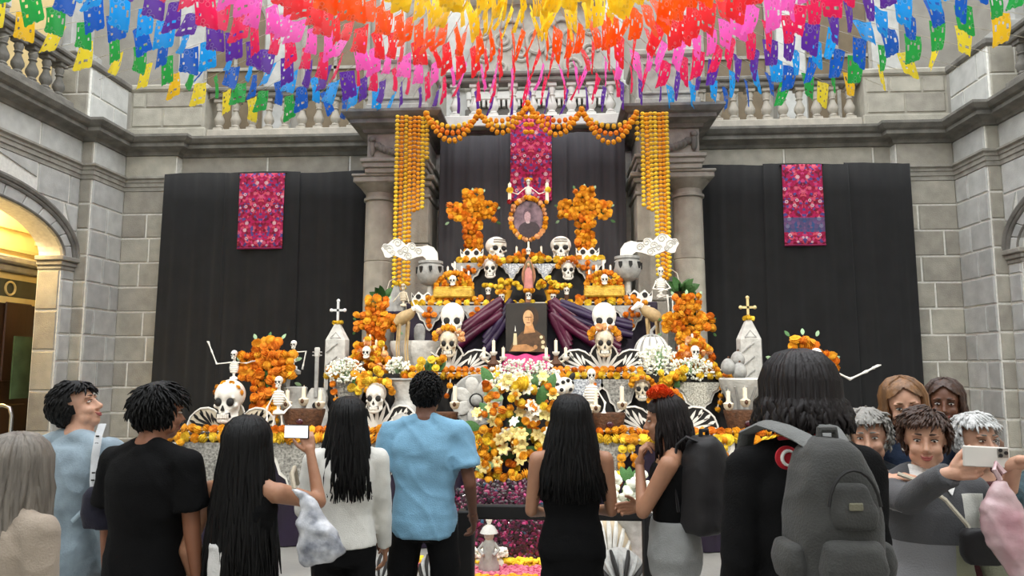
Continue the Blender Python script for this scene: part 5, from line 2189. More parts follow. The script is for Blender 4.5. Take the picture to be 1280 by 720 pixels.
mb.tube([(7.8 * s * math.cos(2 * PI * k / 20), -.05, 32 * s + 7.8 * s * math.sin(2 * PI * k / 20)) for k in range(21)], 1 * s, 6)
mb.build('centre_ring', M_dark, t)

# ---- animal skeletons on the second tier
M_tan = mat('tan_bone', '#b3986c', .6, .3, 14)


def animal(px, Y, z0, py_back, label, sg, hh=26):
    s = mpp(Y)
    t = thing('animal_skeleton', label, 'animal skeleton', at(px, Y, z0))
    zb = ZZ(py_back, Y, px) - z0
    mb = MB()
    mb.tube([(-sg * 12 * s, 0, zb - 12 * s), (-sg * 6 * s, 0, zb - 8 * s), (0, 0, zb - 4 * s), (sg * 7 * s, 0, zb), (sg * 13 * s, 0, zb + 6 * s)], [4 * s, 8 * s, 8 * s, 6.5 * s, 3.2 * s], 12)
    mb.build('body', M_tan, t)
    mb = MB()
    mb.tube([(sg * 11 * s, -.01, zb + 5 * s), (sg * 15 * s, -.02, zb + 7 * s), (sg * 24 * s, -.02, zb + 1 * s)], [4 * s, 4.5 * s, 1.8 * s], 8)
    hd = mb.build('head', M_bone, t)
    mb = MB()
    mb.tube([(sg * 13 * s, -.02, zb + 9 * s), (sg * 10 * s, -.02, zb + 16 * s), (sg * 13 * s, -.02, zb + 21 * s)], 1 * s, 5)
    mb.build('antler', M_bone, hd)
    for x in (-8, -5, 3, 6):
        mb = MB()
        mb.tube([(sg * x * s, (.03 if x in (-8, 3) else -.03), zb - 10 * s), (sg * (x - 2) * s, 0, zb * .45), (sg * x * s, 0, 0)], [2 * s, 1.0 * s, 1.2 * s], 6)
        mb.build('leg', M_tan, t)


animal(505, 7.85, Z2, 392, 'standing animal skeleton in front of the grey mortar', 1)
animal(815, 8.2, Z2, 388, 'standing animal skeleton behind the white pumpkin', -1)
# spotted dog skull
t = thing('spotted_dog_skull', 'white dog skull with black spots above the long-haired visitor', 'dog skull', P(706, 497, 7.3))
s = mpp(7.3)
mb = MB()
mb.ell((0, 0, 14 * s), (12 * s, 11 * s, 11 * s), 18, 12)
mb.ell((-6 * s, -10 * s, 9 * s), (7 * s, 9 * s, 6 * s), 14, 10)
stuff(mb.build('head', M_bone, t))
for x, y, z in ((-9, -9, 16), (-2, -11, 19), (-4, -19, 10), (4, -9, 21), (9, -4, 18), (7, -8, 10)):
    mb = MB()
    mb.ell((x * s, y * s, z * s), (2.6 * s, 2.2 * s, 2.4 * s), 8, 6)
    mb.build('black_spot', M_dark, t)
for sg in (-1, 1):
    mb = MB()
    mb.ell((sg * 9 * s, 0, 25 * s), (3.5 * s, 2 * s, 6 * s), 10, 8, Matrix.Rotation(sg * .5, 3, 'Y'))
    mb.build('ear', M_dark if sg > 0 else M_bone, t)
mb = MB()
mb.lathe([(9 * s, -(ZZ(497, 7.3) - Z1)), (6 * s, 0), (5 * s, 6 * s)], n=12)
mb.build('neck_post', M_bluesp, t)

# ---- flower heaps round small skulls on the second tier
for px, lab in ((462, 'flower heap with a small skull and crown of candles below the cross behind the mortar'), (866, 'flower heap with a small skull and candles below the cross by the fern')):
    Y = 7.9
    s = mpp(Y)
    t = thing('flower_mound', lab, 'flower mound', at(px, Y, Z2))
    zt = ZZ(424, Y) - Z2
    for i in range(60):
        a = PI * random.random()
        q = random.uniform(.45, 1)
        bloom(t, (math.cos(a) * 28 * s * q, -.12 * (1 - q) - .02, math.sin(a) * zt * q), 4.8 * s, random.choice((mg_o, mg_pale, mg_d, mg_y)))
    skull(t, 15 * s, (0, -.14, zt * .62), teeth=False)
    for x, hh in ((-16, 14), (-7, 20), (0, 24), (8, 20), (17, 14)):
        candle(t, (x * s, 0, zt * (.8 - abs(x) * .012)), hh * .6 * s, 1.5 * s)

# ---- white sprays
bl = MB()


def spray(label, px, py, w_px, h_px, Y, n, m=None, stems=True):
    s = mpp(Y)
    c = P(px, py, Y)
    t = thing('white_flower_spray', label, 'flower spray', c - Vector((0, 0, h_px * s * .5)))
    mb = MB()
    for i in range(n):
        a, q = random.uniform(0, 2 * PI), math.sqrt(random.random())
        p = Vector((math.cos(a) * q * w_px * .5 * s, random.uniform(-.1, .06), h_px * s * .5 + math.sin(a) * q * h_px * .5 * s))
        r = random.uniform(.9, 1.9) * s
        mb.ell(p, (r * 1.3, r, r), 6, 3, Matrix.Rotation(random.uniform(0, 3), 3, 'Y'))
    stuff(mb.build('blossoms', m or M_whitefl, t))
    mb = MB()
    for i in range(12):
        mb.tube([(0, 0, 0), (random.uniform(-.3, .3) * w_px * s, random.uniform(-.06, .04), h_px * s * random.uniform(.6, .95))], .6 * s, 4)
    stuff(mb.build('stems', M_leaf2, t))


spray('spray of tiny white blossoms beside the silver-crossed tomb', 432, 463, 46, 30, 7.6, 240)
spray('spray of tiny white blossoms in front of the grey mortar', 498, 458, 30, 22, 7.75, 130)
spray('spray of tiny white blossoms behind the top of the big bouquet', 655, 468, 88, 38, 7.45, 420)
spray('spray of tiny white blossoms below the white pumpkin', 822, 450, 46, 38, 7.75, 260)
spray('spray of tiny white blossoms below the flower heap by the fern', 866, 462, 50, 28, 7.7, 220)
for px, py, n, lab in ((840, 472, 16, 'bunch of yellow marigolds beside the flower-crowned visitor'), (455, 478, 12, 'bunch of yellow marigolds beside the tall flower crown'), (541, 452, 8, 'loose yellow marigolds at the foot of the cut-out wings')):
    t = thing('marigold_bunch', lab, 'flower bunch', P(px, py + 12, 7.55))
    for i in range(n):
        bloom(t, (random.uniform(-.13, .13), random.uniform(-.06, .04), random.uniform(0, .2)), .045, random.choice((mg_y, mg_y, mg_o)))
    for i in range(3):
        leaf(t, (random.uniform(-.1, .1), .02, 0), .16, (random.uniform(-.5, .2), random.uniform(-1, 1), 0))

# ---- ferns on the column brackets
for px, py, lab in ((480, 362, 'green fern hanging beside the tomb slab'), (852, 352, 'green fern hanging above the orange cross and seated skeleton')):
    t = thing('hanging_fern', lab, 'plant', P(px, py + 16, 9.4))
    s = mpp(9.4)
    mb = MB()
    mb.lathe([(5 * s, -8 * s), (9 * s, -2 * s), (10 * s, 3 * s)], n=14)
    mb.build('pot', M_terra, t)
    for i in range(34):
        a = random.uniform(0, 2 * PI)
        leaf(t, (0, 0, 2 * s), random.uniform(12, 24) * s, (random.uniform(-.2, .2), random.uniform(.2, 1.7), a))
    mb = MB()
    mb.tube([(0, 0, 3 * s), (0, .3, 30 * s), (0, 1.2, 52 * s)], .006, 5)
    mb.build('hanger', M_cord, t)

# ---- the big bouquet
def petal6(m):
    mb = MB()
    for k in range(6):
        a = 2 * PI * k / 6
        ca, sa = math.cos(a), math.sin(a)

        def fn(u, v):
            r = .15 + .95 * v
            wd = .34 * math.sin(PI * (.12 + .85 * v)) ** .8
            x, y = r, (u - .5) * 2 * wd
            z = .55 * v ** .7 - .35 * v ** 3 - .1 * abs(u - .5)
            return (x * ca - y * sa, x * sa + y * ca, z)
        mb.grid(fn, 2, 4)
    mb.lathe([(.05, -.7), (.1, -.4), (.24, .05)], n=6)
    me = mb.mesh('lily', m, 'all')
    return me


lily_me = petal6(M_lily)
lily_w = petal6(mat('white_lily', '#f3f0dc', .6, .08, 12, rnd=.08))
Yb = 6.78
s = mpp(Yb)
t = thing('lily_bouquet', 'tall bouquet of cream lilies and marigolds in a dark vase in front of the altar', 'bouquet', at(642, Yb, 0))
mb = MB()
zv = ZZ(600, Yb)
mb.lathe([(.12, 0), (.12, .02), (.07, .06), (.09, zv * .5), (.13, zv), (.12, zv)], n=18)
mb.build('vase', M_dark, t)
for i in range(170):
    for _ in range(40):
        px, py = random.uniform(592, 694), random.uniform(470, 618)
        cx_, hw = 645, 50 - 22 * max(0, (py - 560) / 60) - 18 * max(0, (495 - py) / 30)
        if abs(px - cx_) < hw:
            break
    p = P(px, py, Yb - random.uniform(.0, .18)) - Vector((XX(642, Yb), Yb, 0))
    left = px < 625 and py > 545
    if random.random() < (.15 if left else .42) and py < 585:
        d = Vector((random.uniform(-.6, .6), -1, random.uniform(-.2, .7)))
        link('lily', lily_me if random.random() < .75 else lily_w, t, p, d.to_track_quat('Z', 'Y').to_euler(), random.uniform(6.5, 8.5) * s)
    else:
        bloom(t, p, random.uniform(4.5, 6) * s, random.choice((mg_o, mg_o, mg_d, mg_y)))
for i in range(40):
    bloom(t, P(random.uniform(594, 624), random.uniform(545, 615), Yb - random.uniform(0, .1)) - Vector((XX(642, Yb), Yb, 0)), 5.4 * s, random.choice((mg_o, mg_y)))
for px, py, rr in ((655, 480, 12), (665, 486, 8), (645, 484, 8)):
    bloom(t, P(px, py, Yb - .15) - Vector((XX(642, Yb), Yb, 0)), rr * .8 * s, mg_y)
for px, py, a, ln in ((628, 500, -1.0, 34), (690, 520, .9, 34), (615, 560, -1.6, 30), (672, 505, .5, 30), (600, 535, -1.4, 26), (640, 600, 3.0, 36), (633, 610, 2.9, 36), (650, 605, 3.3, 34), (690, 545, 1.3, 26), (618, 580, -1.9, 26), (665, 590, 2.2, 28)):
    leaf(t, P(px, py, Yb - .1) - Vector((XX(642, Yb), Yb, 0)), ln * s, (random.uniform(-.3, .3), a, 0), random.choice((leaf_me2, leaf_me)))
for i in range(14):
    leaf(t, P(random.uniform(605, 685), random.uniform(480, 600), Yb - .02) - Vector((XX(642, Yb), Yb, 0)), 28 * s, (random.uniform(-.5, .3), random.uniform(-1.8, 1.8), 0))

# white roses beyond the rail
t = thing('white_rose_bunch', 'bunch of white roses at the foot of the altar between the two women with bags', 'flower bunch', at(787, 6.4, 0))
s = mpp(6.4)
rose = MB()
rose.ell((0, 0, 0), (1, 1, .8), 12, 8, None, lambda p, d: Vector((p.x * (1 + .12 * math.sin(5 * math.atan2(d[1], d[0]) + 6 * d[2])), p.y * (1 + .12 * math.sin(5 * math.atan2(d[1], d[0]) + 6 * d[2])), p.z)))
rose_me = rose.mesh('rose', M_whitefl, 'all')
for i in range(40):
    px, py = random.uniform(765, 812), random.uniform(592, 642)
    p = P(px, py, 6.4 - random.uniform(0, .1)) - t.location
    link('rose', rose_me, t, p, (random.uniform(-1, 1), random.uniform(-1, 1), 0), random.uniform(4.5, 7) * s)
for i in range(14):
    p = P(random.uniform(765, 812), random.uniform(600, 642), 6.45) - t.location
    leaf(t, p, .14, (random.uniform(-.5, .3), random.uniform(-1.5, 1.5), 0))
mb = MB()
zv = ZZ(640, 6.4)
mb.lathe([(.16, 0), (.18, .03), (.10, .08), (.12, zv * .6), (.2, zv), (.17, zv)], n=18)
mb.build('pot', M_lgray, t)

# ---- heap of dark petals and the flower carpet on the floor
M_chip = [mat('chip_%d' % i, h, .35, .2, 20, coat=.3) for i, h in enumerate(('#30091c', '#5e1236', '#140a16', '#b0487c', '#264c63', '#3a0a2a', '#8a1c4e', '#200812'))]
YH = 6.72
t = thing('petal_heap', 'heap of dark maroon and pink petals behind the black rail', 'petal heap', at(640, YH, 0))
mb = MB()
zh = ZZ(600, YH)
heap = [(0, .60, .26), (.5, .58, .24), (.85, .50, .18), (1, .36, .12)]
mb.rings([(0, 0, f * zh, a_, b_) for f, a_, b_ in heap], 24)
mb.build('mound', M_chip[2], t)
for k, m in enumerate(M_chip):
    mb = MB()
    for i in range({3: 70, 4: 40, 6: 120}.get(k, 330)):
        u, v = random.uniform(-1, 1), random.uniform(.0, 1)
        for (f0, a0, b0), (f1, a1, b1) in zip(heap, heap[1:]):
            if f0 <= v <= f1:
                f = (v - f0) / (f1 - f0)
                ra, rb = a0 + (a1 - a0) * f, b0 + (b1 - b0) * f
        mb.ell((u * ra, -rb * math.sqrt(max(0, 1 - u * u)) - .004, v * zh), (random.uniform(.02, .042), .016, random.uniform(.014, .028)), 6, 3, Matrix.Rotation(random.uniform(0, 3), 3, 'Y'))
    stuff(mb.build('petals', m, t))


def petal_field(name, label, m, pxs, y0, y1, n, h):
    """loose petals strewn over a strip of the floor"""
    a, b = XX(pxs[0], (y0 + y1) / 2), XX(pxs[1], (y0 + y1) / 2)
    t = thing(name, label, 'flower carpet', ((a + b) / 2, (y0 + y1) / 2, 0))
    mb = MB()
    w, d = b - a, y1 - y0
    mb.grid(lambda u, v: ((u - .5) * w, (v - .5) * d, .004 + h * (.6 + .4 * noise.noise(Vector((u * w * 7, v * d * 7, 1)))) * min(1, 6 * min(u, 1 - u, v, 1 - v))), 50, 16)
    mb.build('bed', m, t, smooth='all')
    mb = MB()
    for i in range(n):
        mb.ell((random.uniform(-.49, .49) * w, random.uniform(-.48, .48) * d, h * random.uniform(.6, 1.1)), (.025, .02, .014), 6, 3, Matrix.Rotation(random.uniform(0, 3), 3, 'Z'))
    stuff(mb.build('petals', m, t))


petal_field('petal_carpet', 'broad yellow band of petals on the floor before the petal heap', M_mar_y, (480, 800), 6.36, 6.46, 700, .06)
petal_field('petal_carpet', 'magenta band of petals on the floor around the small figurine', mat('magenta_petals', '#c93a72', .7, .35, 30, second='#f08a98'), (500, 810), 6.05, 6.34, 900, .03)
petal_field('petal_carpet', 'orange and yellow petal border nearest the black rail', M_mar, (500, 810), 5.8, 6.03, 700, .04)
petal_field('petal_carpet', 'white petals strewn beside the figurine', M_whitefl, (590, 634), 6.36, 6.45, 200, .14)
# figurine
t = thing('clay_figurine', 'small grey clay figurine in a round hat on the magenta petals', 'figurine', at(612, 6.2, .03))
s = mpp(6.2)
mb = MB()
mb.lathe([(12 * s, 0), (13 * s, 4 * s), (7 * s, 22 * s), (8 * s, 30 * s), (4 * s, 36 * s)], n=16)
mb.build('body', M_gray, t)
mb = MB()
mb.ell((0, 0, 40 * s), (6 * s, 6 * s, 7 * s), 14, 10)
mb.build('head', M_lgray, t)
mb = MB()
mb.lathe([(11 * s, 43 * s), (10 * s, 45 * s), (7 * s, 50 * s), (2 * s, 53 * s)], n=18)
mb.build('hat', M_lgray, t)
mb = MB()
mb.lathe([(2 * s, 53 * s), (4 * s, 58 * s), (3 * s, 62 * s), (1 * s, 66 * s)], n=10)
mb.build('finial', M_bone, t)
for sg in (-1, 1):
    mb = MB()
    mb.tube([(sg * 6 * s, 0, 31 * s), (sg * 12 * s, -.02, 24 * s), (sg * 6 * s, -.07, 19 * s)], [2.6 * s, 2.2 * s, 2 * s], 8)
    mb.build('arm', M_gray, t)

# ribbed grey shell sculptures on the floor
for px, py, wp, lab in ((757, 668, 62, 'pale scalloped pedestal shell under the white roses'), (488, 712, 36, 'grey ribbed shell on the floor by the white cardigan'), (545, 712, 40, 'grey ribbed shell on the floor by the blue shirted visitor'), (770, 706, 70, 'grey ribbed shell with magenta stripe on the floor by the grey trousers')):
    Y = {668: 6.3, 712: 6.0, 706: 5.95}[py]
    s = mpp(Y)
    t = thing('ribbed_shell', lab, 'shell sculpture', at(px, Y, 0))
    zt = max(.12, ZZ(py - 22, Y, px))
    mb = MB()
    mb.ell((0, 0, 0), (wp * .5 * s, .18, zt), 24, 12, None, lambda p, d: Vector((p.x, p.y, max(0, p.z))))
    mb.build('body', mat('shell_stone', '#b3a48c', .7, .2, 8, .2, 40) if py == 668 else M_gray, t)
    for k in range(9):
        a = R(18 + 18 * k)
        mb = MB()
        q = []
        for i in range(6):
            u = .25 + .75 * i / 5
            q.append((math.cos(a) * wp * .48 * s * u, -.19 * math.sqrt(max(0.02, 1 - u * u)) - .01, math.sin(a) * zt * .98 * u))
        mb.tube(q, [1 * s, 2 * s, 2.6 * s, 3 * s, 3 * s, 2 * s], 6)
        mb.build('rib', M_lgray if py == 668 else (M_dark if k % 2 else M_gray), t)

# ---- black rail in front of the altar
YR = 4.35
t = thing('black_rail', 'black crowd-control rail with a thick post in front of the altar', 'rail', at(584, YR, 0))
x0 = t.location.x
zr = ZZ(640, YR)
mb = MB()
mb.box((0, 0, zr / 2), (.10, .10, zr + .02), ch=.01)
mb.build('post', M_dark, t)
mb = MB()
mb.box((0, 0, .01), (.34, .34, .02), ch=.006)
mb.build('foot', M_dark, t)
x1 = XX(806, YR)
mb = MB()
mb.box(((x1 - x0) / 2, 0, zr), (x1 - x0, .05, 17 * mpp(YR)), ch=.01)
mb.build('belt', M_dark, t)
mb = MB()
mb.box((x1 - x0, 0, zr / 2), (.07, .07, zr), ch=.01)
mb.build('post', M_dark, t)
mb = MB()
mb.box((x1 - x0, 0, .01), (.34, .34, .02), ch=.006)
mb.build('foot', M_dark, t)
# ================================================================ the visitors
def join_mesh(a, b):
    bm = bmesh.new()
    bm.from_mesh(a)
    bm.from_mesh(b)
    bm.to_mesh(a)
    bm.free()
    a.polygons.foreach_set('use_smooth', [True] * len(a.polygons))
    return a


def limb(mb, a, b, ra, rb, n=14, ends=True):
    a, b = Vector(a), Vector(b)
    pts = [a.lerp(b, k / 4) for k in range(5)]
    mb.tube(pts, [ra + (rb - ra) * k / 4 for k in range(5)], n)
    if ends:
        mb.ell(a, ra, n, 8)
        mb.ell(b, rb, n, 8)


def ik(S, W, l1, l2, pole):
    S, W = Vector(S), Vector(W)
    d = W - S
    L_ = min(d.length, (l1 + l2) * .999)
    d.normalize()
    W = S + d * L_
    x = (l1 * l1 - l2 * l2 + L_ * L_) / (2 * L_)
    h = math.sqrt(max(0, l1 * l1 - x * x))
    p = Vector(pole)
    p = p - d * p.dot(d)
    p.normalize()
    return S + d * x + p * h, W


def hand(wrist, d, n, thumb, mt, curl=(18, 25, 18), size=1.0, spread=.0, thumb_in=.35):
    """hand in person space: d towards fingers, n palm normal, thumb = side of the thumb"""
    d = Vector(d).normalized()
    n = Vector(n)
    n = (n - d * n.dot(d)).normalized()
    t = d.cross(n).normalized()
    if t.dot(Vector(thumb)) < 0:
        t = -t
    W = Vector(wrist)
    k = size
    mb = MB()
    limb(mb, W - d * .02 * k, W + d * .02 * k, .024 * k, .026 * k, 10)
    for j in range(4):
        o = t * (.027 - .018 * j) * k
        limb(mb, W + d * .02 * k + o * .55, W + d * (.088 - .006 * abs(j - 1)) * k + o, .016 * k, .0125 * k, 8)
    axis_len = [(.042, .026, .022), (.046, .03, .023), (.043, .028, .022), (.034, .021, .02)]
    fm = []
    for j in range(4):
        base = W + d * (.088 - .006 * abs(j - 1)) * k + t * (.027 - .018 * j) * k
        a = 0
        p = base
        fd = (d + t * spread * (1.5 - j)).normalized()
        pts, rr = [p], [.0105 * k]
        for q in range(3):
            a += R(curl[q] + 3 * j)
            dd = fd * math.cos(a) + n * math.sin(a)
            p = p + dd * axis_len[j][q] * k
            pts.append(p)
            rr.append((.0098, .0088, .0072)[q] * k)
        fm.append((pts, rr))
    for pts, rr in fm:
        for i in range(3):
            limb(mb, pts[i], pts[i + 1], rr[i], rr[i + 1], 8)
    b0 = W + d * .025 * k + t * .024 * k
    td = (d * .75 + t * .75 + n * thumb_in).normalized()
    b1 = b0 + td * .042 * k
    b2 = b1 + (td + d * .5 + n * thumb_in).normalized() * .03 * k
    b3 = b2 + (td * .6 + d * .8 + n * thumb_in * 1.6).normalized() * .024 * k
    limb(mb, b0, b1, .0155 * k, .012 * k, 8)
    limb(mb, b1, b2, .0115 * k, .0105 * k, 8)
    limb(mb, b2, b3, .010 * k, .0078 * k, 8)
    return fuse(mb, .0042, mt, 2)


# head space: origin at ear level, y forward, z up
SC_C, SC_R = Vector((0, -.012, .028)), Vector((.0765, .0965, .0915))


def skin_mat(name, hexc):
    return mat(name, hexc, .5, .1, 14, .08, 120, sss=.12)


M_hairk = mat('black_hair', '#070606', .55, .4, 60, .3, 90, stretch=(1, 1, .12), spec=.25)
M_hairdb = mat('dark_brown_hair', '#130c0c', .5, .4, 60, .3, 90, stretch=(1, 1, .12), spec=.3)
M_hairbr = mat('light_brown_hair', '#7d5836', .45, .35, 50, .3, 90, stretch=(1, 1, .12))
M_hairsb = mat('short_brown_hair', '#3d2619', .45, .35, 50, .3, 90)
M_hairgr = mat('grey_hair', '#8d8a84', .5, .3, 50, .3, 90)
M_hairwh = mat('silver_hair', '#c3c3c1', .5, .25, 50, .3, 90)
M_hairash = mat('ash_hair', '#6e675e', .55, .35, 40, .3, 90, stretch=(1, 1, .12))
M_eyew = mat('eye_white', '#e6e0d8', .3)
M_iris = mat('dark_iris', '#20140e', .2)
M_lip = mat('lips', '#9c4f48', .45, .1, 20)


def cloth(name, hexc, **k):
    k.setdefault('rough', .85)
    k.setdefault('var', .14)
    k.setdefault('scale', 9)
    k.setdefault('bump', .25)
    k.setdefault('bscale', 160)
    k.setdefault('sheen', .1)
    k.setdefault('spec', .25)
    return mat(name, hexc, **k)


def wrinkle(amp, fx=9.0, seed=0.0):
    def fn(co, n_):
        q = Vector((co.x * fx * .7, co.y * fx * .7, co.z * fx * 1.3)) + Vector((seed, seed * 2.1, 0))
        g = Vector((co.x * 7 + co.z * 6 + seed, co.y * 7, co.z * 2.2 - co.x * 3))
        f = noise.noise(q) * .7 + .9 * (1 - 2 * abs(noise.noise(g))) ** 3 - .3 + .4 * noise.noise(q * 2.1) + .6 * math.sin(co.z * 22 + 5 * noise.noise(q * .6)) * .35
        return co + n_ * (amp * f)
    return fn


def person(label, pos, yaw, H, skin, hair, top, bottom, arms=None, head=(0, 0, 0), fem=True, face=False, build=1.0, lean=0.0, hands=True, stance=.0):
    """arms: {'R': dict(w=wrist xyz in person space, pole=xyz, hand=(dir, palm, thumb, curl)), 'L': ...}"""
    k = H / 1.70
    t = thing('person', label, 'person', pos, yaw)
    vox = .0065 if face else .010
    bw = build
    sx = .178 if fem else .20
    sh_z, hip_z = 1.375, .88
    hw = .168 if fem else .158
    ww = .128 if fem else .142
    cw = .150 if fem else .168

    def lz(z):          # forward lean of the upper body
        return lean * max(0, z - .95)
    tor = [(.80, hw * .9, .105), (.90, hw, .118), (1.0, (hw + ww) / 2, .105), (1.08, ww, .095), (1.2, cw * .97, .108), (1.30, cw * 1.03, .112), (1.37, cw * .97, .092), (1.415, cw * .7, .072), (1.445, .075, .06)]

    def torso(mb, inf, z0=0, z1=9, fl=1.0):
        rs = [(0, lz(z), z, rx * bw + inf, ry * bw + inf) for z, rx, ry in tor if z0 <= z <= z1]
        if z0 > .8:
            # clean hem at z0
            for (za, ra, rya), (zb, rb, ryb) in zip(tor, tor[1:]):
                if za < z0 <= zb:
                    f = (z0 - za) / (zb - za)
                    rs.insert(0, (0, lz(z0), z0, (ra + (rb - ra) * f) * bw + inf * fl, (rya + (ryb - rya) * f) * bw + inf * fl))
                    break
        elif z0 < .8 and z0 > 0:
            rs.insert(0, (0, 0, z0, hw * bw + inf * fl, .115 * bw + inf * fl))
        mb.rings(rs, 28, 2.3)
    hp, hy = Vector((0, lz(1.5) + .015, 1.475)), head
    HM = Matrix.Translation(hp) @ Matrix.Rotation(R(hy[0]), 4, 'Z') @ Matrix.Rotation(R(hy[1]), 4, 'X') @ Matrix.Rotation(R(hy[2]), 4, 'Y') @ Matrix.Translation((0, .012, .112))
    mb = MB()
    torso(mb, -.004)
    slv = bool(top) and top.get('sleeve', 'short') != 'none'
    for sg in (-1, 1):
        limb(mb, (sg * .02, lz(1.4) - .025, 1.455), (sg * sx * bw * .8, lz(1.38) - .01, 1.385), .04 if slv else .045, .034 if slv else .045)
    limb(mb, (0, lz(1.4) - .015, 1.39), hp + Vector((0, .0, .05)), .06 if fem else .066, .05 if fem else .058)
    # head
    mb.M = HM
    mb.ell(SC_C, (.074, .094, .09), 24, 18)
    mb.ell((0, .018, -.03), (.0615, .068, .084), 20, 14)
    mb.ell((0, .05, -.083), (.034, .034, .027), 14, 10)
    for sg in (-1, 1):
        mb.ell((sg * .034, .056, -.03), (.027, .028, .027), 12, 8)
        mb.ell((sg * .03, .076, .03), (.027, .012, .008), 12, 8)
        mb.ell((sg * .0775, -.008, -.006), (.009, .02, .031), 10, 8, Matrix.Rotation(sg * .25, 3, 'Z'))
        mb.ell((sg * .011, .095, -.032), (.0095, .010, .008), 8, 6)
        mb.ell((sg * .042, .03, -.062), (.022, .035, .028), 10, 8)
    mb.tube([(0, .083, .018), (0, .094, -.008), (0, .106, -.026), (0, .098, -.037)], [.008, .010, .0135, .010], 10)
    mb.ell((0, .082, -.0575), (.025, .011, .0065), 12, 8)
    mb.ell((0, .080, -.068), (.022, .012, .008), 12, 8)
    mb.M = Matrix.Identity(4)
    # legs
    for sg in (-1, 1):
        hx = sg * (.088 + stance)
        limb(mb, (sg * .085, 0, .86), (hx, .01, .48), .088 * bw, .058)
        limb(mb, (hx, .01, .48), (hx, -.01, .09), .056, .038)
        mb.ell((hx, -.03, .40 - .08), (.05, .055, .13), 12, 8)
        mb.ell((hx, .05, .045), (.042, .115, .042), 14, 8)
    # arms
    J = {}
    for sd, sg in (('R', 1), ('L', -1)):
        S = Vector((sg * sx * bw, lz(sh_z), sh_z))
        sp = (arms or {}).get(sd) or {}
        w = sp.get('w', (sg * (sx * bw + .05), .05 + lz(.9), .83))
        E_, W_ = ik(S, w, .285, .25, sp.get('pole', (sg * .2, -1, -.1)))
        J[sd] = (S, E_, W_)
        limb(mb, S, E_, (.040 if slv else .05) * (1 if fem else 1.08), .036)
        limb(mb, E_, W_, .036, .024)
    sc = Matrix.Scale(k, 4)
    eyes = [HM @ Vector((sg * .031, .082, .010)) for sg in (-1, 1)]
    fwd = (HM.to_3x3() @ Vector((0, 1, 0)))

    def sockets(co, n_):
        for e in eyes:
            q = (co - e).length
            if q < .05:
                co = co - fwd * (.0105 * math.exp(-(q / .016) ** 2))
        return co
    body = fuse(mb, vox, skin, 3, sockets)
    for sd, sg in (('R', 1), ('L', -1)):
        S, E_, W_ = J[sd]
        sp = (arms or {}).get(sd) or {}
        hd = sp.get('hand', ((W_ - E_).normalized() + Vector((0, .15, 0)), (-sg, 0, 0), (0, 1, 0), (14, 22, 16)))
        if hands:
            hm = hand(W_, hd[0], hd[1], hd[2], skin, hd[3], .98 if fem else 1.08, *(hd[4:] if len(hd) > 4 else ()))
            join_mesh(body, hm)
    body.transform(sc)
    bo = link('body', body, t)

    def part(nm, me, parent=t):
        me.transform(sc)
        return link(nm, me, parent)
    # ---- top
    if top:
        mb = MB()
        inf = top.get('fit', .016)
        torso(mb, inf, top.get('hem', .84), top.get('neck', 1.43), top.get('flare', 1.3))
        if top.get('sleeve', 'short') != 'none':
            mb.ell((0, lz(1.42) - .035, 1.42), (.075, .05 + inf * .5, .04), 14, 10)
            for sg in (-1, 1):
                limb(mb, (sg * .045, lz(1.4) - .022, 1.44), (sg * sx * bw * .85, lz(1.38) - .005, 1.38), .042 + inf * .3, .05 + inf * .5)
        for sd, sg in (('R', 1), ('L', -1)):
            S, E_, W_ = J[sd]
            sl = top.get('sleeve', 'short')
            if isinstance(sl, dict):
                sl = sl[sd]
            if sl == 'none':
                continue
            u = Vector((sg * .08 * bw, lz(1.37), 1.37))
            limb(mb, u, S, .07 + inf * .4, .055 + inf * .55)
            if sl == 'short':
                e = S.lerp(E_, .68)
                mb.tube([S.lerp(e, j / 4) for j in range(5)], [.055 + inf * .55 + .003 * j for j in range(5)], 16)
            else:
                end = W_ if sl == 'long' else E_.lerp(W_, .55)
                mb.ell(E_, .039 + inf * .7, 14, 8)
                mb.tube([S.lerp(E_, j / 5) for j in range(6)], [.055 + inf * .6 - .0025 * j for j in range(6)], 16)
                mb.tube([E_.lerp(end, j / 5) for j in range(6)], [.039 + inf * .7 - .0022 * j for j in range(6)], 16)
        part(top.get('name', 'shirt'), fuse(mb, .011, top['m'], 2, wrinkle(top.get('wr', .005), 8, pos[0] * 3)))
        if top.get('collar'):
            mb = MB()
            mb.rings([(0, lz(1.4) - .005, 1.41, .105, .095), (0, lz(1.4) - .01, 1.45, .082, .082), (0, lz(1.4) - .01, 1.482, .068, .072)], 24)
            part('collar', fuse(mb, .008, top['collar'], 1))
            for sg in (-1, 1):
                mb = MB()
                mb.add([(sg * .005, .085, 1.452), (sg * .075, .05, 1.468), (sg * .085, .085, 1.415), (sg * .055, .125, 1.375)], [(0, 1, 2, 3)])
                mb.add([(sg * .005, .078, 1.450), (sg * .075, .043, 1.466), (sg * .085, .078, 1.413), (sg * .055, .118, 1.373)], [(3, 2, 1, 0)])
                part('collar_point', mb.mesh('collar_point', top['collar'], False))
    # ---- bottom
    mb = MB()
    btype = bottom.get('type', 'trousers')
    wz = bottom.get('waist', 1.0)
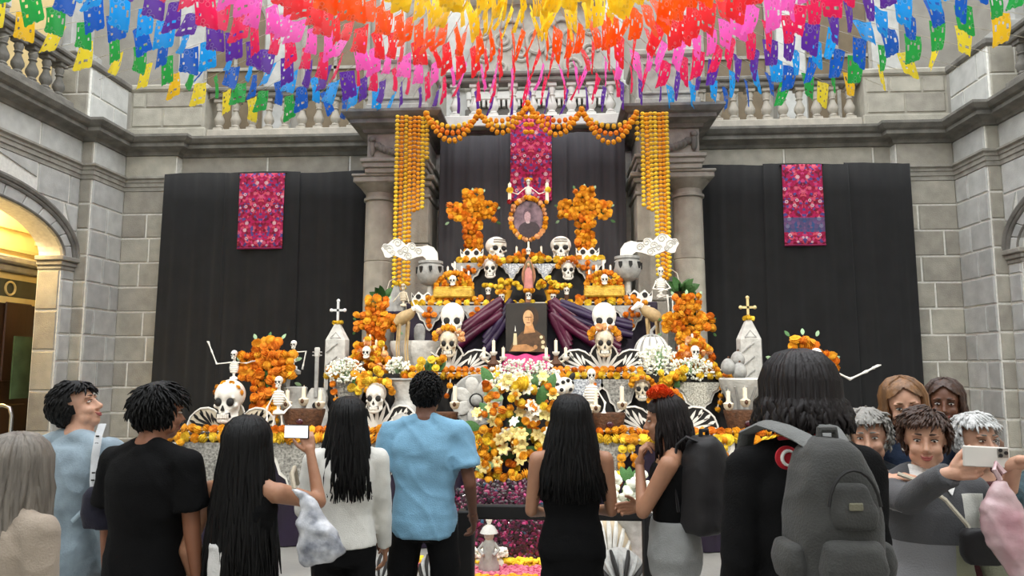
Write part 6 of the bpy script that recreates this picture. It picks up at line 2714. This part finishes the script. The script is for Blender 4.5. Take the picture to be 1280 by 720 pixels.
    if btype == 'skirt':
        rs = [(0, lz(z), z, (rx + .012) * bw, (ry + .012) * bw) for z, rx, ry in tor if z <= wz]
        mb.rings([(0, 0, bottom.get('hem', .35), .20, .16), (0, 0, .6, .185, .14)] + rs, 28, 2.2)
    else:
        rs = [(0, lz(z), z, (rx + bottom.get('inf', .012)) * bw, (ry + bottom.get('inf', .012)) * bw) for z, rx, ry in tor if z <= wz]
        mb.rings(rs, 28, 2.2)
        wl = bottom.get('wide', 0)
        for sg in (-1, 1):
            hx = sg * (.088 + stance)
            mb.ell((sg * .085, 0, .86), .1 * bw, 16, 10)
            mb.tube([(sg * .085, 0, .88), (hx, .005, .66), (hx, .01, .48), (hx, 0, .3), (hx, 0, .07)], [.1 * bw, .088 * bw + wl * .4, .072 + wl * .7, .066 + wl, .062 + wl], 18)
    part(bottom.get('name', 'trousers' if btype != 'skirt' else 'skirt'), fuse(mb, .013, bottom['m'], 2, wrinkle(.004, 7, pos[0] * 5)))
    # ---- shoes
    for sg in (-1, 1):
        hx = sg * (.088 + stance)
        mb = MB()
        mb.ell((hx, .05, .05), (.05, .13, .05), 16, 8, None, lambda p, d: Vector((p.x, p.y, max(p.z, -.045))))
        me = mb.mesh('shoe', bottom.get('shoe', M_dark), 'all')
        part('shoe', me)
    # ---- hair
    if hair:
        make_hair(t, HM, k, hair, lz)
    # ---- face
    if face:
        for sg in (-1, 1):
            mb = MB()
            mb.M = HM
            mb.ell((sg * .031, .0735, .008), (.0125, .010, .0046), 12, 8)
            eo = part('eye', mb.mesh('eye', M_eyew, 'all'))
            mb = MB()
            mb.M = HM
            mb.ell((sg * .031, .0815, .008), (.0052, .003, .0044), 10, 6)
            me = mb.mesh('iris', M_iris, 'all')
            me.transform(sc)
            link('iris', me, eo)
            mb = MB()
            mb.M = HM
            mb.tube([(sg * (.014 + .034 * u), .0885 - .010 * u - .008 * u * u, .0345 - .005 * u + .004 * math.sin(PI * u)) for u in [j / 6 for j in range(7)]], [.003, .0042, .0042, .004, .0035, .003, .002], 6)
            part('eyebrow', mb.mesh('eyebrow', hair.get('brow', M_hairsb) if hair else M_hairsb, 'all'))
            mb = MB()
            mb.M = HM
            mb.tube([(sg * (.018 + .027 * u), .0845 - .006 * u, .0125 + .003 * math.sin(PI * u)) for u in [j / 6 for j in range(7)]], .002, 5)
            part('eyelashes', mb.mesh('eyelashes', M_iris, 'all'))
        mb = MB()
        mb.M = HM
        mb.tube([((u - .5) * .046, .0925 - .03 * (u - .5) ** 2 * 4 * .35, -.0595 + .008 * (u - .5) ** 2 * 4 + .0015 * math.cos(4 * PI * u)) for u in [j / 10 for j in range(11)]], [.001, .003, .004, .0045, .005, .0045, .005, .0045, .004, .003, .001], 6)
        mb.tube([((u - .5) * .042, .0915 - .03 * (u - .5) ** 2 * 4 * .35, -.0675 + .010 * (u - .5) ** 2 * 4) for u in [j / 10 for j in range(11)]], [.001, .003, .0045, .005, .0055, .0055, .0055, .005, .0045, .003, .001], 6)
        stuff(part('lips', mb.mesh('lips', M_lip, 'all')))
    return t, J, HM, k


def make_hair(t, HM, k, hair, lz):
    rg = random.Random(hair.get('seed', 3))
    style = hair['style']
    m = hair['m']
    mb = MB()
    # close cap over the scalp, leaving the face free
    nu, nv = (80, 48) if style == 'long' else (36, 22)
    vs, fs = [], []
    hl = hair.get('hairline', .078)

    def keep(p):
        q = p - SC_C
        if q.y > .03 and p.z < ((.104 - .75 * abs(p.x)) if style == 'long' else hl):
            return False
        if p.z < -.03 and q.y > -.01:
            return False
        if p.z < -.075:
            return False
        return True
    pts = []
    for i in range(nv + 1):
        th = PI * i / nv
        for j in range(nu):
            a = 2 * PI * j / nu
            d = Vector((math.sin(th) * math.cos(a), math.sin(th) * math.sin(a), math.cos(th)))
            f = hair.get('puff', .012)
            lump = 1 + .035 * noise.noise(d * 5 + Vector((hair.get('seed', 3), 0, 0)))
            pts.append(SC_C + Vector((d.x * (SC_R.x + f) * lump, d.y * (SC_R.y + f) * lump, d.z * (SC_R.z + f) * lump)))
    for i in range(nv):
        for j in range(nu):
            q = [i * nu + j, (i + 1) * nu + j, (i + 1) * nu + (j + 1) % nu, i * nu + (j + 1) % nu]
            c = sum((pts[x] for x in q), Vector()) / 4
            if keep(c):
                fs.append(q)
    mb.M = HM
    mb.add(pts, fs)
    mb.M = Matrix.Identity(4)
    L_ = hair.get('len', .06)
    n = int(hair.get('n', 130) * (1.5 if style in ('long', 'bob') else 2.4))
    for i in range(n):
        if style in ('long', 'bob'):
            gap = hair.get('gap', 62)
            a = R(rg.uniform(gap, 360 - gap))           # azimuth from the front
            dx, dy = math.sin(a), math.cos(a)
            part_x = rg.uniform(-.01, .01)
            lay = rg.uniform(.002, .018) + hair.get('vol', 0)
            q = []
            for u in (.0, .25, .5, .75, 1.0):
                th = R(8 + 92 * u)
                rr = Vector((SC_R.x + lay, SC_R.y + lay, SC_R.z + lay))
                p = SC_C + Vector((part_x * (1 - u) + math.sin(th) * dx * rr.x, math.sin(th) * dy * rr.y, math.cos(th) * rr.z))
                q.append(HM @ p)
            end = q[-1]
            ln = L_ * rg.uniform(.82, 1.05)
            back = max(0, -(end.y - HM.translation.y) / .1)
            sw = rg.uniform(-.02, .02)
            fl = hair.get('flare', .0)
            for u in (.2, .4, .6, .8, 1.0):
                z = end.z - ln * u
                y = end.y + (-.035 * u if back > .2 else .01 * u) + .012 * math.sin(5 * u + i)
                if back > .0:
                    y = min(y, end.y - .02 * min(1, u * 2) + lz(z) - lz(end.z))
                x = end.x * (1 + fl * u - .12 * u * u) + sw * u + .008 * math.sin(7 * u + i * 1.3)
                q.append(Vector((x, y, z)))
            r0 = hair.get('r', .014) * .72
            mb.tube(q, [r0 * .5, r0 * .9, r0, r0, r0, r0, r0 * .95, r0 * .85, r0 * .65, r0 * .2], 5)
        else:
            for _ in range(20):
                d = Vector((rg.gauss(0, 1), rg.gauss(0, 1), rg.gauss(0, 1))).normalized()
                p = SC_C + Vector((d.x * SC_R.x, d.y * SC_R.y, d.z * SC_R.z)) * 1.06
                if keep(p + Vector((0, .008, -.004))):
                    break
            down = Vector(hair.get('comb', (0, .25, -1)))
            tg = (down - d * down.dot(d)).normalized() + Vector((rg.uniform(-.5, .5), rg.uniform(-.4, .4), rg.uniform(-.2, .2))) * hair.get('wild', .6)
            ln = L_ * rg.uniform(.6, 1.1)
            q = [HM @ p, HM @ (p + tg * ln * .35 + d * .012), HM @ (p + tg * ln * .7 + d * .014), HM @ (p + tg * ln + d * rg.uniform(.002, .014))]
            r0 = hair.get('r', .010) * .55
            mb.tube(q, [r0, r0, r0 * .8, r0 * .2], 5)
    me = mb.mesh('hair', m, 'all')
    me.transform(Matrix.Scale(k, 4))
    return link('hair', me, t)


def ground(px, Y):
    return (XX(px, Y), Y, 0)


def loc(t, w):
    """world point to person space (unscaled figure of 1.70 m)"""
    tl, rz, k = t
    v = Matrix.Rotation(-rz, 3, 'Z') @ (Vector(w) - Vector(tl))
    return v / k


SK_A = skin_mat('tan_skin', '#8f5e44')
SK_B = skin_mat('olive_skin', '#a97a5e')
SK_C = skin_mat('light_skin', '#c99a80')
SK_D = skin_mat('brown_skin', '#6b4430')
C_blk = cloth('black_jersey', '#0a0a0b', sheen=0, spec=.15)
C_blk2 = cloth('black_denim', '#0d0d0e', sheen=0, spec=.15)
C_blue = cloth('sky_blue_jersey', '#7caac6')
C_white = cloth('white_knit', '#dcdad2', bscale=220)
C_denim = cloth('washed_denim', '#8797a1', scale=14, var=.2)
C_khaki = cloth('khaki_twill', '#b19a72')
C_gtrs = cloth('grey_suiting', '#8b8c8a')
C_hood = cloth('black_fleece', '#101011', sheen=0, spec=.15)
C_jean = cloth('dark_jeans', '#20232c')
C_beige = cloth('beige_fleece', '#9c8f80', scale=5)

# 1: ash-haired visitor at the edge
person('visitor with long ash-grey hair and beige jacket, seen from behind', ground(26, 2.35), R(-20), 1.455, SK_C, dict(style='long', m=M_hairash, len=.46, n=260, r=.018, gap=40, vol=.012, flare=.35, seed=5),
       dict(m=C_beige, sleeve='long', fit=.025, hem=.7, name='jacket'), dict(m=C_khaki))

# 2: denim jacket, gazing up
p2 = ground(104, 3.25)
person('visitor in washed denim jacket gazing up in profile, cap of black hair', p2, R(-22), 1.625, SK_C, dict(style='short', m=M_hairk, len=.05, n=200, r=.012, seed=8, hairline=.07, comb=(0, -.6, -1), wild=.3, puff=.02),
       dict(m=C_denim, sleeve='long', fit=.045, hem=.80, name='denim_jacket', wr=.009), dict(m=C_khaki), head=(-58, 20, 0), face=True, fem=False, build=1.12)
# 3: black T-shirt
p3 = ground(195, 3.0)
person('man in black T-shirt with tousled black hair beside the denim jacket', p3, R(-14), 1.615, SK_A, dict(style='short', m=M_hairk, len=.06, n=520, r=.010, seed=9, wild=.8, puff=.024, hairline=.07),
       dict(m=C_blk, sleeve='short', fit=.024, hem=.80), dict(m=C_blk2), head=(-24, -4, 0), face=True, fem=False)

# 4: long black hair, phone held up
p4 = ground(311, 3.0)
y4 = R(-8)
k4 = 1.47 / 1.70
wr = loc((p4, y4, k4), P(388, 566, 3.22))
T4p, J4, _, _ = person('woman with waist-length black hair raising a phone, bare shouldered in black', p4, y4, 1.47, SK_B, dict(style='long', m=M_hairk, len=.66, n=420, r=.019, gap=66, seed=11, flare=.6, vol=.012),
       dict(m=C_blk, sleeve='none', fit=.012, hem=.78, neck=1.40, name='top'), dict(m=cloth('charcoal_skirt', '#2a2a2c'), type='skirt', hem=.4),
       arms={'R': dict(w=wr, pole=(.25, -.3, -1), hand=((-.35, .15, 1), (-.4, .9, .0), (-1, 0, .3), (30, 30, 20))), 'L': dict(w=(-.25, .05, .88), pole=(-.4, -1, 0))})
phn = thing('phone', 'phone with a blank bright screen raised by the woman with waist-length hair', 'phone', P(371, 539.5, 3.22), y4)
mb = MB()
s = mpp(3.22)
mb.box((0, 0, 0), (33 * s, .01, 17 * s), ch=.003)
cs = mb.build('case', M_dark, phn, smooth=False)
mb = MB()
mb.box((0, -.0052, 0), (31 * s, .001, 14.6 * s))
mb.build('screen', mat('lit_screen', '#f2f2f6', .3, .02, emit=1.1), phn, smooth=False)

# 5: white cardigan
p5 = ground(436, 3.72)
person('woman in white knit cardigan with wavy black hair over one shoulder', p5, R(14), 1.525, SK_B, dict(style='long', m=M_hairk, len=.42, n=330, r=.018, gap=58, seed=13, flare=.5, vol=.006),
       dict(m=C_white, sleeve='long', fit=.02, hem=.90, flare=.9, name='cardigan', wr=.004), dict(m=C_blk2, waist=1.0), head=(18, 2, 0),
       arms={'R': dict(w=(.23, .12, .84), pole=(.6, -1, 0)), 'L': dict(w=(-.12, .24, 1.0), pole=(-.7, -.8, -.5))})

# 6: blue T-shirt
p6 = ground(533, 4.0)
person('man in sky-blue T-shirt and black trousers facing the altar', p6, R(2), 1.66, SK_D, dict(style='short', m=M_hairk, len=.02, n=330, r=.008, seed=17, wild=.3, puff=.009, hairline=.065),
       dict(m=C_blue, sleeve='short', fit=.028, hem=.815, flare=1.1, wr=.009), dict(m=C_blk2), fem=False, build=.98, stance=.03,
       arms={'R': dict(w=(.265, .1, .90), pole=(.2, -1, 0)), 'L': dict(w=(-.27, .06, .84), pole=(-.2, -1, 0))})

# 7: black dress
p7 = ground(713, 3.7)
person('woman in sleeveless black dress with straight black hair facing the altar', p7, R(4), 1.535, SK_B, dict(style='long', m=M_hairk, len=.42, n=400, r=.019, gap=60, seed=19, flare=.8, vol=.012),
       dict(m=C_blk, sleeve='none', fit=.012, hem=.85, neck=1.40, name='bodice'), dict(m=C_blk, type='skirt', hem=.3, name='dress_skirt'), build=1.05,
       arms={'R': dict(w=(.13, .26, 1.06), pole=(.45, -.6, -1)), 'L': dict(w=(-.13, .26, 1.04), pole=(-.45, -.6, -1))})

# 8: flower in her hair
p8 = ground(838, 3.6)
y8 = R(74)
T8, J8, HM8, k8 = person('woman with an orange flower in her hair, grey trousers, hand at her chin', p8, y8, 1.55, SK_B, dict(style='long', m=M_hairdb, len=.20, n=210, r=.015, gap=70, seed=23, flare=.15, vol=.006),
       dict(m=C_blk, sleeve='none', fit=.012, hem=1.04, neck=1.40, name='top'), dict(m=C_gtrs, wide=.05, waist=1.09, inf=.026), head=(4, -8, 0), face=True,
       arms={'L': dict(w=(-.04, .17, 1.35), pole=(-.3, .1, -1), hand=((.1, -.1, 1), (.2, -1, 0), (1, 0, 0), (40, 50, 30))), 'R': dict(w=(.12, .2, 1.1), pole=(.6, -.4, -1))})
fl = thing('hair_flower', 'large orange flower pinned on the head of the woman in grey trousers', 'flower', Matrix.Translation(p8) @ Matrix.Rotation(y8, 4, 'Z') @ ((HM8 @ Vector((-.02, .0, .118))) * k8))
for i in range(16):
    a, q = random.uniform(0, 6.3), math.sqrt(random.random())
    bloom(fl, (math.cos(a) * q * .045, math.sin(a) * q * .045, .02 + .03 * (1 - q)), .03, mg_deep)

# 9: big dark figure with backpack
p9 = ground(1001, 2.4)
person('tall visitor in black fleece with shoulder-length dark hair and red badge', p9, R(6), 1.715, SK_C, dict(style='long', m=M_hairdb, len=.105, n=300, r=.019, gap=50, seed=29, vol=.020, flare=.25),
       dict(m=C_hood, sleeve={'R': 'long', 'L': 'three'}, fit=.026, hem=.78, name='fleece', wr=.008), dict(m=C_jean), fem=False, build=.93,
       arms={'L': dict(w=(-.235, .10, .86), pole=(-.2, -1, 0)), 'R': dict(w=(.20, .14, .88), pole=(.1, -1, 0))})

# group posing for their own photo
p12 = ground(1148, 2.9)
y12 = R(172)
k12 = 1.53 / 1.70
phone_c = P(1232, 571, 2.43)
wR = loc((p12, y12, k12), P(1186, 592, 2.48))
M_swt = cloth('grey_colour_block_knit', '#525254', scale=3)


def colour_blocks(m, blocks):
    """knitted-in blocks: (x0, x1, z0, z1, colour) in garment space"""
    nt = m.node_tree
    N, L = nt.nodes, nt.links
    b = N['Principled BSDF']
    out = b.inputs['Base Color'].links[0].from_socket
    tc = N.new('ShaderNodeTexCoord')
    sp = N.new('ShaderNodeSeparateXYZ')
    L.new(tc.outputs['Object'], sp.inputs[0])
    for x0, x1, z0, z1, hx in blocks:
        fac = None
        for sock, v, op in ((0, x0, 'GREATER_THAN'), (0, x1, 'LESS_THAN'), (2, z0, 'GREATER_THAN'), (2, z1, 'LESS_THAN')):
            mt = N.new('ShaderNodeMath')
            mt.operation = op
            mt.inputs[1].default_value = v
            L.new(sp.outputs[sock], mt.inputs[0])
            if fac is None:
                fac = mt.outputs[0]
            else:
                ml = N.new('ShaderNodeMath')
                ml.operation = 'MULTIPLY'
                L.new(fac, ml.inputs[0])
                L.new(mt.outputs[0], ml.inputs[1])
                fac = ml.outputs[0]
        mx = N.new('ShaderNodeMix')
        mx.data_type = 'RGBA'
        L.new(fac, mx.inputs[0])
        L.new(out, mx.inputs[6])
        mx.inputs[7].default_value = C(hx) + (1,)
        out = mx.outputs[2]
    L.new(out, b.inputs['Base Color'])


colour_blocks(M_swt, ((-.4, .4, .5, 1.06, '#8a8a8d'), (-.4, -.05, .5, 1.06, '#8f8f78'), (-.17, -.09, 1.06, 1.24, '#d8d6cc'), (.17, .45, 1.0, 1.2, '#8f8f92')))
T12, J12, HM12, _ = person('smiling woman with short brown hair in grey sweater and white collar, arm outstretched', p12, y12, 1.53, SK_C, dict(style='short', m=M_hairsb, len=.055, n=300, r=.012, seed=31, wild=.35, puff=.016, comb=(.5, .2, -1), hairline=.076),
       dict(m=M_swt, sleeve='long', fit=.024, hem=.86, name='sweater', collar=cloth('white_cotton', '#e8e6e2')), dict(m=C_blk2), head=(-16, -4, 0), face=True,
       arms={'R': dict(w=wR, pole=(.5, 0, -1), hand=((-1, .35, .3), (-.2, -1, .1), (0, 0, 1), (38, 50, 35))), 'L': dict(w=(-.24, .12, .92), pole=(-.3, -1, 0))})
tt = thing('phone', 'white-backed phone held out sideways by the woman in the grey sweater', 'phone', phone_c, R(-4))
s = mpp(2.43)
mb = MB()
mb.box((0, 0, 0), (50 * s, .010, 24 * s), Matrix.Rotation(R(2), 3, 'Y'), ch=.003)
mb.build('case', mat('white_phone_back', '#d9d4cc', .35, .05), tt, smooth=False)
mb = MB()
mb.box((18 * s, -.006, 5 * s), (12 * s, .004, 11 * s), ch=.002)
cmb = mb.build('camera_bump', mat('phone_grey', '#8d8880', .4), tt, smooth=False)
for dx, dz in ((15, 8), (15, 2), (21, 5)):
    mb = MB()
    mb.lathe([(2.2 * s, 0), (2.2 * s, .003)], (dx * s, -.008, dz * s), 12, Matrix.Rotation(R(90), 3, 'X'))
    mb.build('lens', M_dark, cmb)

p10 = ground(1128, 3.32)
person('woman with light brown shoulder-length hair leaning in behind the grey sweater', p10, R(176), 1.645, SK_C, dict(style='long', m=M_hairbr, len=.20, n=230, r=.015, gap=64, seed=37, flare=.2, brow=M_hairbr),
       dict(m=cloth('navy_denim', '#27344a'), sleeve='long', fit=.022, hem=.84, name='jacket'), dict(m=C_blk2), head=(-14, -10, 6), face=True,
       arms={'R': dict(w=loc((p10, R(176), 1.645 / 1.7), P(1104, 600, 2.86)), pole=(1, -.3, -.4), hand=((-.6, .5, .2), (0, -.2, -1), (0, 1, 0), (12, 20, 14)))})
p11 = ground(1082, 3.2)
person('woman with curly grey hair smiling beside the black backpack', p11, R(172), 1.505, SK_C, dict(style='short', m=M_hairgr, len=.045, n=340, r=.013, seed=41, wild=1.4, puff=.028, hairline=.078, brow=M_hairgr),
       dict(m=cloth('dark_teal_knit', '#23282e'), sleeve='long', fit=.022, hem=.84, name='jumper'), dict(m=C_blk2), head=(-18, -2, 4), face=True)
p13 = ground(1211, 3.15)
person('woman with short silver hair looking over the outstretched phone', p13, R(176), 1.495, SK_C, dict(style='short', m=M_hairwh, len=.05, n=300, r=.013, seed=43, wild=.6, puff=.022, hairline=.078, brow=M_hairgr),
       dict(m=cloth('dark_red_knit', '#4b2426'), sleeve='long', fit=.025, hem=.84, name='jumper'), dict(m=C_blk2), head=(10, 2, 0), face=True)
p15 = ground(1178, 3.8)
person('brown-haired passer-by standing behind the silver-haired woman', p15, R(150), 1.63, SK_D, dict(style='long', m=M_hairsb, len=.2, n=150, r=.014, gap=62, seed=47),
       dict(m=cloth('rust_knit', '#7a5a47'), sleeve='long', fit=.025, hem=.84, name='jumper'), dict(m=C_blk2), head=(0, -4, 0), face=True)
p14 = ground(1325, 2.7)
y14 = R(170)
person('visitor in teal patterned jacket whose fist grips the pink plastic bag', p14, y14, 1.56, SK_C, dict(style='short', m=M_hairsb, len=.05, n=120, r=.012, seed=49),
       dict(m=cloth('teal_print', '#31474e', scale=25, var=.5), sleeve='three', fit=.03, hem=.8, name='jacket'), dict(m=C_blk2), face=True,
       arms={'R': dict(w=loc((p14, y14, 1.56 / 1.7), P(1268, 580, 2.42)), pole=(.2, -.3, -1), hand=((-.6, .4, .3), (0, .4, -1), (-.3, .6, .2), (35, 40, 20)))})
# ================================================================ what the visitors carry
def backpack(name, label, px, py0, py1, w_px, Y, rz, m, d=.16, pocket=True):
    a, b = P(px, py0, Y), P(px, py1, Y)
    s = mpp(Y)
    w, h = w_px * s, a.z - b.z
    t = thing(name, label, 'backpack', (a.x, Y, b.z), rz)
    mb = MB()
    mb.rings([(0, 0, 0, w * .46, d * .8), (0, 0, h * .06, w * .5, d), (0, 0, h * .45, w * .5, d), (0, 0, h * .78, w * .42, d * .9), (0, 0, h * .93, w * .3, d * .75), (0, 0, h, w * .16, d * .5)], 28, 3.2)
    link('main_bag', fuse(mb, .012, m, 3, wrinkle(.006, 7, px * .1), 'main_bag'), t)
    if pocket:
        mb = MB()
        mb.rings([(0, -d * .85, h * .04, w * .33, d * .45), (0, -d * .9, h * .2, w * .36, d * .5), (0, -d * .9, h * .34, w * .34, d * .42), (0, -d * .85, h * .38, w * .3, d * .3)], 24, 3)
        link('lower_pocket', fuse(mb, .011, m, 2, wrinkle(.005, 9, 4), 'lower_pocket'), t)
        mb = MB()
        mb.rings([(.01, -d * .75, h * .44, w * .28, d * .35), (.01, -d * .8, h * .55, w * .28, d * .35), (.0, -d * .75, h * .72, w * .22, d * .3), (0, -d * .7, h * .74, w * .18, d * .2)], 24, 3)
        link('upper_pocket', fuse(mb, .011, m, 2, wrinkle(.005, 9, 9), 'upper_pocket'), t)
        mb = MB()
        mb.tube([(w * .3 * math.cos(a_), -d * 1.02 - .01, h * .55 + h * .28 * math.sin(a_)) for a_ in [R(10 + 16 * i) for i in range(11)]], .005, 5)
        mb.build('zip', M_dark, t)
        mb = MB()
        mb.box((0, -d * 1.16, h * .6), (w * .16, .006, h * .05), ch=.003)
        mb.build('label_patch', cloth('faded_patch', '#6d6a58'), t, smooth=False)
        for sg in (-1, 1):
            mb = MB()
            mb.rings([(sg * w * .5, 0, h * .06, .03, d * .6), (sg * w * .52, 0, h * .2, .04, d * .65), (sg * w * .5, 0, h * .32, .03, d * .55)], 16, 2.5)
            link('side_pocket', fuse(mb, .011, m, 2, None, 'side_pocket'), t)
    mb = MB()
    mb.tube([(-w * .1, 0, h * .98), (-w * .09, .0, h * 1.06), (w * .09, 0, h * 1.06), (w * .1, 0, h * .98)], .011, 8)
    mb.build('grab_handle', m, t)
    return t, w, h, d


C_bag = cloth('charcoal_canvas', '#3d3d3b', rough=.75)
C_bag2 = cloth('soft_black_leather', '#1d1b1c', rough=.5, bump=.1)
bp, w, h, d = backpack('backpack', 'large charcoal backpack with pockets worn by the tall visitor in black fleece', 1034, 548, 735, 100, 2.10, R(6), C_bag, .12)
C_strap = cloth('grey_webbing', '#6a6b69')
for sg in (-1, 1):
    mb = MB()
    q = [(sg * w * .12, -.02, h * .92), (sg * w * .20, .05, h * .99), (sg * w * .30, .13, h * 1.04), (sg * w * .36, .22, h * 1.06), (sg * w * .42, .34, h * .97), (sg * w * .46, .38, h * .7)]
    mb.tube(q, [.03, .036, .036, .034, .032, .03], 8, flat=.35, axis=(1, 0, 0))
    mb.build('shoulder_strap', C_strap, bp)
bp2, w, h, d = backpack('backpack', 'slouchy black backpack on the back of the woman in grey trousers', 880, 545, 664, 62, 3.5, R(40), C_bag2, .10, pocket=False)
mb = MB()
o_ = Vector(bp2.location)
rt = Matrix.Rotation(-R(40), 3, 'Z')
mb.tube([rt @ (P(px, py, yy) - o_) for px, py, yy in ((872, 552, 3.46), (858, 546, 3.46), (846, 556, 3.48), (842, 590, 3.48), (848, 640, 3.46))], .018, 8, flat=.4)
mb.build('shoulder_strap', C_bag2, bp2)

# red badge with a white looping letter on the fleece's shoulder
b0 = P(983, 572, 2.235)
t = thing('red_badge', 'round red badge with a white script letter on the black fleece', 'badge', b0, R(6))
mb = MB()
s = mpp(2.235)
mb.lathe([(14 * s, 0), (14 * s, .006), (13 * s, .008)], (0, 0, 0), 28, Matrix.Rotation(R(90), 3, 'X'))
bd = mb.build('disc', cloth('badge_red', '#b3202c'), t)
mb = MB()
mb.tube([((1 + 8 * math.cos(a)) * s, -.010, (8.5 * math.sin(a)) * s) for a in [R(40 + 20 * i) for i in range(15)]], [1.0 * s, 1.5 * s, 1.9 * s, 2.2 * s, 2.2 * s, 2.2 * s, 2.2 * s, 2.2 * s, 2.2 * s, 2.1 * s, 2 * s, 1.8 * s, 1.6 * s, 1.4 * s, 1 * s], 6)
mb.build('letter', mat('badge_white', '#f0eee8', .6), bd)
# red collar piece at the nape
mb = MB()
c0 = P(1012, 545, 2.27)
mb.tube([(c0.x + x, c0.y + .06 * abs(x) / .06, c0.z - 3 * x * x) for x in (-.07, -.04, 0, .04, .07)], [.012, .018, .02, .018, .012], 8, flat=.5)
tag(mb.build('red_hood_lining', cloth('badge_red', '#b3202c')), 'red lining strip showing at the nape of the black fleece', 'lining')

# white strap and dark bag of the denim jacket
t = thing('shoulder_bag', 'small dark bag on a white lettered strap across the denim jacket', 'bag', P(127, 660, 3.06))
s = mpp(3.0)
mb = MB()
mb.rings([(0, 0, 0, .075, .04), (0, 0, .05, .085, .05), (0, 0, .14, .08, .045), (0, 0, .17, .06, .03)], 20, 3)
link('pouch', fuse(mb, .01, cloth('navy_nylon', '#1d1c2b'), 2, wrinkle(.004, 9, 2), 'pouch'), t)
o_ = t.location
mb = MB()
q = [P(px, py, yy) - o_ for px, py, yy in ((128, 530, 3.13), (123, 545, 3.10), (119, 570, 3.08), (117, 600, 3.08), (118, 625, 3.08))]
mb.tube(q, .018, 8, flat=.2, axis=(1, 0, 0))
st_ = mb.build('strap', cloth('white_webbing', '#d4d6d8'), t)
for i in range(7):
    mb = MB()
    c_ = q[1].lerp(q[3], i / 6) + Vector((0, -.006, 0))
    mb.box(c_, (.014, .003, .006))
    mb.build('strap_letter', M_dark, st_, smooth=False)
mb = MB()
q = [P(px, py, yy) - o_ for px, py, yy in ((118, 625, 3.08), (108, 634, 3.08), (90, 652, 3.09))]
mb.tube(q, .010, 8, flat=.3, axis=(0, 0, 1))
mb.build('lower_strap', cloth('grey_blue_webbing', '#9fb2bd'), t)

# patterned tote on the long-haired woman's shoulder
c0 = P(398, 712, 2.72)
t = thing('plastic_tote', 'crinkled white and blue patterned bag slung behind the woman with waist-length hair', 'bag', c0)
s = mpp(2.72)
M_tote = mat('blue_white_print', '#6d7486', .35, .4, 14, .4, 20, second='#dcdde0', coat=.3)
zt = P(372, 612, 2.72).z - c0.z
mb = MB()
mb.rings([(.0, 0, .02, .055, .04), (.01, 0, .06, .085, .06), (-.005, 0, .14, .075, .055), (-.03, 0, .20, .05, .035), (-.055, 0, .26, .03, .02), ((P(368, 612, 2.72) - c0).x, 0, zt, .014, .012)], 20)
link('bag', fuse(mb, .009, M_tote, 1, wrinkle(.011, 16, 3), 'bag'), t)
mb = MB()
e = P(368, 612, 2.72) - c0
mb.tube([e, e + Vector((-.03, .05, .05)), e + Vector((-.06, .16, .06)), e + Vector((-.08, .26, -.02))], .009, 6)
mb.build('handle', cloth('beige_handle', '#a59a86'), t)
t = thing('paper_bag', 'small white bag held at the thigh of the woman with waist-length hair', 'bag', P(272, 735, 2.9))
mb = MB()
mb.rings([(0, 0, 0, .04, .03), (0, 0, .1, .042, .03), (0, 0, .16, .04, .025), (0, 0, .17, .038, .02)], 16, 3)
link('bag', fuse(mb, .008, cloth('white_paper', '#d8d6d2'), 1, wrinkle(.005, 14, 1), 'bag'), t)
mb = MB()
mb.tube([(-.03, 0, .165), (-.015, 0, .2), (.015, 0, .2), (.03, 0, .165)], .004, 6)
mb.build('handle', MATS['white_paper'], t)

# cross-body bag of the grey sweater
t = thing('crossbody_bag', 'small black cross-body bag on a pale strap over the grey sweater', 'bag', P(1230, 705, 2.7))
o_ = t.location
mb = MB()
mb.rings([(0, 0, 0, .06, .03), (0, 0, .03, .075, .035), (0, 0, .1, .075, .035), (0, 0, .12, .06, .025)], 20, 3.4)
link('pouch', fuse(mb, .009, C_bag2, 2, None, 'pouch'), t)
mb = MB()
mb.tube([P(px, py, yy) - o_ for px, py, yy in ((1122, 592, 2.76), (1150, 602, 2.73), (1182, 625, 2.72), (1208, 655, 2.72), (1222, 678, 2.7))], .008, 6)
mb.build('strap', cloth('pale_strap', '#cfc6b2'), t)
# pink plastic bag
t = thing('pink_plastic_bag', 'translucent pink plastic bag hanging from a fist beside the grey sweater', 'bag', P(1262, 730, 2.38))
s = mpp(2.38)
o_ = t.location
zt = P(1262, 600, 2.38).z - o_.z
M_pink = mat('pink_plastic', '#d9a2ab', .25, .2, 7, .4, 12, trans=.25, coat=.4, second='#ecd3d3')
mb = MB()
mb.rings([(.04, 0, 0, .03, .02), (.04, 0, .05, .055, .045), (.01, 0, .12, .075, .06), (.0, 0, .2, .072, .055), (-.01, 0, zt * .78, .06, .04), (-.01, 0, zt * .92, .03, .02), (-.005, 0, zt, .02, .015)], 20)
link('bag', fuse(mb, .009, M_pink, 1, wrinkle(.010, 15, 5), 'bag'), t)
mb = MB()
mb.tube([(-.005, 0, zt), (-.02, 0, zt + .03), (-.005, .02, zt + .05), (.01, 0, zt + .02)], .008, 6)
mb.build('knot', M_pink, t)
# earrings and glasses
t = thing('earring', 'pearl earring of the woman in the grey sweater', 'earring', Matrix.Translation(p12) @ Matrix.Rotation(y12, 4, 'Z') @ ((HM12 @ Vector((.080, .0, -.042))) * k12))
mb = MB()
mb.ell((0, 0, 0), .007, 10, 8)
mb.build('pearl', M_bone, t)
mb = MB()
mb.tube([(0, 0, .006), (0, 0, .014)], .0015, 5)
mb.build('hook', M_brass, t)
